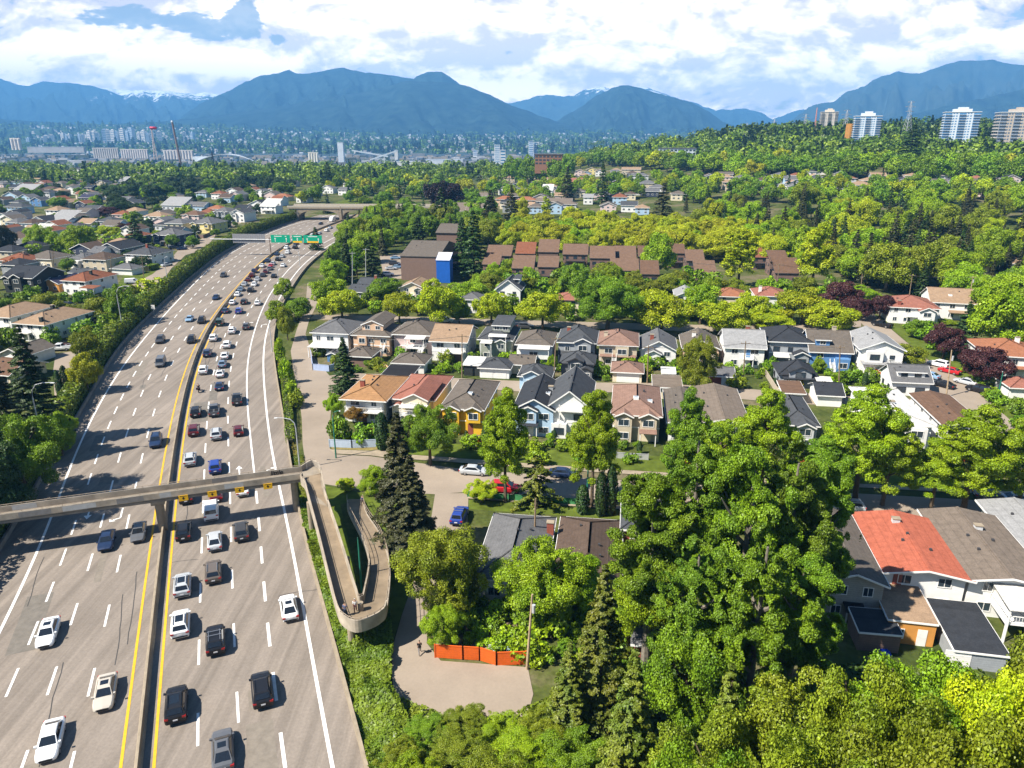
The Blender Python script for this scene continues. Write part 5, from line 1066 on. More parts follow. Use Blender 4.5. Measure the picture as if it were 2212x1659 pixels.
hs('pale half timbered house under the broad green tree', 1226, 682, 46, 9, 5.2, 'hip', 'cream', 'salmon', [], pitch=.4, trim='d')
hs('house with a bright coral red roof among lime maples', 1578, 672, 62, 10, 5.0, 'hip', 'cream', 'terracotta', [], pitch=.38)
hs('white house with pink roof and a white chimney', 1664, 674, 64, 11, 5.4, 'hip', 'white', 'salmon', [('chimney',-3.4,3,1.8,'white')], pitch=.38)
hs('house with a pale grey roof between two lime maples', 1480, 672, 44, 10, 5.0, 'gy', 'white', 'ltgrey', [], pitch=.45)
hs('white house with salmon tiled roof and a red brick chimney on its wall', 1970, 700, 96, 14, 5.2, 'hip', 'white', 'salmon', [('bay',3.2,4.2,0,4.6,2.0,1),('chimney',-4.2,1.0,1.2,'redbrick'),('deck',0,4,1,2.5)], pitch=.34, sides='l', rot=radians(-14))
hs('house with a tan gabled roof and skylight behind the salmon roof', 2052, 690, 84, 13, 5.4, 'gx', 'white', 'tan', [('sky',-.4,3.2),('porch',2.0,6,2.4,2.6,'tan')], pitch=.48, rot=radians(-16))
hs('white two storey house with orange tiled roof and white chimney', 2185, 818, 110, 14, 5.6, 'hip', 'white', 'terracotta', [('porch',1.0,7,1.4,2.8,'terracotta'),('chimney',2.5,8,1.2,'white')], pitch=.36, rot=radians(-14), sides='l')
hs('low house with tan roof at the frame edge by the wood', 2215, 590, 60, 10, 4, 'hip', 'white', 'tan', [], pitch=.35)
hs('house with a reddish roof lost among trees of the wood', 2108, 590, 50, 10, 4.2, 'hip', 'beige', 'redbrown', [], pitch=.35)
hs('garage with salmon roof at the frame edge', 2212, 862, 60, 7, 2.7, 'hip', 'white', 'salmon', [], pitch=.35, name='garage', win=None)
# --- south side of the street
hs('grey shingled hip roofed bungalow behind the olive tree', 1100, 1300, 132, 15, 3.6, 'hip', 'white', 'grey', [('chimney',4.0,11,1.6,'redbrick'),('bay',2,3.5,0,3.2,1.2,0)], pitch=.42, oh=.7, rot=radians(-8))
hs('bungalow with a dark brown patched hip roof', 1265, 1310, 128, 15, 3.6, 'hip', 'white', 'brown', [('bay',2.4,4,0,3.2,3,1)], pitch=.42, oh=.7, rot=radians(-8))
hs('tan sided house with a grey brown gable beside the red roof', 1832, 1340, 118, 16, 5.4, 'gy', 'taupe', 'greybrown', [('porch',.2,2.2,1.6,2.2,'black')], pitch=.36, rot=radians(-10), wtrim='w', seed=5)
hs('white house with a large ribbed orange red roof', 1984, 1318, 158, 13.5, 5.2, 'gy', 'white', 'red', [('chimney',-.5,11,.5,'ltgrey'),('door',-3.0,1.0,2.7,'redbrick')], pitch=.17, oh=.8, rot=radians(-11), sides='l')
hs('white house with a ribbed taupe roof beside the red roof', 2160, 1335, 150, 16, 5.2, 'gy', 'white', 'taupe', [('chimney',.5,11,.5,'ltgrey'),('porch',1.5,6.5,5,4.4,'white'),('deck',1.5,6.3,4.6,2.4),('stair',4.5,2.4,4.6)], pitch=.17, oh=.8, rot=radians(-11), sides='l')
hs('house with a pale ribbed metal roof at the frame edge', 2290, 1290, 140, 15, 5.0, 'gy', 'white', 'ltgrey', [], pitch=.17, oh=.8, rot=radians(-11), sides='l')
hs('plywood shed under construction with a torn white membrane roof', 1962, 1392, 96, 7, 3.0, 'flat', 'orange', 'tan', [('door',1.2,1.0,0,'white')], pitch=.02, oh=.12, rot=radians(-11), name='garden_shed', seed=8)
hs('brown board shed with a black flat roof', 1895, 1408, 84, 4, 2.4, 'flat', 'brown', 'charcoal', [], pitch=.06, oh=.12, rot=radians(-8), name='garden_shed', win=None)
hs('garage with a charcoal flat roof below the white house', 2112, 1448, 104, 9, 2.2, 'flat', 'grey', 'charcoal', [('garage',-2.2,2.6,'white')], pitch=.02, oh=.15, rot=radians(-11), name='garage', win=None)
hs('red barn coloured shed glimpsed through the wood', 1400, 1430, 60, 6, 2.6, 'gx', 'redbrick', 'grey', [], name='garden_shed', win=None)
hs('red sided house behind the tall wood', 1390, 1200, 90, 12, 4.2, 'hip', 'redbrick', 'dkgrey', [])
# --- brown townhouses
TH = 'brown cedar sided townhouses'
for i, (x, y, w, dp, rfc) in enumerate([(1077,578,62,9,'cedar'),(1134,577,48,9,'redbrown'),(1184,577,50,9,'cedar'),(1242,577,62,9,'cedar'),(1300,590,62,9,'cedar'),(1350,586,52,9,'cedar'),(1392,584,32,9,'midbrown'),(1061,607,42,8,'cedar'),(1129,610,54,8,'cedar'),(1183,611,50,8,'cedar'),(1348,613,70,8,'cedar'),(1402,626,44,8,'midbrown'),(1460,580,40,8,'midbrown'),(1500,592,44,8,'cedar'),(1522,633,52,9,'cedar'),(1640,582,40,8,'redbrown'),(1680,596,44,8,'midbrown'),(1698,628,62,9,'midbrown')]):
    hs(['brown townhouse at the west end of the back terrace','brown townhouse with a redder roof in the back terrace','brown townhouse behind the middle of the front terrace','wide brown townhouse behind a mid green tree','brown townhouse with an orange fence before it','brown townhouse half behind a small tree','narrow brown townhouse at a terrace end','brown townhouse beside the brown warehouse yard','brown townhouse beside a small cone shaped tree','brown townhouse in the middle of the front terrace','broad brown townhouse above the broad green tree','brown townhouse south of the narrow one','brown townhouse beside the tall green tree','brown townhouse by a lime shrub','brown townhouse beside the wooden pole','reddish roofed townhouse beside the lime poplar','dark brown townhouse at the wood edge','brown townhouse at the east end with a long balcony'][i],
       x, y, w*.84, dp, 5.0 + (i*7 % 5)*.35, 'flat', 'brown', rfc, [('deck',0,w/ppm(hit(x,y))*.66,1.2,2.7)], pitch=.34 + (i % 3)*.05, oh=.3, trim='d', name='townhouse', group=TH, rot=radians(-6))
# --- brown warehouse with blue sheeting
bw = house('large brown boarded warehouse with a stepped grey brown roof', 908, 606, 84, 34, 9.5, 'gx', 'brown', 'greybrown', [], trim='d', win=None, pitch=.22, rot=radians(-9), name='warehouse', oh=.2)
bx = house('blue sheeted stair tower with a white top against the warehouse', 958, 611, 30, 5, 8.6, 'flat', 'blue', 'white', [], win=None, pitch=.45, oh=.1, rot=radians(-9), name='stair_tower', trim=(.02,.12,.45))
for o in bx.children:
    if o.name.startswith('wall'): o.data.materials[0] = mat((.012,.10,.42), .5, .12, .6)
house('low wing with a grey brown roof north of the brown warehouse', 968, 530, 50, 22, 6.5, 'gx', 'brown', 'greybrown', [], trim='d', win=None, pitch=.3, name='warehouse')
# --- the western neighbourhood
R2 = radians(-14)
for a in [
 ('white house with red brown tiled hip roof and black chimney', 165, 637, 60, 15, 5.2, 'hip', 'white', 'redbrown', [('chimney',2.2,6,1.4,'black'),('porch',8.5,6,4,3.6,'redbrown')]),
 ('black two storey house with steep gables', 45, 634, 78, 14, 6.0, 'gx', 'black', 'charcoal', [('bay',.5,4.2,0,6.2,1.4,1),('bay',-4.2,3,2.8,5.6,1.0,1)]),
 ('small orange house with purple grey roof and white gable trim', 112, 630, 42, 12, 3.2, 'gy', 'orange', 'navy', []),
 ('white house with tan hip roof beside the work truck', 72, 738, 78, 17, 5.2, 'hip', 'white', 'tan', [('chimney',3.2,1,1.2,'black'),('chimney',-.6,9,1.2,'black'),('deck',-2,4,1.2,2.6)]),
 ('white house with tan roof at the frame edge', 0, 722, 74, 15, 5.4, 'hip', 'white', 'tan', [('deck',1,6,1.4,2.6)]),
 ('white garage with wide white door and grey gable', 30, 790, 66, 9, 2.9, 'gy', 'white', 'greybrown', [('garage',0,5.4,'white')]),
 ('low building with brown tiled roof at the frame edge', 0, 830, 60, 10, 2.6, 'gx', 'cream', 'midbrown', []),
 ('small white garage with grey hip roof beside the utility pole', 264, 594, 52, 7, 2.7, 'hip', 'white', 'grey', []),
 ('white bungalow with grey hip roof and red brick base', 302, 573, 66, 14, 4.8, 'hip', 'white', 'dkgrey', [('chimney',1.0,5,1.6,'redbrick'),('deck',-3.5,4.5,1.6,2.2),('band',1.8)]),
 ('dark green grey house with a large charcoal gabled roof', 240, 566, 56, 15, 6.0, 'gy', 'dkgrey', 'charcoal', [('porch',0,8,1.6,2.9,'charcoal')]),
 ('navy house with white framed twin bays and wood door', 358, 532, 58, 13, 5.8, 'hip', 'navy', 'grey', [('bay',-4.0,3.4,0,5.6,1.0,1),('bay',3.6,3.4,0,5.6,1.0,1),('door',0,1.4,0,'orange'),('porch',0,3.6,1.8,2.6,'grey')]),
 ('pale yellow house with grey hip roof and two bays', 437, 504, 52, 15, 5.8, 'hip', 'paleyellow', 'grey', [('bay',-4.6,3.4,2.8,5.6,.8,1),('bay',3.6,3.2,2.8,5.6,.8,1),('door',-1.5,1.2,0,'redbrick'),('band',2.8)]),
 ('white house with black outlined gables by the hedge', 514, 480, 32, 14, 6.0, 'gy', 'white', 'dkgrey', [('bay',-2,3.4,0,5.4,1,1)]),
 ('grey blue house with two white bays', 478, 474, 34, 12, 5.4, 'hip', 'grey', 'grey', [('bay',-2.6,3,0,5,1,1),('bay',2.6,3,0,5,1,1)]),
 ('white gabled house with a steep charcoal roof near the overpass', 556, 458, 40, 12, 5.5, 'gy', 'white', 'charcoal', []),
 ('white flat roofed house with an open terrace', 580, 462, 36, 10, 5.2, 'flat', 'white', 'white', [('deck',0,8,2,2.7)]),
 ('house with a coral flat roof beyond the white terrace', 606, 434, 36, 10, 3.6, 'hip', 'cream', 'terracotta', []),
 ('white gable house beside the hedge end', 652, 438, 26, 10, 5.4, 'gy', 'white', 'grey', []),
 ('white gabled house with charcoal roof and dark attic window', 85, 496, 40, 11, 5.4, 'gy', 'white', 'charcoal', []),
 ('flat roofed house with a salmon awning', 130, 494, 50, 11, 5.0, 'flat', 'white', 'ltgrey', [('porch',-1,8,2,2.8,'salmon')]),
 ('tan roofed pale house west of the grey hip roof', 180, 494, 44, 11, 3.4, 'gx', 'cream', 'tan', []),
 ('white house with pointed grey hip roof', 228, 494, 44, 11, 4.4, 'hip', 'white', 'dkgrey', []),
 ('house with dark maroon roof between trees', 258, 478, 36, 10, 4.4, 'hip', 'pink', 'redbrown', []),
 ('house with a tan pyramid roof at the tree belt', 284, 470, 36, 10, 4.4, 'hip', 'white', 'tan', []),
 ('house with a wide tan roof north of the conical cypress', 332, 482, 46, 11, 4.4, 'hip', 'white', 'tan', [('bay',-3,3.2,0,4,1,1)]),
 ('house with low charcoal roof behind the navy house', 358, 498, 52, 12, 3.4, 'hip', 'ltgrey', 'charcoal', []),
 ('bungalow with a long row of white windows', 392, 496, 44, 11, 3.8, 'hip', 'ltblue', 'grey', []),
 ('house with a brown hip roof north of the window row', 412, 478, 42, 11, 4.2, 'hip', 'pink', 'midbrown', [('bay',-2,3,0,4,1,1)]),
 ('modern grey box house with a flat roof', 374, 462, 52, 11, 6.0, 'flat', 'ltgrey', 'ltgrey', []),
 ('house with a pale blue grey roof beside the modern box', 424, 456, 42, 11, 4.0, 'gx', 'ltblue', 'grey', []),
 ('house with an orange red roof above the blue white house', 462, 462, 36, 10, 3.6, 'hip', 'ltblue', 'terracotta', []),
 ('house with brown roof behind two round trees', 48, 530, 56, 12, 3.6, 'gx', 'beige', 'brown', [('chimney',2,5,1,'redbrick')]),
 ('white house with a broad bay window beside the round tree', 74, 528, 34, 10, 4.8, 'flat', 'white', 'white', [('bay',0,5,2,4.4,1,0)]),
 ('small white gabled cottage between green trees', 216, 516, 26, 9, 3.0, 'gy', 'white', 'grey', []),
 ('grey roofed bungalow with white entry gable', 166, 580, 52, 12, 3.8, 'hip', 'white', 'grey', [('bay',1,3,0,3.4,1.4,0)]),
 ('white narrow house beside the dark green grey one', 204, 572, 26, 11, 5.0, 'gx', 'white', 'grey', []),
 ('cream bungalow with greybrown roof and outside steps', 86, 578, 66, 12, 4.0, 'hip', 'cream', 'greybrown', [('stair',3,1.8,.2)]),
 ('house with an orange brown roof and red shrubs', 28, 582, 66, 11, 3.8, 'hip', 'white', 'redbrown', [('chimney',2,5,1,'brown')]),
 ('grey low shed roofs between the back gardens', 172, 602, 48, 6, 2.4, 'gx', 'grey', 'dkgrey', []),
 ('brown low garage roof behind the black house', 100, 604, 30, 6, 2.5, 'gx', 'brown', 'brown', []),
]: hs(*a, rot=R2, det=2 if a[2] > 500 else 1, win=None if 'garage' in a[0] or 'shed roofs' in a[0] else 'auto', name='garage' if 'garage' in a[0] else 'shed' if 'shed' in a[0] else 'house')
# --- farther houses in and beyond the western belt: (x, y, width px, wall, roof, form, label)
FW = 'far western houses'
for (x, y, w, wl, rf, fm, lb) in [(48,376,26,'white','charcoal','gy','white gabled house in front of the tall poplar'),(84,384,34,'ltblue','charcoal','gx','shadow tinted bluish house with wide dark roof'),(112,390,30,'navy','charcoal','gx','shadow tinted dark blue house with a low roof'),(22,402,52,'ltblue','dkgrey','gx','long two storey apartment house with white balconies'),(52,422,50,'white','ltgrey','flat','long white flat roofed house'),(104,420,36,'brown','brown','hip','brown bungalow beside the tan roof'),(124,424,28,'peach','tan','hip','peach bungalow with tan roof'),(152,420,28,'white','grey','gy','white gable house beside the peach bungalow'),  # cloud shadow is put into the blue and navy wall colours
    (24,436,40,'ltblue','dkgrey','gy','shadow tinted blue gable house at the frame edge'),(54,440,30,'ltblue','grey','gy','shadow tinted pale blue gabled house with porch'),(80,446,26,'blue','dkgrey','gy','shadow tinted blue gabled cottage'),(122,446,36,'pink','redbrown','gy','maroon roofed house with a white gable'),(30,462,50,'ltblue','dkgrey','hip','shadow tinted pale blue house under a dark hip roof'),(180,428,36,'cream','tan','hip','cream house with a tan roof and chimney'),(188,440,36,'navy','navy','gx','navy roofed house south of the cream one'),(232,432,36,'white','greybrown','hip','white house beside the dark belt'),  # blue walls here likewise carry the cloud shadow in their colour
    (190,398,38,'orange','charcoal','gx','house with an orange red wall'),(192,392,30,'white','dkgrey','gx','white sided house with dark low roof'),(170,372,26,'white','charcoal','gx','white house under the trees with charcoal roof'),(182,366,24,'pink','tan','gy','pinkish gabled house by the tree tops'),(240,368,38,'beige','greybrown','gx','wide beige house by the tree tops'),(275,386,30,'tan','grey','hip','tan house with grey roof under a round tree'),(316,388,34,'cream','dkgrey','gy','cream house with a dark gable'),(356,378,42,'white','charcoal','gx','long white motel like block'),(398,382,44,'white','charcoal','gx','second long white block beside the first'),
    (55,350,24,'cream','tan','gx','tan roof between the western tree tops'),(260,402,24,'white','ltgrey','flat','small white roof at the belt edge'),(526,412,36,'cream','tan','hip','tan pink roofed house beyond the belt'),(590,420,24,'white','tan','hip','white house beside the conical trees'),(562,425,20,'white','grey','gy','white cottage beyond the belt'),(706,418,30,'white','grey','gy','white gabled house beyond the overpass'),(672,424,30,'ltgrey','grey','hip','grey hip roof beyond the overpass'),(742,422,24,'white','grey','gx','white house on the embankment'),(760,408,40,'white','ltgrey','gx','white roofed depot beyond the overpass')]:
    hs(lb, x, y, w, 10, 5.0, fm, wl, rf, rot=R2, det=1, group=FW, seed=x)
FE = 'far houses under the ridge'
for (x, y, w, wl, rf, fm, lb) in [(1166,376,20,'white','salmon','gx','salmon roofed house at the west end of the far row'),(1185,374,22,'ltgrey','grey','gy','grey gabled house beside the salmon roof'),(1206,378,18,'white','grey','gy','white gabled house in the far row'),(1228,378,22,'white','tan','gy','white house with tan gable in the far row'),(1252,380,20,'pink','tan','gy','pinkish house in the far row'),(1277,376,22,'paleyellow','tan','gy','yellowish gabled house in the far row'),(1296,380,20,'white','redbrown','gy','tall white house with a reddish gable'),(1262,388,20,'cream','tan','hip','cream house below the reddish gable'),(1330,378,24,'beige','tan','hip','beige house west of the wide tan roof'),(1363,376,40,'beige','tan','gx','wide house with tan roof and white walls'),(1380,390,40,'ltgrey','grey','hip','grey hip roofed house under the ridge trees'),
    (1100,394,24,'beige','tan','hip','tan house beside the ridge conifers'),(1186,398,28,'white','tan','hip','white house with a broad tan roof'),(1214,402,24,'white','redbrown','gy','white house with a pointed gable and purple trees'),(1244,408,24,'pink','salmon','flat','pale pink boxy house with a red top edge'),(1160,404,24,'pink','pinktile','hip','pink tiled house beside the fir'),(1188,414,28,'white','tan','hip','white tan roofed house with a porch'),(1216,424,26,'ltblue','grey','gx','light blue house behind purple trees'),(1248,426,30,'cream','greybrown','hip','cream house with grey pyramid roof'),(1088,420,24,'white','grey','gy','white house north of the orange roof'),(1124,424,24,'grey','grey','gx','house with a plain grey roof'),(1014,420,30,'pink','midbrown','hip','brown roofed house beside the copper beech'),(1150,426,28,'cream','tan','gx','cream house beside purple trees'),(1182,424,22,'white','white','flat','white boxy house between purple trees'),
    (1090,444,40,'peach','terracotta','hip','long house with an orange red roof'),(1136,446,40,'peach','terracotta','hip','second long house with an orange red roof'),(1196,450,76,'ltgrey','taupe','gx','large apartment block with a grey pitched roof'),(1222,456,44,'ltgrey','taupe','hip','wing of the grey roofed apartment block'),(1045,436,30,'ltgrey','taupe','gx','grey roofed house west of the tall fir'),(986,472,50,'beige','cream' if False else 'taupe','flat','flat beige building under the copper beech'),(1022,474,34,'paleyellow','taupe','flat','flat yellowish building by the fir'),(1270,440,20,'white','ltgrey','gx','white narrow block beside the fir pair'),(1398,408,34,'beige','grey','hip','beige grey house at the road bend'),(1420,418,34,'white','grey','hip','white house at the road bend')]:
    hs(lb, x, y, w, 10, 5.0, fm, wl, rf, det=1, group=FE, seed=x)
FR = 'houses on the ridge flank'
for (x, y, w, wl, rf, fm, lb) in [(1670,418,34,'white','grey','gy','white gable house in the ridge flank row'),(1692,420,30,'white','ltgrey','gy','pale house in the ridge flank row'),(1718,420,34,'white','grey','gy','grey gabled house in the ridge flank row'),(1744,420,26,'ltgrey','dkgrey','gy','dark gabled house in the ridge flank row'),(1765,404,32,'white','dkgrey','gy','white house with dark gable above the row'),(1772,376,26,'white','ltgrey','flat','white block under the avenue trees'),(1860,416,42,'white','tan','hip','white house with tan roof and terrace'),(1880,406,32,'peach','tan','hip','peach house beside the terrace'),(1940,412,24,'white','grey','hip','white house between bright trees'),(1570,396,24,'pink','tan','hip','pinkish house under the avenue trees'),(1572,408,22,'beige','tan','hip','beige house at the row end'),(1600,398,24,'ltgrey','grey','hip','grey house under the avenue trees'),(2112,404,36,'pink','salmon','hip','salmon roofed house far east'),(2206,420,26,'white','dkgrey','gy','white gable house at the frame edge'),(1625,420,20,'peach','salmon','gy','peach gable beside the row'),
    (1690,310,24,'white','grey','gy','white gabled house below the pylons'),(1712,312,24,'ltblue','grey','gx','pale house below the pylons'),(1742,322,40,'white','grey','gx','long pale roofed house below the beige slab'),(1776,322,40,'ltblue','grey','hip','grey roofed house beside the glass tower'),(1805,322,30,'white','grey','gx','white house at the glass tower foot'),(1905,308,24,'white','dkgrey','gy','white gabled house behind the glass tower'),(1920,320,40,'pink','tan','hip','pinkish building east of the glass tower'),(2002,312,22,'tan','tan','gy','tan house on the hill crest'),(2140,300,36,'peach','tan','gx','orange tan house between the white towers')]:
    hs(lb, x, y, w, 11, 5.5, fm, wl, rf, det=1, group=FR, seed=x)

# --- garden planting that keeps clear of houses and roads
def clear(p, mg=.7):
    for c, w, d, r in HOUSES:
        dx, dy = p.x-c.x, p.y-c.y
        if dx*dx + dy*dy > 900: continue
        a, b = dx*cos(r)+dy*sin(r), -dx*sin(r)+dy*cos(r)
        if -w/2-mg < a < w/2+mg and -mg-1 < b < d+mg: return False
    return not any(inpoly(p.x, p.y, R_) for R_ in ROADS)
WN = {'white':'white','cream':'cream','ltblue':'pale blue','grey':'grey','beige':'beige','ltgrey':'pale grey','navy':'navy','pink':'pinkish'}; RN = {'grey':'grey','dkgrey':'dark grey','charcoal':'charcoal','brown':'brown','greybrown':'grey brown','tan':'tan','redbrown':'red brown'}; FN = {'hip':'hipped','gx':'ridged','gy':'gable fronted','flat':'flat roofed'}
def infill(poly, n, gap, where, group, rot, seed, hh=(3.6,5.8)):
    rnd = random.Random(seed); xs_ = [p[0] for p in poly]; ys_ = [p[1] for p in poly]; k = 0
    for _ in range(n*60):
        if k >= n: break
        x, y = rnd.uniform(min(xs_), max(xs_)), rnd.uniform(min(ys_), max(ys_))
        if not inpoly(x, y, poly): continue
        p = hit(x, y)
        if any((p.x-c.x)**2 + (p.y-c.y)**2 < (gap+w*.4)**2 for c, w, d, r in HOUSES) or not clear(p, 5): continue
        a, b, f = rnd.choice(list(WN)), rnd.choice(list(RN)), rnd.choice(['hip','hip','gx','gy','gy']); k += 1
        house('%s %s house with %s roof %s' % (WN[a], FN[f], RN[b], where), x, y, 0, rnd.uniform(9,12), rnd.uniform(*hh), f, a, b, rot=rot, det=1, group=group, w=rnd.uniform(8,12), loc=p, seed=k)
infill([(0,430),(0,600),(250,600),(400,520),(520,470),(620,440),(640,415),(500,420),(240,430)], 60, 7.5, 'packed among the western rows', 'western rows', R2, 51)
infill([(0,385),(0,430),(240,430),(260,400),(420,385),(640,405),(640,385),(300,375)], 46, 9, 'far off in the western rows', 'western rows', R2, 52)
infill([(1060,375),(1440,378),(1470,430),(1400,470),(1080,460)], 46, 8.5, 'in the rows under the ridge', 'rows under the ridge', GR, 53)
infill([(1500,385),(1900,385),(2212,400),(2212,430),(1900,425),(1560,420)], 34, 10, 'on the ridge flank', 'ridge flank rows', GR, 54)
scatter([(0,600),(60,560),(250,590),(360,575),(470,510),(560,465),(600,450),(560,430),(250,460),(60,480),(0,500)], 150, [(3,'mid',MID,'green garden tree among the houses west of the hedge'),(3,'mid',DARK,'dark garden tree among the houses west of the hedge'),(1,'conifer',DARK,'small dark conifer among the houses west of the hedge'),(2,'shrub',BRIGHT,'bright garden bush among the houses west of the hedge')], (3,7), '', 'gardens west of the hedge', .8, (.9,1.2), 31, nm='garden_tree', ok=clear)
scatter([(0,720),(0,640),(120,650),(250,640),(330,600),(370,560),(330,650),(250,720),(170,760)], 40, [(2,'mid',OLIVE,'olive garden tree beside the oncoming lanes'),(2,'shrub',MID,'green garden bush beside the oncoming lanes'),(1,'shrub',DARK,'dark garden bush beside the oncoming lanes')], (2,5), '', 'gardens beside the oncoming lanes', .8, (.9,1.2), 32, nm='garden_tree', ok=clear)
scatter([(670,800),(670,760),(1000,765),(1400,775),(1900,790),(1960,850),(1900,862),(1400,826),(1180,824),(1000,815),(760,804)], 90, [(4,'shrub',MID,'green bush in a back garden along the lane'),(3,'shrub',BRIGHT,'bright bush in a back garden along the lane'),(1,'shrub',OLIVE,'olive bush in a back garden along the lane'),(1,'column',DARK,'small dark cedar in a back garden along the lane')], (1.2,3.4), '', 'bushes in the back gardens along the lane', .7, (.8,1.2), 33, ok=clear)
scatter([(715,955),(715,930),(1000,940),(1400,955),(1900,975),(2200,1000),(2200,1060),(1700,1034),(1300,1010),(1000,988),(840,974)], 80, [(4,'shrub',MID,'green bush in a front garden on the south street'),(3,'shrub',BRIGHT,'bright bush in a front garden on the south street'),(1,'shrub',RED,'red flowering bush in a front garden on the south street'),(1,'column',DARK,'small dark cedar in a front garden on the south street')], (.9,2.6), '', 'bushes in the front gardens of the south street', .7, (.8,1.2), 34, ok=clear)
scatter([(700,690),(700,640),(900,640),(1200,640),(1500,650),(1830,670),(1830,695),(1500,703),(1200,694),(900,688)], 90, [(3,'shrub',MID,'green bush in a garden north of the cross street'),(2,'shrub',BRIGHT,'bright bush in a garden north of the cross street'),(3,'mid',MID,'small green tree in a garden north of the cross street'),(2,'mid',OLIVE,'small olive tree in a garden north of the cross street')], (2,6), '', 'gardens north of the cross street', .8, (.8,1.2), 35, nm='yard_tree', ok=clear)
scatter([(1000,640),(1050,600),(1300,605),(1500,625),(1720,640),(1830,660),(1500,650),(1200,640)], 80, [(3,'mid',BRIGHT,'green tree in the yards south of the brown townhouses'),(2,'mid',OLIVE,'olive tree in the yards south of the brown townhouses'),(2,'shrub',MID,'green bush in the yards south of the brown townhouses')], (4,9), '', 'yards south of the brown townhouses', .55, (.8,1.2), 36, nm='yard_tree', ok=clear)
scatter([(1010,1290),(1160,1300),(1400,1320),(1500,1400),(1400,1450),(1150,1430),(1000,1380)], 40, [(3,'shrub',BRIGHT,'bright bush in the gardens east of the orange fence'),(3,'shrub',MID,'green bush in the gardens east of the orange fence'),(1,'near',MID,'small tree in the gardens east of the orange fence')], (1,4), '', 'gardens east of the orange fence', .7, (.8,1.2), 37, ok=clear)
scatter([(1930,690),(2040,740),(2130,800),(2200,870),(2212,960),(2150,880),(2060,800)], 22, [(3,'shrub',MID,'green bush along the avenue gardens'),(2,'shrub',BRIGHT,'bright bush along the avenue gardens')], (1,3), '', 'bushes along the avenue gardens', .8, (.8,1.2), 38, ok=clear)
scatter([(250,470),(300,440),(420,425),(540,420),(620,425),(640,405),(540,398),(400,405),(240,420)], 60, [(5,'mid',DARK,'dark green tree in the belt behind the western houses'),(2,'conifer',DARK,'dark conifer in the belt behind the western houses'),(1,'mid',MID,'mid green tree in the belt behind the western houses')], (10,16), '', 'tree belt behind the western houses', .42, (1.,1.25), 5, ok=clear)
scatter([(0,480),(60,440),(250,470),(480,440),(560,440),(640,420),(640,395),(300,400),(0,400)], 120, [(3,'mid',MID,'mid green garden tree among the western houses'),(2,'mid',DARK,'dark garden tree among the western houses'),(1,'conifer',DARK,'dark conifer among the western houses'),(1,'mid',BRIGHT,'bright garden tree among the western houses')], (5,10), '', 'garden trees of the western houses', .75, (.9,1.2), 6, nm='garden_tree', ok=clear)
scatter([(1080,440),(1420,425),(1500,440),(1800,440),(2212,460),(2212,410),(1800,400),(1500,390),(1080,400)], 240, [(3,'far',MID,'mid green tree among the houses under the ridge'),(3,'far',BRIGHT,'bright tree among the houses under the ridge'),(2,'far',LIME,'lime tree among the houses under the ridge'),(2,'far_conifer',DARK,'dark conifer among the houses under the ridge')], (8,13), '', 'trees among the houses under the ridge', .48, (.9,1.15), 9, nm='suburb_tree', ok=clear)

scatter([(948,1345),(1060,1335),(1050,1385),(1010,1400),(960,1398)], 12, [(3,'shrub',BRIGHT,'leafy bush in the garden behind the orange fence'),(2,'shrub',MID,'dark bush in the garden behind the orange fence')], (.8,2.2), '', 'bushes behind the orange fence', .7, (.8,1.2), 39, ok=clear)
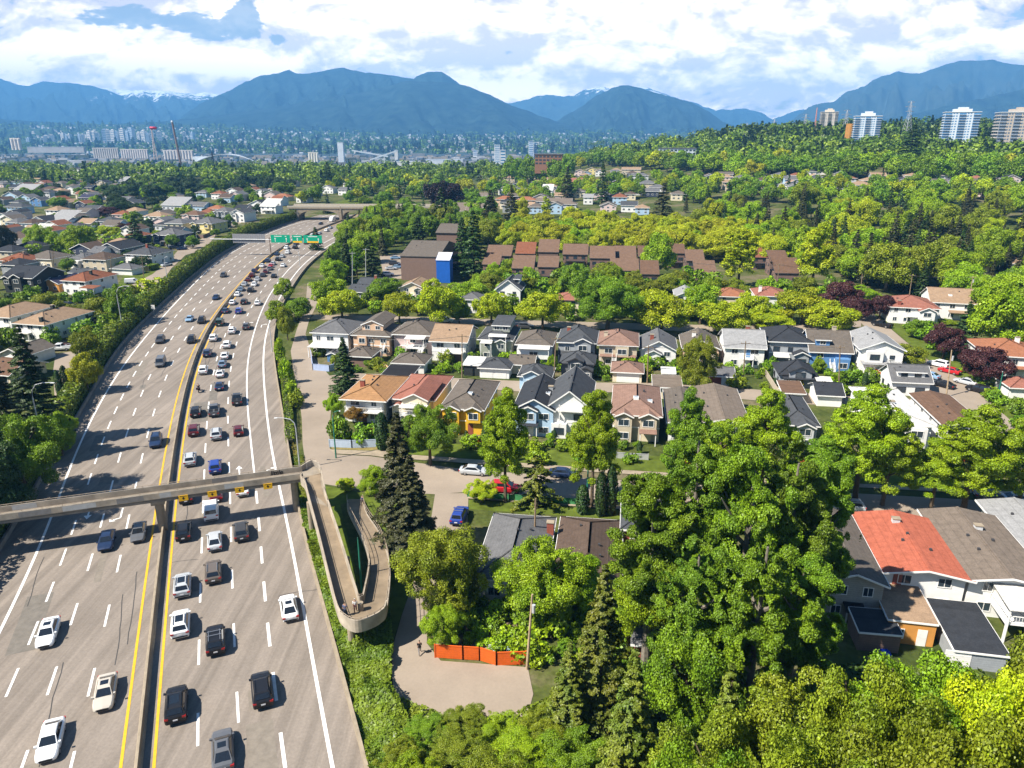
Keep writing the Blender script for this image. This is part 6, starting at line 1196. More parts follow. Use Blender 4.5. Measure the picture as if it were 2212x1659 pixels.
# ------------------------------------------------------------------ vehicles
CC = {'white':(.74,.75,.75),'silver':(.42,.44,.46),'black':(.012,.012,.014),'navy':(.015,.03,.075),'blue':(.02,.05,.26),'grey':(.10,.105,.115),'dkgrey':(.045,.047,.052),'beige':(.46,.42,.36),'red':(.42,.015,.02),'maroon':(.09,.012,.016),'bluegrey':(.14,.20,.28),'green':(.02,.05,.04),'ltblue':(.20,.32,.46),'brown':(.12,.10,.085)}
TYRE = mat((.018,.018,.018), .85, .15); RIM = mat((.42,.42,.43), .35, .05, 2, .7, .5); LAMPW = mat((.8,.8,.78), .15, 0, 1, 0, .8); LAMPR = mat((.40,.012,.012), .2, 0, 1, 0, .7); BLK = mat((.012,.012,.013), .5, .1); CG = glass((.012,.016,.022), .05); PLATE = mat((.7,.7,.72), .5, 0)
SPEC = {  # length, half width, body stations (x, width factor, zb, zt), cabin (xb0,xb1,xt0,xt1,zb,zt,wb,wt), wheel base half, wheel radius
 'sedan': (4.75,.91,[(-2.37,.74,.38,.78),(-2.28,.93,.27,.95),(-1.7,1,.22,1.0),(-.2,1,.2,.96),(1.0,1,.2,.93),(1.75,.98,.22,.84),(2.2,.90,.26,.72),(2.37,.70,.34,.60)],(-1.95,1.15,-1.05,.30,.93,1.44,.84,.62),1.38,.33),
 'hatch': (4.3,.89,[(-2.15,.80,.38,.85),(-2.08,.95,.27,1.0),(-1.4,1,.22,1.0),(0,1,.2,.97),(1.0,1,.2,.94),(1.6,.98,.22,.86),(2.0,.90,.26,.74),(2.15,.70,.34,.62)],(-2.0,1.15,-1.55,.25,.95,1.50,.84,.64),1.3,.32),
 'suv': (4.7,.95,[(-2.35,.84,.45,1.0),(-2.28,.96,.32,1.12),(-1.6,1,.26,1.14),(0,1,.25,1.10),(1.0,1,.25,1.06),(1.75,.98,.27,.98),(2.2,.92,.32,.84),(2.35,.74,.40,.72)],(-2.22,1.15,-1.80,.35,1.08,1.70,.86,.68),1.38,.37),
 'van': (4.9,.98,[(-2.45,.92,.40,1.0),(-2.42,.98,.30,1.2),(-1.0,1,.25,1.2),(.9,1,.25,1.15),(1.8,.97,.27,1.0),(2.3,.90,.32,.85),(2.45,.74,.40,.72)],(-2.42,1.75,-2.30,.95,1.12,1.95,.93,.80),1.45,.35),
 'pickup': (5.7,.99,[(-2.85,.92,.50,1.0),(-2.80,.98,.42,1.12),(-.8,1,.36,1.12),(.2,1,.34,1.12),(1.5,1,.34,1.10),(2.2,.98,.36,1.04),(2.7,.94,.42,.92),(2.85,.80,.50,.80)],(-.75,1.6,-.55,.75,1.08,1.82,.88,.72),1.75,.40),
}
CP_ = {}
def car_parts(kind):
    if kind in CP_: return CP_[kind]
    L_, hw, st, cb, wb, wr = SPEC[kind]; R_ = []
    for x, f, zb, zt in st:
        w = hw*f; zm = zb+(zt-zb)*.5
        R_.append([(x,-w*.86,zb),(x,-w*.97,zb+.1),(x,-w,zm),(x,-w*.97,zt-.10),(x,-w*.84,zt),(x,0,zt+.03),(x,w*.84,zt),(x,w*.97,zt-.10),(x,w,zm),(x,w*.97,zb+.1),(x,w*.86,zb)])
    body = MB().loft(R_); b0,b1,t0,t1,zb,zt,fb,ft = cb; B, Tt = hw*fb, hw*ft
    Q = lambda x, y, z: (x, y, z)
    xm0, xm1 = t0+.12, t1-.12
    cab = [[(b0,-B,zb),(b0,B,zb),(b1,B,zb),(b1,-B,zb)], [(t0,-Tt,zt-.05),(t0,Tt,zt-.05),(t1,Tt,zt-.05),(t1,-Tt,zt-.05)], [(t0+.15,-Tt*.85,zt),(t0+.15,Tt*.85,zt),(t1-.2,Tt*.85,zt),(t1-.2,-Tt*.85,zt)]]
    body.loft(cab)
    if kind == 'pickup':
        body.box(-2.8,-.85,-hw*.97,-hw*.84,1.0,1.30); body.box(-2.8,-.85,hw*.84,hw*.97,1.0,1.30); body.box(-2.84,-2.74,-hw*.95,hw*.95,1.0,1.30)
    for s in (-1, 1): body.box(b1-.25, b1-.05, s*(hw+.02)-.09, s*(hw+.02)+.09, zb+.02, zb+.16)      # mirrors
    def lerp(a, b, t): return tuple(a[i]+(b[i]-a[i])*t for i in range(3))
    def pane(p00, p10, p11, p01, m0=.06, m1=.94, n0=.10, n1=.90, off=(0,0,0)):
        def g(u, v): a = lerp(p00, p10, u); b = lerp(p01, p11, u); c = lerp(a, b, v); return tuple(c[i]+off[i] for i in range(3))
        return [g(m0,n0), g(m1,n0), g(m1,n1), g(m0,n1)]
    k = .03
    ws = MB().quad(*pane((b1,-B,zb),(b1,B,zb),(t1,Tt,zt-.05),(t1,-Tt,zt-.05), off=(k,0,k)))
    rw = MB().quad(*pane((b0,B,zb),(b0,-B,zb),(t0,-Tt,zt-.05),(t0,Tt,zt-.05), .08,.92,.22 if kind in('suv','hatch','van') else .10,.9, off=(-k,0,k)))
    sw = []
    for s in (-1, 1):
        q = pane((b0,s*B,zb),(b1,s*B,zb),(t1,s*Tt,zt-.05),(t0,s*Tt,zt-.05), .09,.92,.12,.88, off=(0,s*k,k*.3))
        if kind == 'van': q = pane((.6,s*B,zb),(b1,s*B,zb),(t1,s*Tt,zt-.05),(.5,s*Tt,zt-.05), .05,.9,.12,.88, off=(0,s*k,k*.3))
        sw.append(MB().quad(*(q if s < 0 else q[::-1])).mesh('side_window'))
    wh = MB(); n = 12
    wh.tube([(0,-.11,0),(0,-.09,0),(0,.09,0),(0,.11,0)], [wr*.86, wr, wr, wr*.86], n)
    rim = MB().tube([(0,-.118,0),(0,.118,0)], [wr*.58, wr*.58], 10)
    xf, xr = st[-1][0], st[0][0]; hl, tl = [], []
    zf = st[-2][3]-.06; zr = st[1][3]-.12
    for s in (-1, 1):
        hl.append(MB().add([(xf-.22,s*hw*.86,zf-.02),(xf-.05,s*hw*.66,zf-.08),(xf-.02,s*hw*.62,zf-.20),(xf-.16,s*hw*.90,zf-.18)], [(0,1,2,3) if s < 0 else (3,2,1,0)]).mesh('headlight'))
        tl.append(MB().box(xr-.012, xr+.16, s*hw*.78-.16, s*hw*.78+.16, zr-.16, zr+.03).mesh('taillight'))
    m = body.mesh('body'); me_sm(m)
    bump = MB().box(xr-.02, xr+.1, -hw*.78, hw*.78, st[0][2]-.02, st[0][2]+.14); gr_ = MB().box(xf-.06, xf+.012, -hw*.55, hw*.55, st[-1][2]+.02, st[-1][2]+.22)
    pl = MB().box(xr-.03, xr-.005, -.2, .2, st[0][2]+.22, st[0][2]+.36)
    rr = MB()
    for s in (-1, 1): rr.beam((t0+.1,s*Tt*.86,zt+.06),(t1-.35,s*Tt*.86,zt+.06),.05,.06)
    sr = MB().box(t0+.55 if kind != 'sedan' else t0+.35, t1-.35, -Tt*.62, Tt*.62, zt-.01, zt+.012)
    d = dict(body=m, ws=ws.mesh('windshield'), rw=rw.mesh('rear_window'), sw=sw, wh=wh.mesh('tyre'), rim=rim.mesh('rim'), hl=hl, tl=tl, bump=bump.mesh('bumper_trim'), gr=gr_.mesh('grille'), pl=pl.mesh('licence_plate'), rr=rr.mesh('roof_rail'), sr=sr.mesh('sunroof'), wb=wb, wr=wr, hw=hw, zt=zt)
    if kind == 'pickup': d['bed'] = MB().box(-2.75,-.85,-hw*.83,hw*.83,1.0,1.145).mesh('bed')
    CP_[kind] = d; return d
def me_sm(m):
    for p in m.polygons: p.use_smooth = False
def car(kind, col, p, hd, label, opts='', group=None, det=2):
    d = car_parts(kind); cn = {'sedan':'car','hatch':'car','suv':'suv','van':'van','pickup':'pickup_truck'}[kind]
    root = thing(cn, label, cn.replace('_', ' '), p, hd, group); root.scale = (1.07, 1.07, 1.05); pm = carpaint(CC[col])
    link('body', d['body'], pm, root); link('windshield', d['ws'], CG, root); link('rear_window', d['rw'], CG, root)
    for s in d['sw']: link('side_window', s, CG, root)
    for sx in (-1, 1):
        for sy in (-1, 1):
            w = link('tyre', d['wh'], TYRE, root, (sx*d['wb'], sy*(d['hw']-.12), d['wr']))
            if det > 1: link('rim', d['rim'], RIM, w)
    if 'bed' in d: link('bed', d['bed'], BLK, root)
    if det > 1:
        for h in d['hl']: link('headlight', h, LAMPW, root)
        for h in d['tl']: link('taillight', h, LAMPR, root)
        link('grille', d['gr'], BLK, root); link('bumper_trim', d['bump'], BLK, root); link('licence_plate', d['pl'], PLATE, root)
    if 's' in opts: link('sunroof', d['sr'], CG, root)
    if 'r' in opts: link('roof_rail', d['rr'], RIM if 'R' in opts else BLK, root)
    if 'b' in opts:
        g = MB()
        for xx in (-.9, -.2): g.beam((xx,-.7,d['zt']+.12),(xx,.7,d['zt']+.12),.07,.04)
        obj('roof_bar', g, RIM, root)
    return root
FWC = 'cars on the freeway'
def fcar(x, y, kind, col, label, opts='', away=True, dx=0):
    s, o = fws(x, y); p = fw(s, o); h = heading(s) + (0 if away else pi); p.z = .05
    return car(kind, col, p, h, label, opts, FWC, 2 if s < fws(480,650)[0] else 1)
onc = [
 (106,1376,'sedan','white','white sedan in the outer oncoming lane, ahead of the beige one','s'),(112,1610,'sedan','white','white sedan at the frame bottom in the outer oncoming lane',''),(230,1506,'sedan','beige','beige sedan with a sunroof, in the oncoming lanes','s'),
 (232,1176,'sedan','navy','dark blue sedan in the footbridge shadow',''),(301,1158,'sedan','grey','dark grey sedan half in the footbridge shadow beside a dark blue one',''),(338,960,'suv','navy','navy wagon on the oncoming side just beyond the footbridge','r'),
 (348,789,'van','grey','grey people carrier in a middle oncoming lane',''),(347,739,'suv','dkgrey','dark hatchback ahead of the grey people carrier on the oncoming side',''),(414,739,'suv','black','black car in the oncoming lane beside the median, abreast of a dark hatchback',''),(410,693,'sedan','ltblue','silver blue sedan beside a black four wheel drive, oncoming',''),
 (436,697,'suv','black','black four wheel drive beside a silver blue sedan, oncoming','r'),(467,646,'sedan','navy','navy sedan alone in the inner oncoming lane',''),(483,598,'suv','dkgrey','dark car alone on the far oncoming stretch before the gantry',''),(693,485,'sedan','black','black car on the oncoming side close to the overpass','')]
for x, y, k, c, lb, op in onc: fcar(x, y, k, c, lb, op, False)
awy = [
 (383,1532,'suv','black','black SUV with a dark glass roof in the lane beside the median','sr'),(483,1630,'sedan','grey','dark grey car with a glass roof at the frame bottom','s'),(567,1500,'suv','black','black SUV with black roof rails in the third lane','r'),(467,1392,'suv','black','black SUV with two silver roof bars','rRb'),
 (392,1357,'suv','white','white SUV with a dark sunroof beside the median','sr'),(396,1273,'suv','silver','silver SUV with a dark sunroof ahead of the white one','sr'),(462,1244,'suv','brown','grey brown wagon with roof rails','rR'),(625,1321,'sedan','white','white car with a black glass roof on the exit lane line','s'),
 (398,1156,'suv','black','black SUV in the footbridge shadow beside the median','r'),(465,1176,'sedan','silver','silver sedan south of the footbridge shadow',''),(522,1156,'suv','dkgrey','dark grey SUV beside the silver sedan under the footbridge',''),(458,1112,'van','white','white van just south of the footbridge',''),
 (404,1078,'suv','black','black car half under the footbridge sign beside the median',''),(468,1073,'sedan','maroon','dark maroon car half under the second footbridge sign',''),(524,1062,'sedan','white','white car half hidden under the third footbridge sign',''),
 (466,1015,'suv','blue','bright blue SUV just north of the footbridge',''),(412,999,'suv','silver','silver SUV with roof rails beside the blue one','rR'),(468,944,'suv','silver','small silver SUV between two dark red ones','r'),(420,936,'suv','maroon','dark red SUV beside the median, abreast of a silver one',''),(516,936,'hatch','maroon','dark red hatchback in the third lane',''),
 (424,896,'suv','black','black SUV following the grey pickup beside the median',''),(464,893,'pickup','grey','grey pickup with an open bed in the second lane',''),(513,869,'pickup','dkgrey','dark grey pickup in the third lane',''),(475,839,'sedan','navy','dark blue car abreast of the motorcycle',''),
 (440,805,'suv','white','white SUV in the lane beside the median with the motorcycle behind it',''),(476,812,'sedan','white','white car with a black glass roof behind a blue grey one','s'),(481,791,'sedan','bluegrey','blue grey car between two white ones',''),(486,773,'sedan','white','white sedan ahead of the blue grey car',''),(449,768,'suv','navy','dark blue SUV beside the median with white ones around it',''),
 (462,735,'suv','white','white SUV beside the median ahead of the dark blue one',''),(491,750,'suv','white','white hatchback in the second lane, second in a run of white cars',''),(502,719,'suv','white','white SUV with dark windows abreast of a dark green van','r'),(533,710,'suv','dkgrey','dark SUV in the third lane by the exit arrows',''),(476,702,'van','green','dark green van beside the median',''),
 (488,675,'sedan','navy','navy sedan beside the median ahead of the green van',''),(517,676,'suv','blue','blue hatchback in the second lane',''),(503,657,'sedan','white','white sedan beside the median ahead of the navy one',''),(528,656,'suv','black','black SUV in the second lane',''),(557,658,'sedan','white','white sedan in the third lane by the solid line',''),
 (514,639,'sedan','white','white car at the tail of the queue beside the median',''),(542,630,'suv','black','black SUV with a white sedan ahead in the queue',''),(521,628,'sedan','bluegrey','blue grey sedan in the queue beside the median',''),(529,617,'sedan','silver','silver sedan in the queue beside the median',''),(550,617,'sedan','white','white sedan in the second queue lane',''),(537,607,'sedan','maroon','dark maroon sedan in the queue beside the median',''),
 (557,606,'sedan','silver','silver sedan in the second queue lane',''),(568,597,'sedan','dkgrey','dark sedan in the second queue lane',''),(592,599,'sedan','black','black sedan in the third queue lane',''),(545,598,'suv','maroon','dark red SUV in the queue',''),(550,589,'suv','navy','navy SUV in the queue beside the median',''),(575,590,'suv','maroon','maroon SUV in the second queue lane',''),(583,583,'sedan','grey','grey sedan in the second queue lane',''),
 (567,577,'sedan','white','white sedan beside the median at the gantry',''),(586,577,'sedan','red','bright red sedan in the queue',''),(612,576,'sedan','white','white sedan alone in the third queue lane',''),(590,572,'sedan','silver','silver sedan ahead of the bright red one',''),(579,566,'suv','navy','navy SUV under the gantry',''),(601,563,'suv','black','black SUV under the gantry',''),
 (610,556,'sedan','silver','silver sedan under the green signs',''),(599,551,'sedan','navy','navy sedan under the green signs',''),(622,548,'suv','white','white SUV under the green signs',''),(620,538,'suv','white','white SUV seen above the gantry pole',''),(638,537,'suv','black','black SUV just past the green signs',''),(640,528,'sedan','navy','navy sedan past the green signs',''),(662,527,'sedan','maroon','dark red sedan past the green signs',''),
 (676,511,'suv','white','white SUV beside the fir at the freeway edge',''),(690,506,'sedan','silver','silver sedan before the overpass',''),(706,500,'suv','white','white SUV before the overpass',''),(714,494,'sedan','silver','silver car before the overpass at the tree edge','')]
for x, y, k, c, lb, op in awy: fcar(x, y, k, c, lb, op, True)
PK = 'parked cars'
SE = GR                                                          # street direction
for x, y, k, c, hd, lb, op in [(1025,1024,'sedan','silver',SE,'silver sedan parked on the south street under the street tree',''),(1092,1062,'suv','red',SE,'red SUV parked beside the lime green tree',''),(993,1122,'suv','blue',pi/2+SE,'blue SUV with roof bars parked at the spur','b'),(1828,1103,'suv','silver',SE+pi,'silver wagon parked before the red roof','r'),(1218,1030,'sedan','navy',SE,'navy car half hidden behind the weeping cedar',''),
   (1904,706,'pickup','black',2.15,'black pickup parked on the avenue',''),(2026,792,'suv','white',2.2,'white wagon parked on the avenue verge',''),(2050,806,'sedan','red',2.2,'red sedan parked behind the white wagon',''),(2005,816,'sedan','ltblue',2.2,'light blue sedan parked on the west kerb',''),(2036,836,'sedan','black',2.2,'black sedan behind the light blue one',''),(2085,830,'sedan','silver',2.2,'silver sedan parked behind the red one',''),(2112,847,'suv','black',2.2,'dark SUV parked behind the silver sedan',''),
   (2140,1078,'sedan','grey',SE,'grey sedan in the shade of the street trees',''),(2200,1086,'sedan','silver',SE,'silver sedan at the frame edge under the trees',''),(962,697,'suv','white',SE,'white car behind the large lime maple',''),(1118,708,'sedan','black',SE,'black car by the grey green house',''),(1136,710,'suv','dkgrey',SE,'dark grey car by the grey green house',''),(1938,836,'suv','black',pi/2+SE,'black car under the white side awning',''),
   (855,560,'sedan','ltblue',.2,'light blue car by the warehouse car park',''),(852,572,'suv','dkgrey',.2,'dark car in the warehouse car park',''),(845,583,'sedan','silver',.2,'silver car in the warehouse car park',''),(858,580,'sedan','ltblue',.2,'blue grey car in the warehouse car park',''),(838,596,'suv','white',.2,'white car at the warehouse car park edge',''),(870,578,'suv','navy',.2,'navy car in the warehouse car park',''),
   (131,757,'pickup','white',radians(-170),'white work truck with a ladder rack on the driveway','b'),(168,748,'pickup','maroon',radians(60),'maroon pickup behind the work truck',''),(361,575,'sedan','silver',radians(60),'silver car on the lane by the hedge bend',''),(286,613,'van','white',radians(20),'white delivery van on the west lane',''),(394,540,'sedan','navy',radians(30),'navy car before the navy house',''),(410,534,'suv','silver',radians(30),'silver SUV before the navy house',''),(375,538,'suv','dkgrey',radians(40),'dark car beside the navy house garage',''),
   (8,684,'suv','maroon',R2,'magenta red car at the frame edge',''),(88,676,'sedan','bluegrey',R2,'blue grey car on the west street',''),(150,664,'suv','black',R2,'black car on the west street under a tree',''),(1158,905,'van','white',pi/2+SE,'white van between salmon and yellow houses','') if False else (900,872,'van','white',pi/2+SE,'white van between the salmon and yellow houses',''),(1508,865,'sedan','blue',pi/2+SE,'blue car on the lane behind the tan house','')]:
    p = P(x, y, 0); p.z = .08; car(k, c, p, hd, lb, op, PK, 2 if p.y < 230 else 1)
# motorcycle with its rider
def moto(x, y):
    s, o = fws(x, y); p = fw(s, o); p.z = .05; root = thing('motorcycle', 'black motorcycle ridden in the lane beside the median', 'motorcycle', p, heading(s))
    for xx in (-.72, .72):
        q = []; 
        obj('wheel', MB().tube([(xx,-.06,.32),(xx,.06,.32)], [.32,.32], 14), TYRE, root)
    obj('frame', MB().tube([(-.7,0,.4),(-.3,0,.75),(.25,0,.8),(.55,0,.85),(.72,0,.35)], [.06,.14,.18,.10,.05], 8), BLK, root)
    obj('seat', MB().box(-.75,.0,-.14,.14,.78,.88), BLK, root); obj('handlebar', MB().tube([(.45,-.38,1.02),(.5,0,1.0),(.45,.38,1.02)], .025, 6), RIM, root); obj('headlight', MB().tube([(.6,0,.88),(.74,0,.88)], [.10,.09], 8), LAMPW, root)
    obj('luggage_case', MB().box(-.98,-.62,-.34,.34,.62,.95), BLK, root); obj('taillight', MB().box(-1.0,-.98,-.08,.08,.82,.88), LAMPR, root)
    root.scale = (1.25, 1.25, 1.25); return p, heading(s)
mp_, mh_ = moto(430, 846)
# motorhome among the trees, and a box truck under the overpass
def boxtruck(p, hd, label, ln=7.5, hgt=3.2, name='box_truck', cat='truck'):
    root = thing(name, label, cat, p, hd); obj('cargo_box', MB().box(-ln/2, ln/2-1.9, -1.2, 1.2, .75, hgt), mat((.75,.75,.73), .5, .05), root)
    cb = MB().loft([[(ln/2-1.85,-1.1,.5),(ln/2-1.85,1.1,.5),(ln/2-1.85,1.1,2.4),(ln/2-1.85,-1.1,2.4)], [(ln/2-.6,-1.1,.5),(ln/2-.6,1.1,.5),(ln/2-.6,1.05,2.35),(ln/2-.6,-1.05,2.35)], [(ln/2,-1.05,.5),(ln/2,1.05,.5),(ln/2,1.0,1.35),(ln/2,-1.0,1.35)]]); obj('cab', cb, carpaint(CC['white']), root)
    obj('windshield', MB().quad((ln/2-.08,-.95,1.4),(ln/2-.08,.95,1.4),(ln/2-.55,.9,2.25),(ln/2-.55,-.9,2.25)), CG, root)
    for xx in (-ln/2+1.4, ln/2-1.0):
        for yy in (-1.0, 1.0): obj('wheel', MB().tube([(xx,yy-.14,.45),(xx,yy+.14,.45)], [.45,.45], 12), TYRE, root)
    return root
s_, o_ = fws(712, 478); p_ = fw(s_, -6); p_.z = .05; boxtruck(p_, heading(s_)+pi, 'white box truck coming out from under the arched overpass')
p_ = P(728, 588, 0); boxtruck(p_, radians(20), 'cream motorhome parked beside the side lane', 7.0, 3.0, 'motorhome', 'motorhome')
# ------------------------------------------------------------------ footbridge and its ramp
BR_M = mat((.24,.205,.16), .88, .28, .5); BR_S = mat((.35,.30,.235), .88, .38, .45); STEEL = mat((.46,.45,.44), .45, .12, 3, .5, .5); GALV = mat((.52,.53,.54), .5, .1, 2, .35, .5); RUST = mat((.30,.24,.18), .7, .25, 3)
fb = thing('footbridge', 'concrete footbridge crossing the freeway with a folded ramp at its east end', 'footbridge', P(350,1150,0))
FO = fb.location.copy()
def L3(p): return (p[0]-FO.x, p[1]-FO.y, p[2])
A = P(0,1133,5.15); B = P(635,1044,5.15); dirb = (B-A); dirb.z = 0; dirb.normalize(); nb_ = Vector((-dirb.y, dirb.x, 0)); WID = 2.5
def along(x, y, z):                                     # point of the near edge below view column x
    lo, hi = -60.0, 160.0
    for _ in range(40):
        mid = (lo+hi)/2; q = A + dirb*mid
        if proj(q)[0] < x: lo = mid
        else: hi = mid
    return lo
E0 = -26.0; E1 = (B-A).length + 1.2
def bpt(t, w, z): q = A + dirb*t + nb_*w; return (q.x-FO.x, q.y-FO.y, z)
ZD = 5.75
g = MB(); g.loft([[bpt(t,.12,ZD-.3),bpt(t,WID-.12,ZD-.3),bpt(t,WID-.12,ZD),bpt(t,.12,ZD)] for t in np.linspace(E0,E1,20)]); obj('deck', g, BR_M, fb)
for w0 in (-.10, WID-.08):
    g = MB(); g.loft([[bpt(t,w0,ZD-.02),bpt(t,w0+.18,ZD-.02),bpt(t,w0+.18,ZD+.85),bpt(t,w0,ZD+.85)] for t in np.linspace(E0,E1+.2,20)]); pr = obj('parapet', g, BR_S, fb)
    r = MB(); r.tube([bpt(t,w0+.09,ZD+1.08) for t in np.linspace(E0,E1,30)], .04, 6)
    for t in np.arange(E0, E1, 2.4): r.beam(bpt(t,w0+.09,ZD+.8), bpt(t,w0+.09,ZD+1.08), .05, .05)
    obj('railing', r, RUST, pr)
    # repainted patches over old graffiti
    rnd = random.Random(int(w0*10)+5); t = E0+2; pg = [MB(), MB()]
    while t < E1-10:
        ln_ = rnd.uniform(1.2, 4.5); i = rnd.randrange(2)
        if rnd.random() < .6:
            yy = w0-.006 if w0 < 1 else w0-.006
            pg[i].quad(bpt(t,yy,ZD+.04), bpt(t+ln_,yy,ZD+.04), bpt(t+ln_,yy,ZD+.78), bpt(t,yy,ZD+.78))
        t += ln_ + rnd.uniform(.3, 4)
    for i in (0, 1): obj('paint_patch', pg[i], [mat((.20,.19,.18),.8,.2), mat((.40,.40,.39),.8,.15)][i], pr)
g = MB()
for q in np.arange(E0+1, E1-1, 3.2): g.box(0,0,0,0,0,0) if False else None
# underside beam, set back, in darker concrete
gb = MB(); gb.loft([[bpt(t,.1,ZD-.62),bpt(t,WID-.1,ZD-.62),bpt(t,WID-.06,ZD-.28),bpt(t,.06,ZD-.28)] for t in np.linspace(E0,E1,12)]); obj('girder', gb, CONC_D, fb)
tp = along(345, 1085, 5); px_ = A + dirb*tp + nb_*(WID/2)
mp2 = fw(fws(352,1140)[0], -.05); tp = (Vector((mp2.x,mp2.y,0))-A).dot(dirb)
c = bpt(tp, WID/2, 0); obj('pier', MB().tube([(c[0],c[1],0),(c[0],c[1],4.7)], [.62,.62], 14), CONC, fb); g = MB(); g.loft([[bpt(tp-.9,.1,z),bpt(tp+.9,.1,z),bpt(tp+.9,WID-.1,z),bpt(tp-.9,WID-.1,z)] for z in (4.65,5.14)]); obj('pier_cap', g, CONC, fb)
c = bpt(E1-1.2, WID/2, 0); obj('pier', MB().tube([(c[0],c[1],-.3),(c[0],c[1],5.1)], [.5,.5], 12), CONC, fb)
# writing sprayed on the inside of the far parapet
tc_ = bpd = bpy.data.curves.new('graffiti', 'FONT'); tc_.body = 'little'; tc_.size = 1.0; tc_.extrude = .004; tc_.shear = .25; tc_.offset = .02
tmp = bpy.data.objects.new('graffiti', tc_); COL.objects.link(tmp); dg = bpy.context.evaluated_depsgraph_get(); dg.update()
gm = bpy.data.meshes.new_from_object(tmp.evaluated_get(dg)); bpy.data.objects.remove(tmp)
def put_text(me, name, origin, right, up, m, parent):
    n = right.cross(up); M4 = Matrix((right.to_4d(), up.to_4d(), n.to_4d(), (0,0,0,1))).transposed(); M4 = Matrix([[right.x,up.x,n.x,origin[0]],[right.y,up.y,n.y,origin[1]],[right.z,up.z,n.z,origin[2]],[0,0,0,1]])
    me.transform(M4); return link(name, me, m, parent)
tg_ = along(583, 1030, 6.5); put_text(gm, 'graffiti', bpt(tg_+.2, WID-.10, ZD+.08), dirb, Vector((0,0,1)), mat((.01,.01,.01),.6,0), fb)
# exit signs hung on the near side
SY = mat((.75,.42,.01), .5, .05)
for k, (x, lb) in enumerate([(397,'yellow arrow sign over the lane beside the median'),(459,'yellow arrow sign over the second lane'),(518,'yellow arrow sign over the third lane'),(579,'yellow arrow sign over the exit lane')]):
    t = along(x, 0, 5.6); q = Vector(bpt(t, -.22, 4.95)) + FO; root = thing('lane_sign', lb + ' on the footbridge', 'sign', (q.x,q.y,q.z), atan2(dirb.y, dirb.x), 'yellow lane signs on the footbridge')
    obj('panel', MB().box(-.62,.62,-.04,.04,-.0,.86), SY, root); g = MB(); g.quad((-.09,-.046,.42),(.09,-.046,.42),(.09,-.046,.60),(-.09,-.046,.60)); g.quad((-.24,-.046,.42),(0,-.046,.16),(.24,-.046,.42)); obj('arrow', g, BLK, root)
    g = MB(); g.quad((-.42,-.046,.68),(.42,-.046,.68),(.42,-.046,.76),(-.42,-.046,.76)); obj('legend', g, BLK, root); obj('bracket', MB().beam((-.3,.04,.8),(-.3,.25,.8),.06,.06).beam((.3,.04,.8),(.3,.25,.8),.06,.06), STEEL, root)
# folded ramp: left and right edges with height
rl = [(660,1030,5.75),(664,1062,5.65),(690,1160,5.2),(715,1262,4.5),(732,1325,4.1),(745,1345,4.0),(768,1356,3.95),(795,1350,3.9),(822,1335,3.85),(834,1312,3.8),(840,1225,3.2),(822,1160,2.3),(792,1112,1.2),(784,1088,.5),(783,1078,.15)]
rr = [(693,1022,5.75),(694,1050,5.65),(727,1150,5.2),(756,1245,4.5),(772,1296,4.1),(774,1303,4.0),(777,1306,3.95),(781,1306,3.9),(785,1303,3.85),(788,1296,3.8),(800,1222,3.2),(785,1165,2.3),(755,1106,1.2),(752,1088,.5),(752,1078,.15)]
Lp = [P(*q) for q in rl]; Rp = [P(*q) for q in rr]
def sm3(Q):
    R2_ = []
    for i in range(len(Q)-1):
        for t in (0, .25, .5, .75):
            p0, p1, p2, p3 = Q[max(i-1,0)], Q[i], Q[i+1], Q[min(i+2,len(Q)-1)]
            R2_.append(.5*((2*p1) + (p2-p0)*t + (2*p0-5*p1+4*p2-p3)*t*t + (3*p1-p0-3*p2+p3)*t**3))
    return R2_ + [Q[-1]]
Lp, Rp = sm3(Lp), sm3(Rp)
g = MB(); g.loft([[L3(a-Vector((0,0,.45))), L3(b-Vector((0,0,.45))), L3(b), L3(a)] for a, b in zip(Lp, Rp)]); obj('ramp', g, mat((.215,.165,.11),.88,.25,.5), fb)
def side(Q, O, up=1.05):
    R_ = []
    for a, b in zip(Q, O):
        n = (a-b); n.z = 0; n = n.normalized()*.18; R_.append([L3(a-Vector((0,0,.5))), L3(a+n-Vector((0,0,.5))), L3(a+n+Vector((0,0,up))), L3(a+Vector((0,0,up)))])
    return R_
k_ = 4*2+2
for Q, O in ((Lp, Rp), (Rp, Lp)):
    i0 = 4 if Q is Lp else 5
    k1 = 37 if Q is Lp else 41
    pr = obj('parapet', MB().loft(side(Q[i0:k1], O[i0:k1])), BR_S, fb); obj('kerb', MB().loft(side(Q[k1-1:-2], O[k1-1:-2], .15)), BR_S, fb)
    r = MB(); T_ = [L3(a + (a-b).normalized()*.09 + Vector((0,0,1.30))) for a, b in zip(Q[i0:-3], O[i0:-3])]; r.tube(T_, .035, 6); r.tube([(q[0],q[1],q[2]-.55) for q in T_[k1-i0-1:]], .03, 6)
    for q in T_[k1-i0-1:]: r.beam((q[0],q[1],q[2]-1.2), q, .05, .05)
    for q in T_[::2]: r.beam((q[0],q[1],q[2]-.3), q, .05, .05)
    obj('railing', r, RUST, pr)
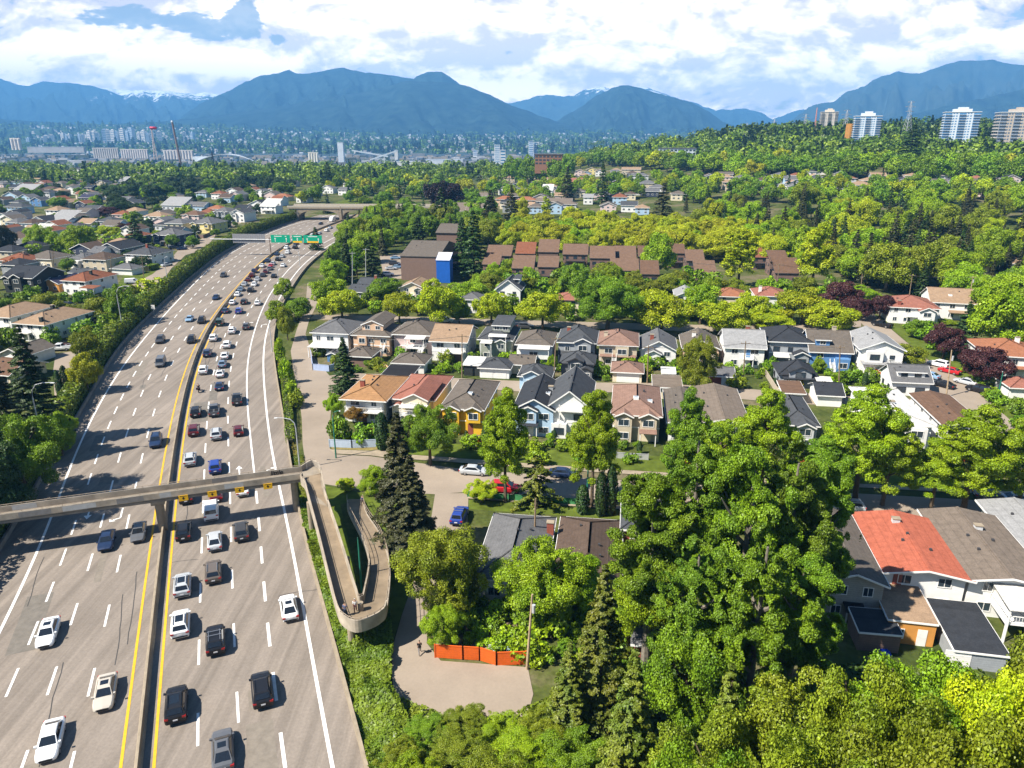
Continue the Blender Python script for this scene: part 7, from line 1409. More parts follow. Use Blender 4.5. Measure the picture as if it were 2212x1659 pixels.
# landing that turns the bridge into the ramp
bn, bf = Vector(bpt(E1,.0,ZD))+FO, Vector(bpt(E1,WID,ZD))+FO; bn.z = bf.z = ZD
nearp = [bn, P(651,1041,5.72), P(659,1050,5.7), P(664,1064,5.65), Lp[5]]; farp = [bf, P(672,1006,5.75), P(686,1009,5.75), P(694,1022,5.72), P(697,1036,5.68), Rp[6]]
g = MB(); ring = nearp + farp[::-1]; g.quad(*[L3(q) for q in ring]); g.quad(*[L3(q-Vector((0,0,.45))) for q in ring[::-1]])
for a, b in zip(ring, ring[1:]+ring[:1]): g.quad(L3(a-Vector((0,0,.45))), L3(b-Vector((0,0,.45))), L3(b), L3(a))
obj('landing', g, BR_M, fb)
for pts in (nearp, farp):
    Q_ = sm3(pts); R_ = []
    for i, q in enumerate(Q_):
        d = (Q_[min(i+1,len(Q_)-1)]-Q_[max(i-1,0)]); n = Vector((d.y,-d.x,0)).normalized()*.09
        R_.append([L3(q-n-Vector((0,0,.47))), L3(q+n-Vector((0,0,.47))), L3(q+n+Vector((0,0,.9))), L3(q-n+Vector((0,0,.9)))])
    pr = obj('parapet', MB().loft(R_), BR_S, fb); r = MB(); r.tube([L3(q+Vector((0,0,1.15))) for q in Q_], .035, 6)
    for q in Q_[::2]: r.beam(L3(q+Vector((0,0,.85))), L3(q+Vector((0,0,1.15))), .05, .05)
    obj('railing', r, RUST, pr)
# round mesh guard at the bridge head
g = MB()
for i in range(14):
    t = i/13; q = P(664+ (693-664)*t, 1022 + 8*abs(t-.5), 6.0); g.beam(L3(q+Vector((0,0,1.0))), L3(q+Vector((0,0,2.0))), .04, .04)
obj('mesh_guard', g, STEEL, fb)
for (x, y, z) in [(757,1345,3.6),(748,1200,4.4),(668,1080,5.4)]:
    q = P(x, y, z); obj('pier', MB().tube([L3(Vector((q.x,q.y,-.5))), L3(Vector((q.x,q.y,z-.3)))], [.42,.42], 12), CONC, fb)
q0 = L3(P(781,1312,3.9)); obj('bollard', MB().tube([(q0[0],q0[1]-.5,q0[2]),(q0[0],q0[1]-.5,q0[2]+1.0)], [.35,.35], 10), CONC, fb)

# ------------------------------------------------------------------ overpass at the bend
ov = thing('road_overpass', 'pale concrete road overpass with low arches across the freeway at the bend', 'overpass', P(720,476,0)); OO = ov.location.copy()
s_ov = fws(712, 476)[0]; po = fw(s_ov, 0); ho = heading(s_ov); rr_ = Vector((sin(ho), -cos(ho), 0)); rr_ = (rr_*.75 + Vector((1,.05,0))*.5).normalized(); ff_ = Vector((-rr_.y, rr_.x, 0))
def op(u, w, z): q = po + rr_*u + ff_*w; return (q.x-OO.x, q.y-OO.y, z)
spans = [(-30,-3.0),(-.5,20),(22,40)]; g = MB(); top = 9.2
def arch_face(w, flip):
    vs = []
    for a, b in spans:
        m = 16; ring = [(a + (b-a)*i/m, 2.6 + 4.0*sqrt(max(0, 1-(2*i/m-1)**2))) for i in range(m+1)]
        for i in range(m):
            q = [op(ring[i][0],w,ring[i][1]), op(ring[i+1][0],w,ring[i+1][1]), op(ring[i+1][0],w,top-1.6), op(ring[i][0],w,top-1.6)]; g.quad(*(q if not flip else q[::-1]))
            if not flip: g.quad(op(ring[i][0],0,ring[i][1]), op(ring[i][0],14,ring[i][1]), op(ring[i+1][0],14,ring[i+1][1]), op(ring[i+1][0],0,ring[i+1][1]))
arch_face(0, False); arch_face(14, True); obj('arch_span', g, CONC, ov)
g = MB()
for u in (-1.75, 21): g.loft([[op(u-1.25,0.05,-.3),op(u+1.25,.05,-.3),op(u+1.25,13.95,-.3),op(u-1.25,13.95,-.3)],[op(u-1.25,.05,top-1.6),op(u+1.25,.05,top-1.6),op(u+1.25,13.95,top-1.6),op(u-1.25,13.95,top-1.6)]])
obj('pier', g, CONC, ov)
g = MB(); 
for a, b in ((-36,-30),(40,64)): g.loft([[op(a,0,-.3),op(b,0,-.3),op(b,14,-.3),op(a,14,-.3)],[op(a,0,top-1.6),op(b,0,top-1.6),op(b,14,top-1.6),op(a,14,top-1.6)]])
obj('abutment', g, CONC_D, ov)
g = MB(); g.loft([[op(-37,-.4,z),op(66,-.4,z),op(66,14.4,z),op(-37,14.4,z)] for z in (top-1.6,top-.7)]); obj('deck', g, CONC, ov)
g = MB(); 
for w in (-.4, 14.1): g.loft([[op(-37,w,z),op(66,w,z),op(66,w+.3,z),op(-37,w+.3,z)] for z in (top-.7,top+.35)])
obj('parapet', g, mat((.42,.38,.31),.85,.15), ov)
g = MB(); g.loft([[op(-2.4,-.6,0),op(-1.1,-.6,0),op(-1.1,.02,0),op(-2.4,.02,0)],[op(-2.0,-.5,top),op(-1.5,-.5,top),op(-1.5,.02,top),op(-2.0,.02,top)]]); obj('pilaster', g, CONC, ov)
sheet('lawn', [(720,440),(760,425),(830,430),(836,448),(800,452),(740,452)], .1, LAWN)

# ------------------------------------------------------------------ sign gantry
sg = fws(575, 553)[0]; pg_ = fw(sg, -.1); hg = heading(sg); gt = thing('sign_gantry', 'overhead sign gantry standing on the median with arms over both carriageways', 'sign gantry', pg_); RG = (at(668,517,pg_.y-8) - at(577,517,pg_.y)); RG = Vector((cos(hg-pi/2), sin(hg-pi/2), 0)); 
RG = (RG + Vector((.9,-.25,0))).normalized(); FG = Vector((-RG.y, RG.x, 0))
def gp(u, w, z): q = RG*u + FG*w; return (q.x, q.y, z)
mpx = ppm(pg_)
uR = 96/mpx; uL = 132/mpx; uB = (82/mpx, 10/mpx)
obj('post', MB().tube([(0,0,0),(0,0,8.6)], [.28,.2], 10), mat((.22,.16,.13),.6,.2), gt); obj('arm', MB().tube([gp(-uL,0,7.6),gp(uR,0,7.6)], .2, 8), GALV, gt)
gsg = Vector(pg_)
def gsign(u0, u1, z0, z1, m, lb, arrows, txt, yel=None):
    c0 = gsg + Vector(gp((u0+u1)/2, -.3, (z0+z1)/2)); root = thing('highway_sign', lb, 'sign', c0, atan2(RG.y, RG.x), 'green signs on the gantry'); w, h = u1-u0, z1-z0
    obj('panel', MB().box(-w/2,w/2,-.05,.05,-h/2,h/2), m, root); g = MB()
    for a, dn in arrows:
        x = a*w; s = 1 if not dn else -1; g.quad((x-.12,-.056,-h*.38*1),(x+.12,-.056,-h*.38),(x+.12,-.056,-.1),(x-.12,-.056,-.1)); g.quad((x-.4,-.056,-.15),(x+.4,-.056,-.15),(x,-.056,h*.16))
    for (tx, tz, tw) in txt: g.quad((tx*w-tw*w/2,-.056,tz*h-.14),(tx*w+tw*w/2,-.056,tz*h-.14),(tx*w+tw*w/2,-.056,tz*h+.14),(tx*w-tw*w/2,-.056,tz*h+.14))
    obj('legend', g, WHITE, root)
    if yel: obj('exit_panel', MB().box(yel[0]*w, yel[1]*w, -.062, -.05, -h/2+.05, -h*.26), SY, root)
    return root
SGN = mat((.0,.30,.17), .5, .05); SBK = mat((.24,.24,.25), .6, .12)
m_ = mpx
gsign(4/m_, 46/m_, 6.3, 9.9, SGN, 'green highway sign with two up arrows beside the gantry post', [(-.28,0),(.3,0)], [(-.12,.32,.4),(.28,.32,.08)])
gsign(51/m_, 73/m_, 6.3, 9.9, SGN, 'narrow green highway sign in the middle of the three', [(0,0)], [(0,.32,.7)], (-.45,.45))
gsign(75.5/m_, 117/m_-21/m_+20/m_, 6.3, 9.9, SGN, 'green highway sign with a yellow exit panel at the arm end', [(-.3,0),(.3,0)], [(0,.32,.5)], (-.3,.3))
c0 = gsg + Vector(gp(-(uB[0]+uB[1])/2, .35, 7.9)); root = thing('highway_sign', 'grey back of a wide highway sign facing the oncoming traffic', 'sign', c0, atan2(RG.y, RG.x)); w_ = uB[0]-uB[1]
obj('panel', MB().box(-w_/2,w_/2,-.04,.04,-2.0,2.2), SBK, root); g = MB()
for i in range(14): x = -w_/2 + w_*(i+.5)/14; g.box(x-.05,x+.05,-.12,-.04,-1.95,2.15)
obj('stiffener', g, mat((.34,.34,.35),.6,.1), root)
# small roadside signs
def pole_sign(x, y, h, w, hh, col, lb):
    p = P(x, y, 0); root = thing('road_sign', lb, 'sign', p, atan2(-p.x, p.y)*0); obj('post', MB().tube([(0,0,0),(0,0,h)], .05, 6), GALV, root); obj('panel', MB().box(-w/2,w/2,-.06,-.02,h-hh,h), col, root); return root
pole_sign(333, 680, 3.2, 1.2, 1.4, WHITE, 'small white speed sign at the oncoming shoulder'); pole_sign(2042, 760, 3, .5, 1.6, mat((.1,.45,.5),.6), 'turquoise banner on a post at the lawn edge') if False else None

# ------------------------------------------------------------------ lamps and poles
LG = 'freeway street lamps'
def lamp(x, y, ytop, xt, lb, col=None, arm=None, group=LG):
    p = P(x, y, 0); h = top_z(x, ytop, p.y); tip = at(xt, ytop-2, p.y); dxy = Vector((tip.x-p.x, 0, 0)); root = thing('street_lamp', lb, 'street lamp', p, 0, group); m = col or GALV; a = dxy.x
    pts = [(0,0,0),(0,0,h*.8),(a*.04,0,h*.9),(a*.22,0,h*.975),(a*.55,0,h),(a*.85,0,h*1.005)]
    obj('pole', MB().tube(pts, [.14,.10,.085,.075,.065,.06], 8), m, root); obj('lamp_head', MB().loft([[(a*.84,-.12,h-.05),(a*.84,.12,h-.05),(a*.84,.12,h+.08),(a*.84,-.12,h+.08)],[(a,-.16,h-.06),(a,.16,h-.06),(a,.14,h+.04),(a,-.14,h+.04)]]), mat((.6,.6,.6),.5,.05), root); return root
lamp(100, 992, 827, 117, 'tall curved lamp at the oncoming shoulder, next to the footbridge'); lamp(268, 727, 618, 279, 'curved lamp beside the dark green tree on the oncoming side'); lamp(365, 628, 555, 361, 'curved lamp beside the west lane'); lamp(427, 531, 500, 431, 'small curved lamp before the navy house'); lamp(648, 1013, 903, 592, 'curved lamp beside the ivy at the bridge head')
lamp(602, 612, 575, 590, 'thin lamp on the exit side of the bend'); lamp(648, 575, 540, 634, 'thin lamp farther along the exit side'); lamp(588, 760, 690, 578, 'lamp on the freeway shoulder by the bushes')
GRN = mat((.02,.16,.10), .5, .1)
lamp(783, 1293, 1162, 772, 'green lamp post rising between the two ramp legs', GRN, group=None); lamp(726, 990, 888, 735, 'green lamp post at the street corner', GRN, group=None); lamp(2153, 865, 803, 2166, 'green lamp post beside the orange roofed house', GRN, group=None); lamp(2004, 730, 688, 2011, 'grey green lamp on the lawn by the avenue', GRN, group=None); lamp(1268, 1078, 940, 1262, 'green lamp post between the white gabled house and its street tree', GRN, group=None)
WOOD = mat((.22,.16,.10), .9, .3, 1.5); WOODL = mat((.36,.27,.17), .9, .3, 1.5); PG = 'wooden utility poles'; TOPS = {}
def upole(k, x, y, xt, yt, lb, m=WOOD, arm=True, gr=PG):
    p = hit(x, y); h = top_z(x, yt, p.y) - p.z; tp_ = at(xt, yt, p.y) - p; root = thing('utility_pole', lb, 'utility pole', p, 0, gr)
    obj('pole', MB().tube([(0,0,-.3),(tp_.x,0,h)], [.17,.11], 8), m, root)
    if arm: obj('crossarm', MB().beam((tp_.x-1.1,-.12,h-.5),(tp_.x+1.1,-.12,h-.5),.10,.12), m, root); obj('insulator', MB().box(tp_.x-1.0,tp_.x-.9,-.16,-.08,h-.44,h-.25).box(tp_.x+.9,tp_.x+1.0,-.16,-.08,h-.44,h-.25), CONC, root)
    if m is WOODL: obj('transformer', MB().tube([(tp_.x*.8+.25,-.2,h*.78),(tp_.x*.8+.25,-.2,h*.88)], .2, 8), GALV, root)
    TOPS[k] = Vector((p.x+tp_.x, p.y, p.z+h-.45)); return root
for a in [('a',1138,1446,1150,1284,'leaning wooden pole at the east end of the orange fence',WOODL,False),('b',1154,1200,1157,1077,'wooden pole between the two grey bungalows',WOOD,False),('c',806,782,806,727,'wooden pole beside the brown garage'),('d',998,816,998,722,'wooden pole on the lane before the tan gabled house'),('e',1196,830,1201,727,'lime stained wooden pole beside the sunroom house'),('f',1398,828,1401,746,'wooden pole behind the tiny white shed'),('g',1605,818,1611,737,'wooden pole before the pale grey roof'),('h',1812,838,1815,746,'wooden pole by the charcoal laneway cottage'),
  ('i',1474,630,1477,563,'wooden pole south of the brown townhouses'),('j',1678,632,1683,569,'wooden pole at the east townhouses'),('k',1963,648,1971,592,'reddish wooden pole above the salmon roof'),('l',2092,660,2102,596,'pale wooden pole beside the tan gabled roof',WOODL),('m',1860,620,1864,580,'wooden pole at the dark wood edge'),('n',2044,858,2056,756,'tall wooden pole on the avenue beside the white cottage',WOODL,False),('o',761,618,761,544,'steel pole at the motorhome',GALV),('p',790,614,790,536,'second steel pole beside the dark fir',GALV),
  ('q',312,613,306,553,'wooden pole at the west lane'),('r',116,580,114,542,'wooden pole before the grey bungalow'),('s',241,600,239,553,'wooden pole beside the small garage'),('t',85,505,83,476,'wooden pole beside the white gabled house'),('u',2108,560,2112,520,'bare wooden pole standing in the wood',WOOD,False),('v',1398,960,1399,900,'grey pole by the lane shed',GALV,False) if False else ('v',1620,560,1622,532,'wooden pole behind the lime poplar'),('w',910,605,909,560,'steel pole before the brown warehouse',GALV),('x',1085,420,1086,385,'wooden pole among the far houses')]: upole(*a)
WIRE = mat((.06,.06,.06), .6, 0)
for ks in ('cdefgh', 'ijml', 'km', 'rsq'):
    for a, b in zip(ks[:-1], ks[1:]):
        p0, p1 = TOPS[a], TOPS[b]; g = MB()
        for o_ in (-.9, 0, .9): g.tube([Vector((o_,0,0)) + (p1-p0)*t + Vector((0,0,-(p1-p0).length*.025*4*t*(1-t))) for t in np.linspace(0,1,9)], .018, 4, False)
        o = obj('overhead_wire', g, WIRE, loc=p0); tag(o, {'c':'overhead wires from the brown garage pole to the tan gabled house','d':'overhead wires between the tan gabled house pole and the sunroom house pole','e':'overhead wires from the sunroom house to the tiny white shed','f':'overhead wires over the bushy olive tree','g':'overhead wires before the charcoal hip roof','i':'overhead wires along the brown townhouses','j':'overhead wires from the east townhouses to the dark wood','m':'overhead wires over the purple trees','k':'overhead wires at the reddish pole','r':'overhead wires over the small white garage','s':'overhead wires over the west lane'}.get(a, 'thin overhead wires between two wooden poles'), 'power line')

# ------------------------------------------------------------------ fences, garden things
def fence(pts, h, m, lb, post=2.4, name='fence', slat=None, zz=0):
    W_ = [P(*p, 0) for p in pts]; root = thing(name, lb, 'fence', W_[0]); o = W_[0]; g = MB(); pm = MB(); cp = MB()
    for a, b in zip(W_[:-1], W_[1:]):
        g.beam(a-o+Vector((0,0,h/2)), b-o+Vector((0,0,h/2)), .05, h*.94); cp.beam(a-o+Vector((0,0,h+.03)), b-o+Vector((0,0,h+.03)), .12, .07); L_ = (b-a).length; n = max(1, int(L_/post))
        for i in range(n+1):
            q = a + (b-a)*i/n - o; obj('post', MB().box(q.x-.07,q.x+.07,q.y-.07,q.y+.07,-.2,h+.12), m, root)
    obj('panel', g, m, root); obj('cap_rail', cp, m, root); return root
ORF = banded((.62,.11,.015), .3, 2, .82, .12, .7)
fence([(940,1421),(1000,1425),(1036,1427),(1072,1438),(1136,1436)], 1.7, ORF, 'bright orange board fence around the garden above the cul-de-sac')
fence([(712,966),(760,968),(812,966)], 1.5, mat((.42,.50,.60),.7,.1), 'pale blue board fence at the street corner')
fence([(672,770),(676,800),(712,803),(722,800)], 1.6, mat((.36,.44,.62),.7,.1), 'blue fence round the yard of the white house')
fence([(1880,800),(1905,820),(1935,846)], 1.3, ORF, 'orange board fence descending beside the white cottage'); fence([(1936,848),(1956,852)], 1.7, mat(WC['tan'],.8,.2), 'tan board fence panel by the white cottage')
fence([(1332,990),(1365,992),(1400,994)], 1.1, GALV, 'wire fence before the tan hip roofed house'); fence([(1298,600),(1330,597)], 2.2, ORF, 'orange board fence before the brown townhouse'); fence([(820,792),(840,806),(850,812)], 1.6, mat((.55,.36,.18),.8,.2), 'new timber fence beside the white garage'); fence([(1010,1074),(1100,1081),(1260,1092)], 1.0, mat((.05,.22,.08),.7,.1), 'low green fence along the bungalow lawn')
fence([(395,512),(440,515),(478,498),(500,488)], 1.8, mat(WC['brown'],.8,.2), 'brown board fence before the pale yellow house'); fence([(320,545),(350,548),(368,546)], 1.0, mat((.5,.42,.16),.7,.1), 'yellowish low fence before the navy house'); fence([(1690,872),(1655,815),(1640,800)], 1.5, mat(WC['tan'],.8,.2), 'tan garden fence beside the charcoal cottage')
fence([(848,1545),(852,1600),(855,1650)], 1.2, GALV, 'short wire fence on the bank by the cul-de-sac')
# garden table with its chairs
p = P(1078, 1404, 0); root = thing('garden_table', 'white covered garden table behind the orange fence', 'table', p, .2); obj('table_top', MB().box(-.9,.9,-.55,.55,.70,.76), mat((.72,.72,.72),.6,.05), root); g = MB()
for sx in (-.8,.8):
    for sy in (-.45,.45): obj('leg', MB().box(sx-.04,sx+.04,sy-.04,sy+.04,0,.70), GALV, root)
for (x, y, hd, c, lb) in [(1062,1412,.3,(.7,.7,.7),'white garden chair beside the table'),(1098,1404,2.0,(.25,.38,.40),'teal garden chair beside the table'),(1104,1412,2.4,(.3,.42,.44),'teal garden chair near the leaning pole')]:
    p = P(x, y, 0); root = thing('garden_chair', lb, 'chair', p, hd, 'garden chairs'); m = mat(c,.6,.05); obj('seat', MB().box(-.28,.28,-.28,.28,.40,.46), m, root); obj('backrest', MB().box(-.28,.28,.24,.30,.46,1.0), m, root)
    for sx in (-.25,.25):
        for sy in (-.25,.25): obj('leg', MB().box(sx-.03,sx+.03,sy-.03,sy+.03,0,.40), m, root)
p = P(1908, 1412, 0); o = obj('tarpaulin', MB().loft([[(-.8,-.4,0),(.8,-.4,0),(.7,.4,0),(-.7,.4,0)],[(-.6,-.3,.45),(.5,-.3,.55),(.4,.3,.5),(-.5,.3,.4)]]), mat((.01,.06,.5),.5,.2), loc=p); tag(o, 'crumpled bright blue tarpaulin beside the brown board shed', 'tarpaulin')
p = P(889,1400,.03); 
# ------------------------------------------------------------------ people
SKIN = mat((.42,.25,.17), .6, .05)
def person(p, hd, lb, shirt, trou, hair=(.02,.015,.01), stride=.25, arm=.2, seat=False, pack=False):
    root = thing('person', lb, 'person', p, hd, None)
    def chain(name, V, E, R, m, par):
        me = bpy.data.meshes.new(name); me.from_pydata(V, E, []); o = link(name, me, m, par); md = o.modifiers.new('skin', 'SKIN')
        for i, r in enumerate(R): me.skin_vertices[0].data[i].radius = (r, r)
        me.skin_vertices[0].data[0].use_root = True; s = o.modifiers.new('sub', 'SUBSURF'); s.levels = 1; s.render_levels = 1; s2 = o
        return o
    s = stride
    if seat: hip, kn, an = .78, [(.38,-.16,.72),(.38,.16,.72)], [(.25,-.2,.30),(.25,.2,.30)]; lean = .12
    else: hip, kn, an = .93, [(s*.55,-.10,.50),(-s*.35,.10,.50)], [(s*.7,-.10,.08),(-s*1.0,.10,.12)]; lean = .04
    h0 = hip
    V = [(0,0,h0),(lean*.5,0,h0+.22),(lean,0,h0+.45),(lean*1.1,0,h0+.57),(lean*1.3,0,h0+.70),(lean*1.5,0,h0+.80),
         (0,-.10,h0-.05),kn[0],an[0],(an[0][0]+.16,an[0][1],an[0][2]-.05),(0,.10,h0-.05),kn[1],an[1],(an[1][0]+.16,an[1][1],an[1][2]-.05),
         (lean,-.19,h0+.44),(lean-.02+arm*.3,-.24,h0+.17),(lean+arm+(.25 if seat else 0),-.22,h0-.02+(.2 if seat else 0)),(lean+arm+.08,-.22,h0-.10+(.22 if seat else 0)),(lean,.19,h0+.44),(lean-.02-arm*.2+(.2 if seat else 0),.24,h0+.17),(lean-arm*.6+(.6 if seat else 0),.22,h0-.02+(.2 if seat else 0)),(lean-arm*.6+.04+(.6 if seat else 0),.22,h0-.10+(.22 if seat else 0))]
    E = [(0,1),(1,2),(2,3),(3,4),(4,5),(0,6),(6,7),(7,8),(8,9),(0,10),(10,11),(11,12),(12,13),(2,14),(14,15),(15,16),(16,17),(2,18),(18,19),(19,20),(20,21)]
    R = [.12,.12,.13,.055,.095,.075,.085,.06,.042,.035,.085,.06,.042,.035,.055,.042,.035,.03,.055,.042,.035,.03]
    chain('body', V, E, R, SKIN, root)
    chain('shirt', [V[0],V[1],V[2],V[14],V[15],V[18],V[19]], [(0,1),(1,2),(2,3),(3,4),(2,5),(5,6)], [.145,.145,.16,.075,.06,.075,.06], mat(shirt,.85,.1), root)
    chain('trousers', [V[0],V[6],V[7],V[8],V[10],V[11],V[12]], [(0,1),(1,2),(2,3),(0,4),(4,5),(5,6)], [.135,.105,.078,.058,.105,.078,.058], mat(trou,.85,.1), root)
    chain('hair', [(lean*1.3-.03,0,h0+.72),(lean*1.45-.01,0,h0+.82)], [(0,1)], [.09,.085], mat(hair,.8,.1), root)
    if pack: obj('backpack', MB().box(lean-.34,lean-.14,-.15,.15,h0+.08,h0+.5), BLK, root)
    return root
person(P(746,1330,4.05), radians(80), 'person in a dark patterned top standing at the ramp turn beside another', (.10,.11,.18), (.05,.06,.10)); person(P(768,1322,4.02), radians(100), 'person in a white top and hat at the ramp turn', (.6,.58,.56), (.12,.05,.05), hair=(.6,.58,.55))
person(P(907,1412,.06), radians(100), 'person in black with a backpack walking up the spur road', (.02,.02,.022), (.16,.15,.15), stride=.5, pack=True)
person(P(783,1092,.5), radians(60), 'person in dark blue crouched at the foot of the ramp', (.03,.05,.12), (.03,.03,.04))
person(mp_ + Vector((-.2*cos(mh_), -.2*sin(mh_), 0)), mh_, 'rider in black riding gear and helmet on the motorcycle', (.015,.015,.016), (.02,.02,.022), hair=(.03,.03,.03), seat=True).scale = (1.2, 1.2, 1.2)

# ------------------------------------------------------------------ towers on the ridge
def tower(lb, x0, x1, ytop, ybase, Y, floors, wall, glassm, dp=20, rot=-.25, cap=True, bays=3, slab=None, roundish=False, wing=None):
    xm = (x0+x1)/2; p0 = at(xm, ybase, Y); pt = at(xm, ytop, Y); wv = (at(x1,ybase,Y)-at(x0,ybase,Y)).length; h = pt.z-p0.z; w = wv*.86
    root = thing('apartment_tower', lb, 'tower', (p0.x,p0.y,p0.z-1), rot); slab = slab or wall; zz = 3
    hh = h-4.5; fh = hh/floors; c = MB().box(-w/2,w/2,-dp/2,dp/2,-12,hh); obj('wall', c, wall, root)
    n = bays
    for f in range(floors):
        z = f*fh; g = MB(); s = MB()
        for i in range(n):
            a = -w/2 + w*i/n; b = a + w/n
            if (i % 2 == 0): g.box(a+.1,b-.1,-dp/2-.10,-dp/2+.1,z+.3,z+fh-.3); s.box(a+.1,b-.1,-dp/2-1.3,-dp/2+.05,z-.14,z+.14)
            else:
                for q in (.25,.65): xx = a+(b-a)*q; g.box(xx-.8,xx+.8,-dp/2-.06,-dp/2+.1,z+.9,z+fh-.5)
        for i in range(3):
            a = -dp/2+dp*i/3; s.box(-w/2-.9,w/2+.9,a+.2,a+dp/3-.2,z-.12,z+.12)
            for sx in (-1,1):
                g.box(min(sx*w/2,sx*(w/2+.08)),max(sx*w/2,sx*(w/2+.08)),a+.8,a+dp/3-.8,z+.9,z+fh-.5)
        obj('window', g, glassm, root); obj('balcony', s, slab, root)
    if cap: obj('roof', MB().box(-w/2-.6,w/2+.6,-dp/2-.6,dp/2+.6,hh,hh+.6), slab, root); obj('penthouse', MB().box(-w*.26,w*.26,-dp*.3,dp*.3,hh+.6,hh+3.4).box(-w*.12,w*.16,-dp*.2,dp*.2,hh+3.4,hh+5.2), wall, root)
    return root
TW = mat((.50,.55,.60), .7, .05, .1); TG = glass((.05,.17,.34), .15); TBE = mat((.42,.36,.30), .8, .08, .1); TGB = glass((.10,.14,.2), .15)
tower('blue glazed white apartment tower beside an orange wrapped edge', 1834, 1894, 240, 326, 850, 16, TW, TG, 22, -.35, bays=5)
tower('white apartment tower with a low podium, tallest of the white ones', 2024, 2100, 231, 330, 830, 16, TW, TG, 22, -.4, bays=5)
tower('broad beige apartment tower with a white roof at the frame edge', 2138, 2240, 231, 336, 800, 14, TBE, TGB, 26, -.35, bays=7, slab=TW)
tower('plain beige slab tower standing behind the pylons', 1766, 1805, 234, 292, 1150, 17, mat((.52,.47,.40),.8,.06), TGB, 22, -.3, bays=5, slab=mat((.55,.50,.42),.8))
o = obj('wrapped_tower', MB().box(-1.0,1.0,-6,6,-6,22), mat((.40,.19,.04),.8,.3,.3), loc=at(1829,312,868)); tag(o, 'orange scaffold wrapped building edge behind the blue glazed tower', 'building')
for (x0,x1,yt,yb,Y,m,lb) in [(1988,2040,310,330,815,TW,'white low podium block joined to the white tower'),(2100,2150,314,334,820,TBE,'low beige podium west of the broad beige tower'),(1424,1502,321,336,900,TW,'long white low block with dark window strips on the ridge'),(1155,1213,334,358,820,mat((.22,.11,.065),.8,.1),'orange brick hall with a dark flat roof'),(1524,1568,332,340,900,mat((.55,.56,.58),.7,.1),'pale low roofed hall among the ridge trees')]:
    p0 = at((x0+x1)/2, yb, Y); w = (at(x1,yb,Y)-at(x0,yb,Y)).length; h = at((x0+x1)/2,yt,Y).z-p0.z; root = thing('low_block', lb, 'building', p0, -.15); obj('wall', MB().box(-w/2,w/2,0,16,-8,h), m, root); obj('roof', MB().box(-w/2-.5,w/2+.5,-.6,16.5,h,h+.7), TW if m is not TW and 'orange' not in lb else mat((.10,.10,.11),.8), root); g = MB(); nfl = max(1,int(h/3.6))
    for f in range(nfl):
        z = h - 3.0 - f*3.4
        for i in range(max(3,int(w/4))): a = -w/2 + w*(i+.15)/max(3,int(w/4)); g.box(a,a+w/max(3,int(w/4))*.7,-.06,.1,z,z+1.7)
    obj('window', g, GLASS, root)
def lattice(lb, x, yt, yb, Y, wb, arms, m, name='power_pylon', cat='pylon', group='transmission pylons on the ridge', tw=.18):
    p0 = at(x, yb, Y); h = at(x, yt, Y).z - p0.z; root = thing(name, lb, cat, p0, .3, group); g = MB(); L_ = [(0,1.0),(.35,.55),(.6,.3),(.85,.22),(1,.06)]
    for sx in (-1,1):
        for sy in (-1,1): g.tube([(sx*wb*f/2, sy*wb*f/2, t*h) for t, f in L_], tw, 4)
    for k in range(9):
        t0, t1 = k/9, (k+1)/9; f0, f1 = np.interp(t0,[q[0] for q in L_],[q[1] for q in L_]), np.interp(t1,[q[0] for q in L_],[q[1] for q in L_])
        for sy in (-1,1): g.beam((-wb*f0/2,sy*wb*f0/2,t0*h),(wb*f1/2,sy*wb*f1/2,t1*h),tw,tw); g.beam((wb*f0/2,sy*wb*f0/2,t0*h),(-wb*f1/2,sy*wb*f1/2,t1*h),tw,tw)
        g.beam((-wb*f0/2,-wb*f0/2,t0*h),(-wb*f1/2,wb*f1/2,t1*h),tw,tw); g.beam((wb*f0/2,wb*f0/2,t0*h),(wb*f1/2,-wb*f1/2,t1*h),tw,tw)
    obj('tower_frame', g, m, root)
    for t, l in arms: obj('crossarm', MB().beam((-l,0,t*h),(l,0,t*h),.35,.45).beam((-l,0,t*h),(0,0,t*h+2),.2,.2).beam((l,0,t*h),(0,0,t*h+2),.2,.2), m, root)
    return root
for (x,yt,yb,Y,lb) in [(1736,247,292,1250,'pylon between the beige slab tower and the valley'),(1822,238,300,1000,'pylon beside the blue glazed tower'),(1957,219,292,950,'tallest lattice pylon standing before the hill forest'),(1670,258,288,1500,'small distant pylon above the ridge houses'),(1612,266,290,1900,'tiny pylon at the valley mouth')]: lattice(lb, x, yt, yb, Y, 9, [(.98,5),(.84,8),(.70,6)], GALV)
lattice('red and white construction crane beside the beige slab tower', 1758, 232, 292, 1120, 3, [], mat((.55,.25,.2),.6,.2), 'tower_crane', 'crane', None, .25)

# ------------------------------------------------------------------ fairground and port on the flats
RT = lattice('white lattice ride tower with a red crown at the fairground', 337, 276, 345, 1450, 6, [], mat((.62,.52,.52),.6,.1), 'ride_tower', 'ride tower', None, .45)
q = at(331, 276, 1450); o = obj('crown_cap', MB().tube([q-q+Vector((0,0,-3)),Vector((0,0,0)),Vector((0,0,2))], [5,7,5.5], 14), mat((.6,.02,.06),.5,.05), loc=Vector((0,0,0)), parent=RT); o.location = RT.matrix_basis.inverted() @ q
r_ = thing('ride_tower', 'dark rust ride tower with a white tip at the fairground', 'ride tower', at(390,350,1400), 0); h_ = at(390,264,1400).z - at(390,350,1400).z; obj('shaft', MB().tube([(0,0,-5),(-5,0,h_)], [2.2,1.8], 8), mat((.20,.14,.13),.8,.2), r_); obj('tip', MB().tube([(-5,0,h_),(-5,0,h_+3)], [2.5,1.5], 10), TW, r_)
p0 = at(492, 358, 1500); cn = thing('arched_canopy', 'white arched canopy roof of an open air stage', 'canopy', p0, 0); wv = 58; R_ = []
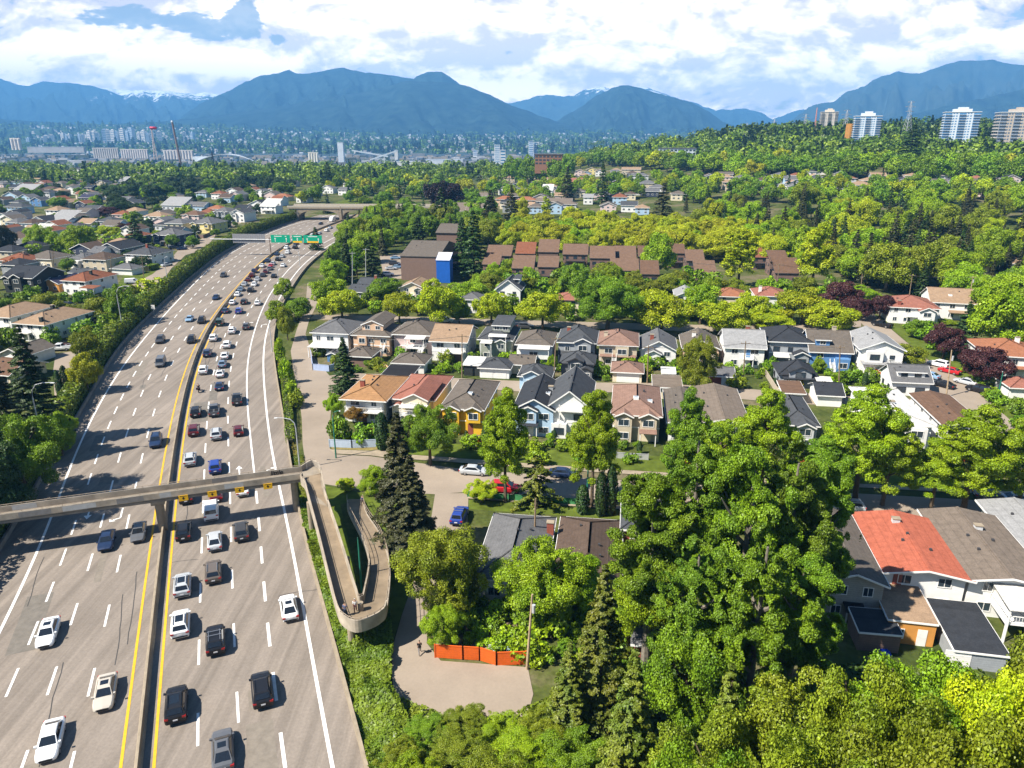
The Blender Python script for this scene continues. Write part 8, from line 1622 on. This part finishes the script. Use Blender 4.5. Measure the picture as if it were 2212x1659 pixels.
for i in range(25):
    t = i/24; x = -wv + 2*wv*t; z = 2 + 20*sin(pi*(t*.92+.04))**.8; dp = 36*(1-t)**1.2 + 3; R_.append([(x,-dp/2,z-1.2),(x,dp/2,z-1.2),(x,dp/2,z),(x,-dp/2,z)])
obj('roof_shell', MB().loft(R_), TW, cn); obj('back_wall', MB().box(-wv-8,-wv+26,-4,10,-4,17), TW, cn); g = MB()
for a in (-26,-20): g.tube([(a,-14,-3),(-23,-12,26)], 1.0, 6)
obj('mast', g, BLK, cn)
def block(lb, x0, x1, yt, yb, Y, col, dp=20, name='port_building', strips=0, silo=0):
    p0 = at((x0+x1)/2, yb, Y); w = (at(x1,yb,Y)-at(x0,yb,Y)).length; h = at((x0+x1)/2,yt,Y).z-p0.z; root = thing(name, lb, 'silo' if silo else 'building', p0, 0); m = mat(col,.8,.15,.05)
    if silo:
        for i in range(silo): obj('silo_cylinder', MB().tube([(-w/2+w*(i+.5)/silo,0,-3),(-w/2+w*(i+.5)/silo,0,h*.9)], w/silo/2*.98, 12), m, root)
        obj('headhouse', MB().box(-w/2,w/2,-3,3,h*.9,h), m, root)
    else:
        obj('wall', MB().box(-w/2,w/2,0,dp,-3,h), m, root); obj('roof', MB().box(-w/2-.5,w/2+.5,-.5,dp+.5,h,h+1), TW, root)
        if strips:
            g = MB()
            for f in range(strips):
                z = h*(f+.4)/strips; g.box(-w/2+1,w/2-1,-.3,.2,z,z+h/strips*.4)
            obj('window', g, TG, root)
    return root
for (lb,x0,x1,yt,yb,Y,c,st,si) in [('long row of grain silos on the waterfront',203,259,319,340,2500,(.44,.41,.38),0,12),('second row of grain silos beside the first',263,322,322,340,2480,(.55,.5,.47),0,12),('third bank of pale silos east of the fairground towers',355,420,324,342,2450,(.5,.46,.43),0,10),('long low pale dock shed',60,182,318,328,2700,(.38,.38,.39),0,0),('pair of pale silos at the frame edge of the port',26,48,298,322,2550,(.58,.52,.46),0,3),('cement silos pair near the tall conveyor tower',667,689,329,350,2200,(.62,.58,.5),0,4),('tall pale terminal tower with conveyors',731,743,308,348,2250,(.58,.62,.66),0,0),('conveyor transfer tower on the waterfront',853,860,325,350,2200,(.6,.6,.6),0,0),('long white waterfront shed',850,898,350,362,2000,(.66,.64,.62),0,0),('white tank hall at the east waterfront',920,1000,345,356,2300,(.6,.62,.64),0,0),
    ('white tower block beside the ridge conifers',1068,1080,314,352,1800,(.66,.68,.7),9,0),('shorter white block next to the white tower',1081,1092,325,356,1780,(.66,.68,.7),5,0),('pair of pale blue high rises',1142,1152,305,345,2400,(.6,.66,.72),10,0),('slim partner of the pale blue high rise',1153,1160,308,345,2420,(.6,.66,.72),9,0),('small white block in the trees across the inlet',1022,1031,325,337,2600,(.7,.7,.7),3,0)]: block(lb,x0,x1,yt,yb,Y,c,16,'silo' if si else 'tower_block' if st else 'port_building',st,si)
for (a,b,Y,lb) in [((760,325),(838,338),2230,'long conveyor gantry sloping down from the tall terminal tower'),((800,345),(856,326),2190,'conveyor gantry rising to the transfer tower')]:
    p0, p1 = at(*a,Y), at(*b,Y); g = MB().beam((0,0,0), p1-p0, 3.5, 3.5)
    root = thing('conveyor_gantry', lb, 'conveyor', p0); obj('gallery', g, TW, root); s = MB()
    for t in (.2,.5,.8): q = (p1-p0)*t; s.beam(q, (q.x,q.y,q.z-28), .8, .8)
    obj('support', s, STEEL, root)
p0 = at(832, 372, 1300); h_ = at(832,334,1300).z-p0.z; root = thing('floodlight_mast', 'white floodlight mast beyond the embankment', 'mast', p0); obj('pole', MB().tube([(0,0,-3),(0,0,h_)], [.9,.6], 8), TW, root); obj('lamp_rack', MB().box(-2,2,-.4,.4,h_*.72,h_*.78), TW, root)
NV = 'high rises across the inlet'
rnd = random.Random(4)
for i, (x, yt, w, c) in enumerate([(136,288,7,0),(143,292,7,1),(150,290,5,0),(171,291,6,1),(193,283,9,0),(203,284,8,0),(211,286,9,0),(228,280,9,1),(236,281,8,0),(245,281,9,0),(252,284,8,1),(265,278,9,0),(275,284,8,1),(284,277,9,1),(310,283,9,0),(330,281,7,0),(345,284,10,0),(100,293,9,0),(113,292,7,0),(60,298,7,1),(300,286,6,0),(320,288,6,1),(92,297,6,0),(180,290,6,0),(400,285,6,0),(415,286,6,1)]):
    Y = 5000; yb = 307; p0 = at(x, yb, Y); h = at(x,yt,Y).z-p0.z; wv = w*Y/FPX; o = thing('high_rise', ['pale high rise across the inlet','blue grey high rise across the inlet'][c] + ' among its kind', 'tower', p0, rnd.uniform(-.4,.4), NV); obj('wall', MB().box(-wv/2,wv/2,0,26,-40,h).box(-wv*.25,wv*.25,6,18,h,h+5), mat([(.66,.62,.56),(.40,.47,.55)][c],.8,.05), o); g = MB()
    for f in range(7): z = h*(f+.35)/7; g.box(-wv/2+2,wv/2-2,-.5,.3,z,z+h/7*.4)
    obj('window', g, TGB, o)
# specks of houses and trees across the inlet, beyond counting
rnd = random.Random(12); hb = [MB(), MB(), MB()]; tq = [[], []]; rng_ = np.random.default_rng(9)
cbs = [crown_conifer(310+i, .55, 2.0, 40, .7, .2, 6) for i in range(2)] + [crown_broad(320+i, 1, 1.5, 45, .6, 7, (.4,.6)) for i in range(2)]
for i in range(1500):
    Y = rnd.uniform(3650, 6600); X = rnd.uniform(-.62, .22)*Y
    if X > 400 and rnd.random() < .5: continue
    z = float(northz(np.array([X]), np.array([Y]))[0]); s = rnd.uniform(9, 20); hb[rnd.randrange(3)].box(X-s/2,X+s/2,Y,Y+12,z-3,z+rnd.uniform(6,13))
for i in range(3600):
    Y = rnd.uniform(3550, 7000); X = rnd.uniform(-.75, .75)*Y; z = float(northz(np.array([X]), np.array([Y]))[0]); k = rnd.randrange(4); h = rnd.uniform(14, 34); tq[k//2].append(cbs[k]*(h/2.0*1.3) + np.array([X, Y, z-1]))
for i, c in enumerate([(.60,.56,.5),(.36,.33,.32),(.66,.66,.68)]): struct(obj('distant_houses', hb[i], mat(c,.8,.05)), 'stuff')
for i in (0, 1): struct(link('distant_woods', qmesh('distant_woods', np.concatenate(tq[i])), [FD, FM][i]), 'stuff')
rnd = random.Random(21); hb = [MB() for _ in range(5)]
for i in range(900):                                             # sheds, containers and stacks along the quay
    Y = rnd.uniform(2150, 3150); X = rnd.uniform(-.72, .1)*Y; z = max(T(X, Y), -34.5); s = rnd.uniform(5, 30)*(1 if rnd.random() < .8 else 2); hb[rnd.randrange(5)].box(X-s/2,X+s/2,Y,Y+rnd.uniform(8,20),z-3,z+rnd.uniform(3,14))
for h_, c in zip(hb, [(.42,.42,.42),(.20,.20,.20),(.30,.25,.19),(.12,.15,.19),(.07,.08,.05)]): struct(obj('quayside_clutter', h_, mat(c,.8,.25,.02)), 'stuff')
tq = [[], []]
for i in range(500):
    Y = rnd.uniform(1900, 3100); X = rnd.uniform(-.75, .2)*Y; z = max(T(X, Y), -34.5); k = rnd.randrange(4); tq[k//2].append(cbs[k]*rnd.uniform(4,8) + np.array([X, Y, z-1]))
for i in (0, 1): struct(link('distant_woods', qmesh('distant_woods', np.concatenate(tq[i])), [FD, FM][i]), 'stuff')

# ------------------------------------------------------------------ the air
def haze():
    m, t, o = newmat('air'); v = t.nodes.new('ShaderNodeVolumePrincipled'); v.inputs['Color'].default_value = (.17,.50,1.0,1); v.inputs['Density'].default_value = 1.0e-4; v.inputs['Anisotropy'].default_value = 0
    t.links.new(v.outputs[0], o.inputs['Volume'])
    try: m.volume_intersection_method = 'FAST'
    except Exception: pass
    hz = obj('haze', MB().box(-14000, 14000, -200, 16400, -140, 1160), m); struct(hz, 'stuff')
haze()
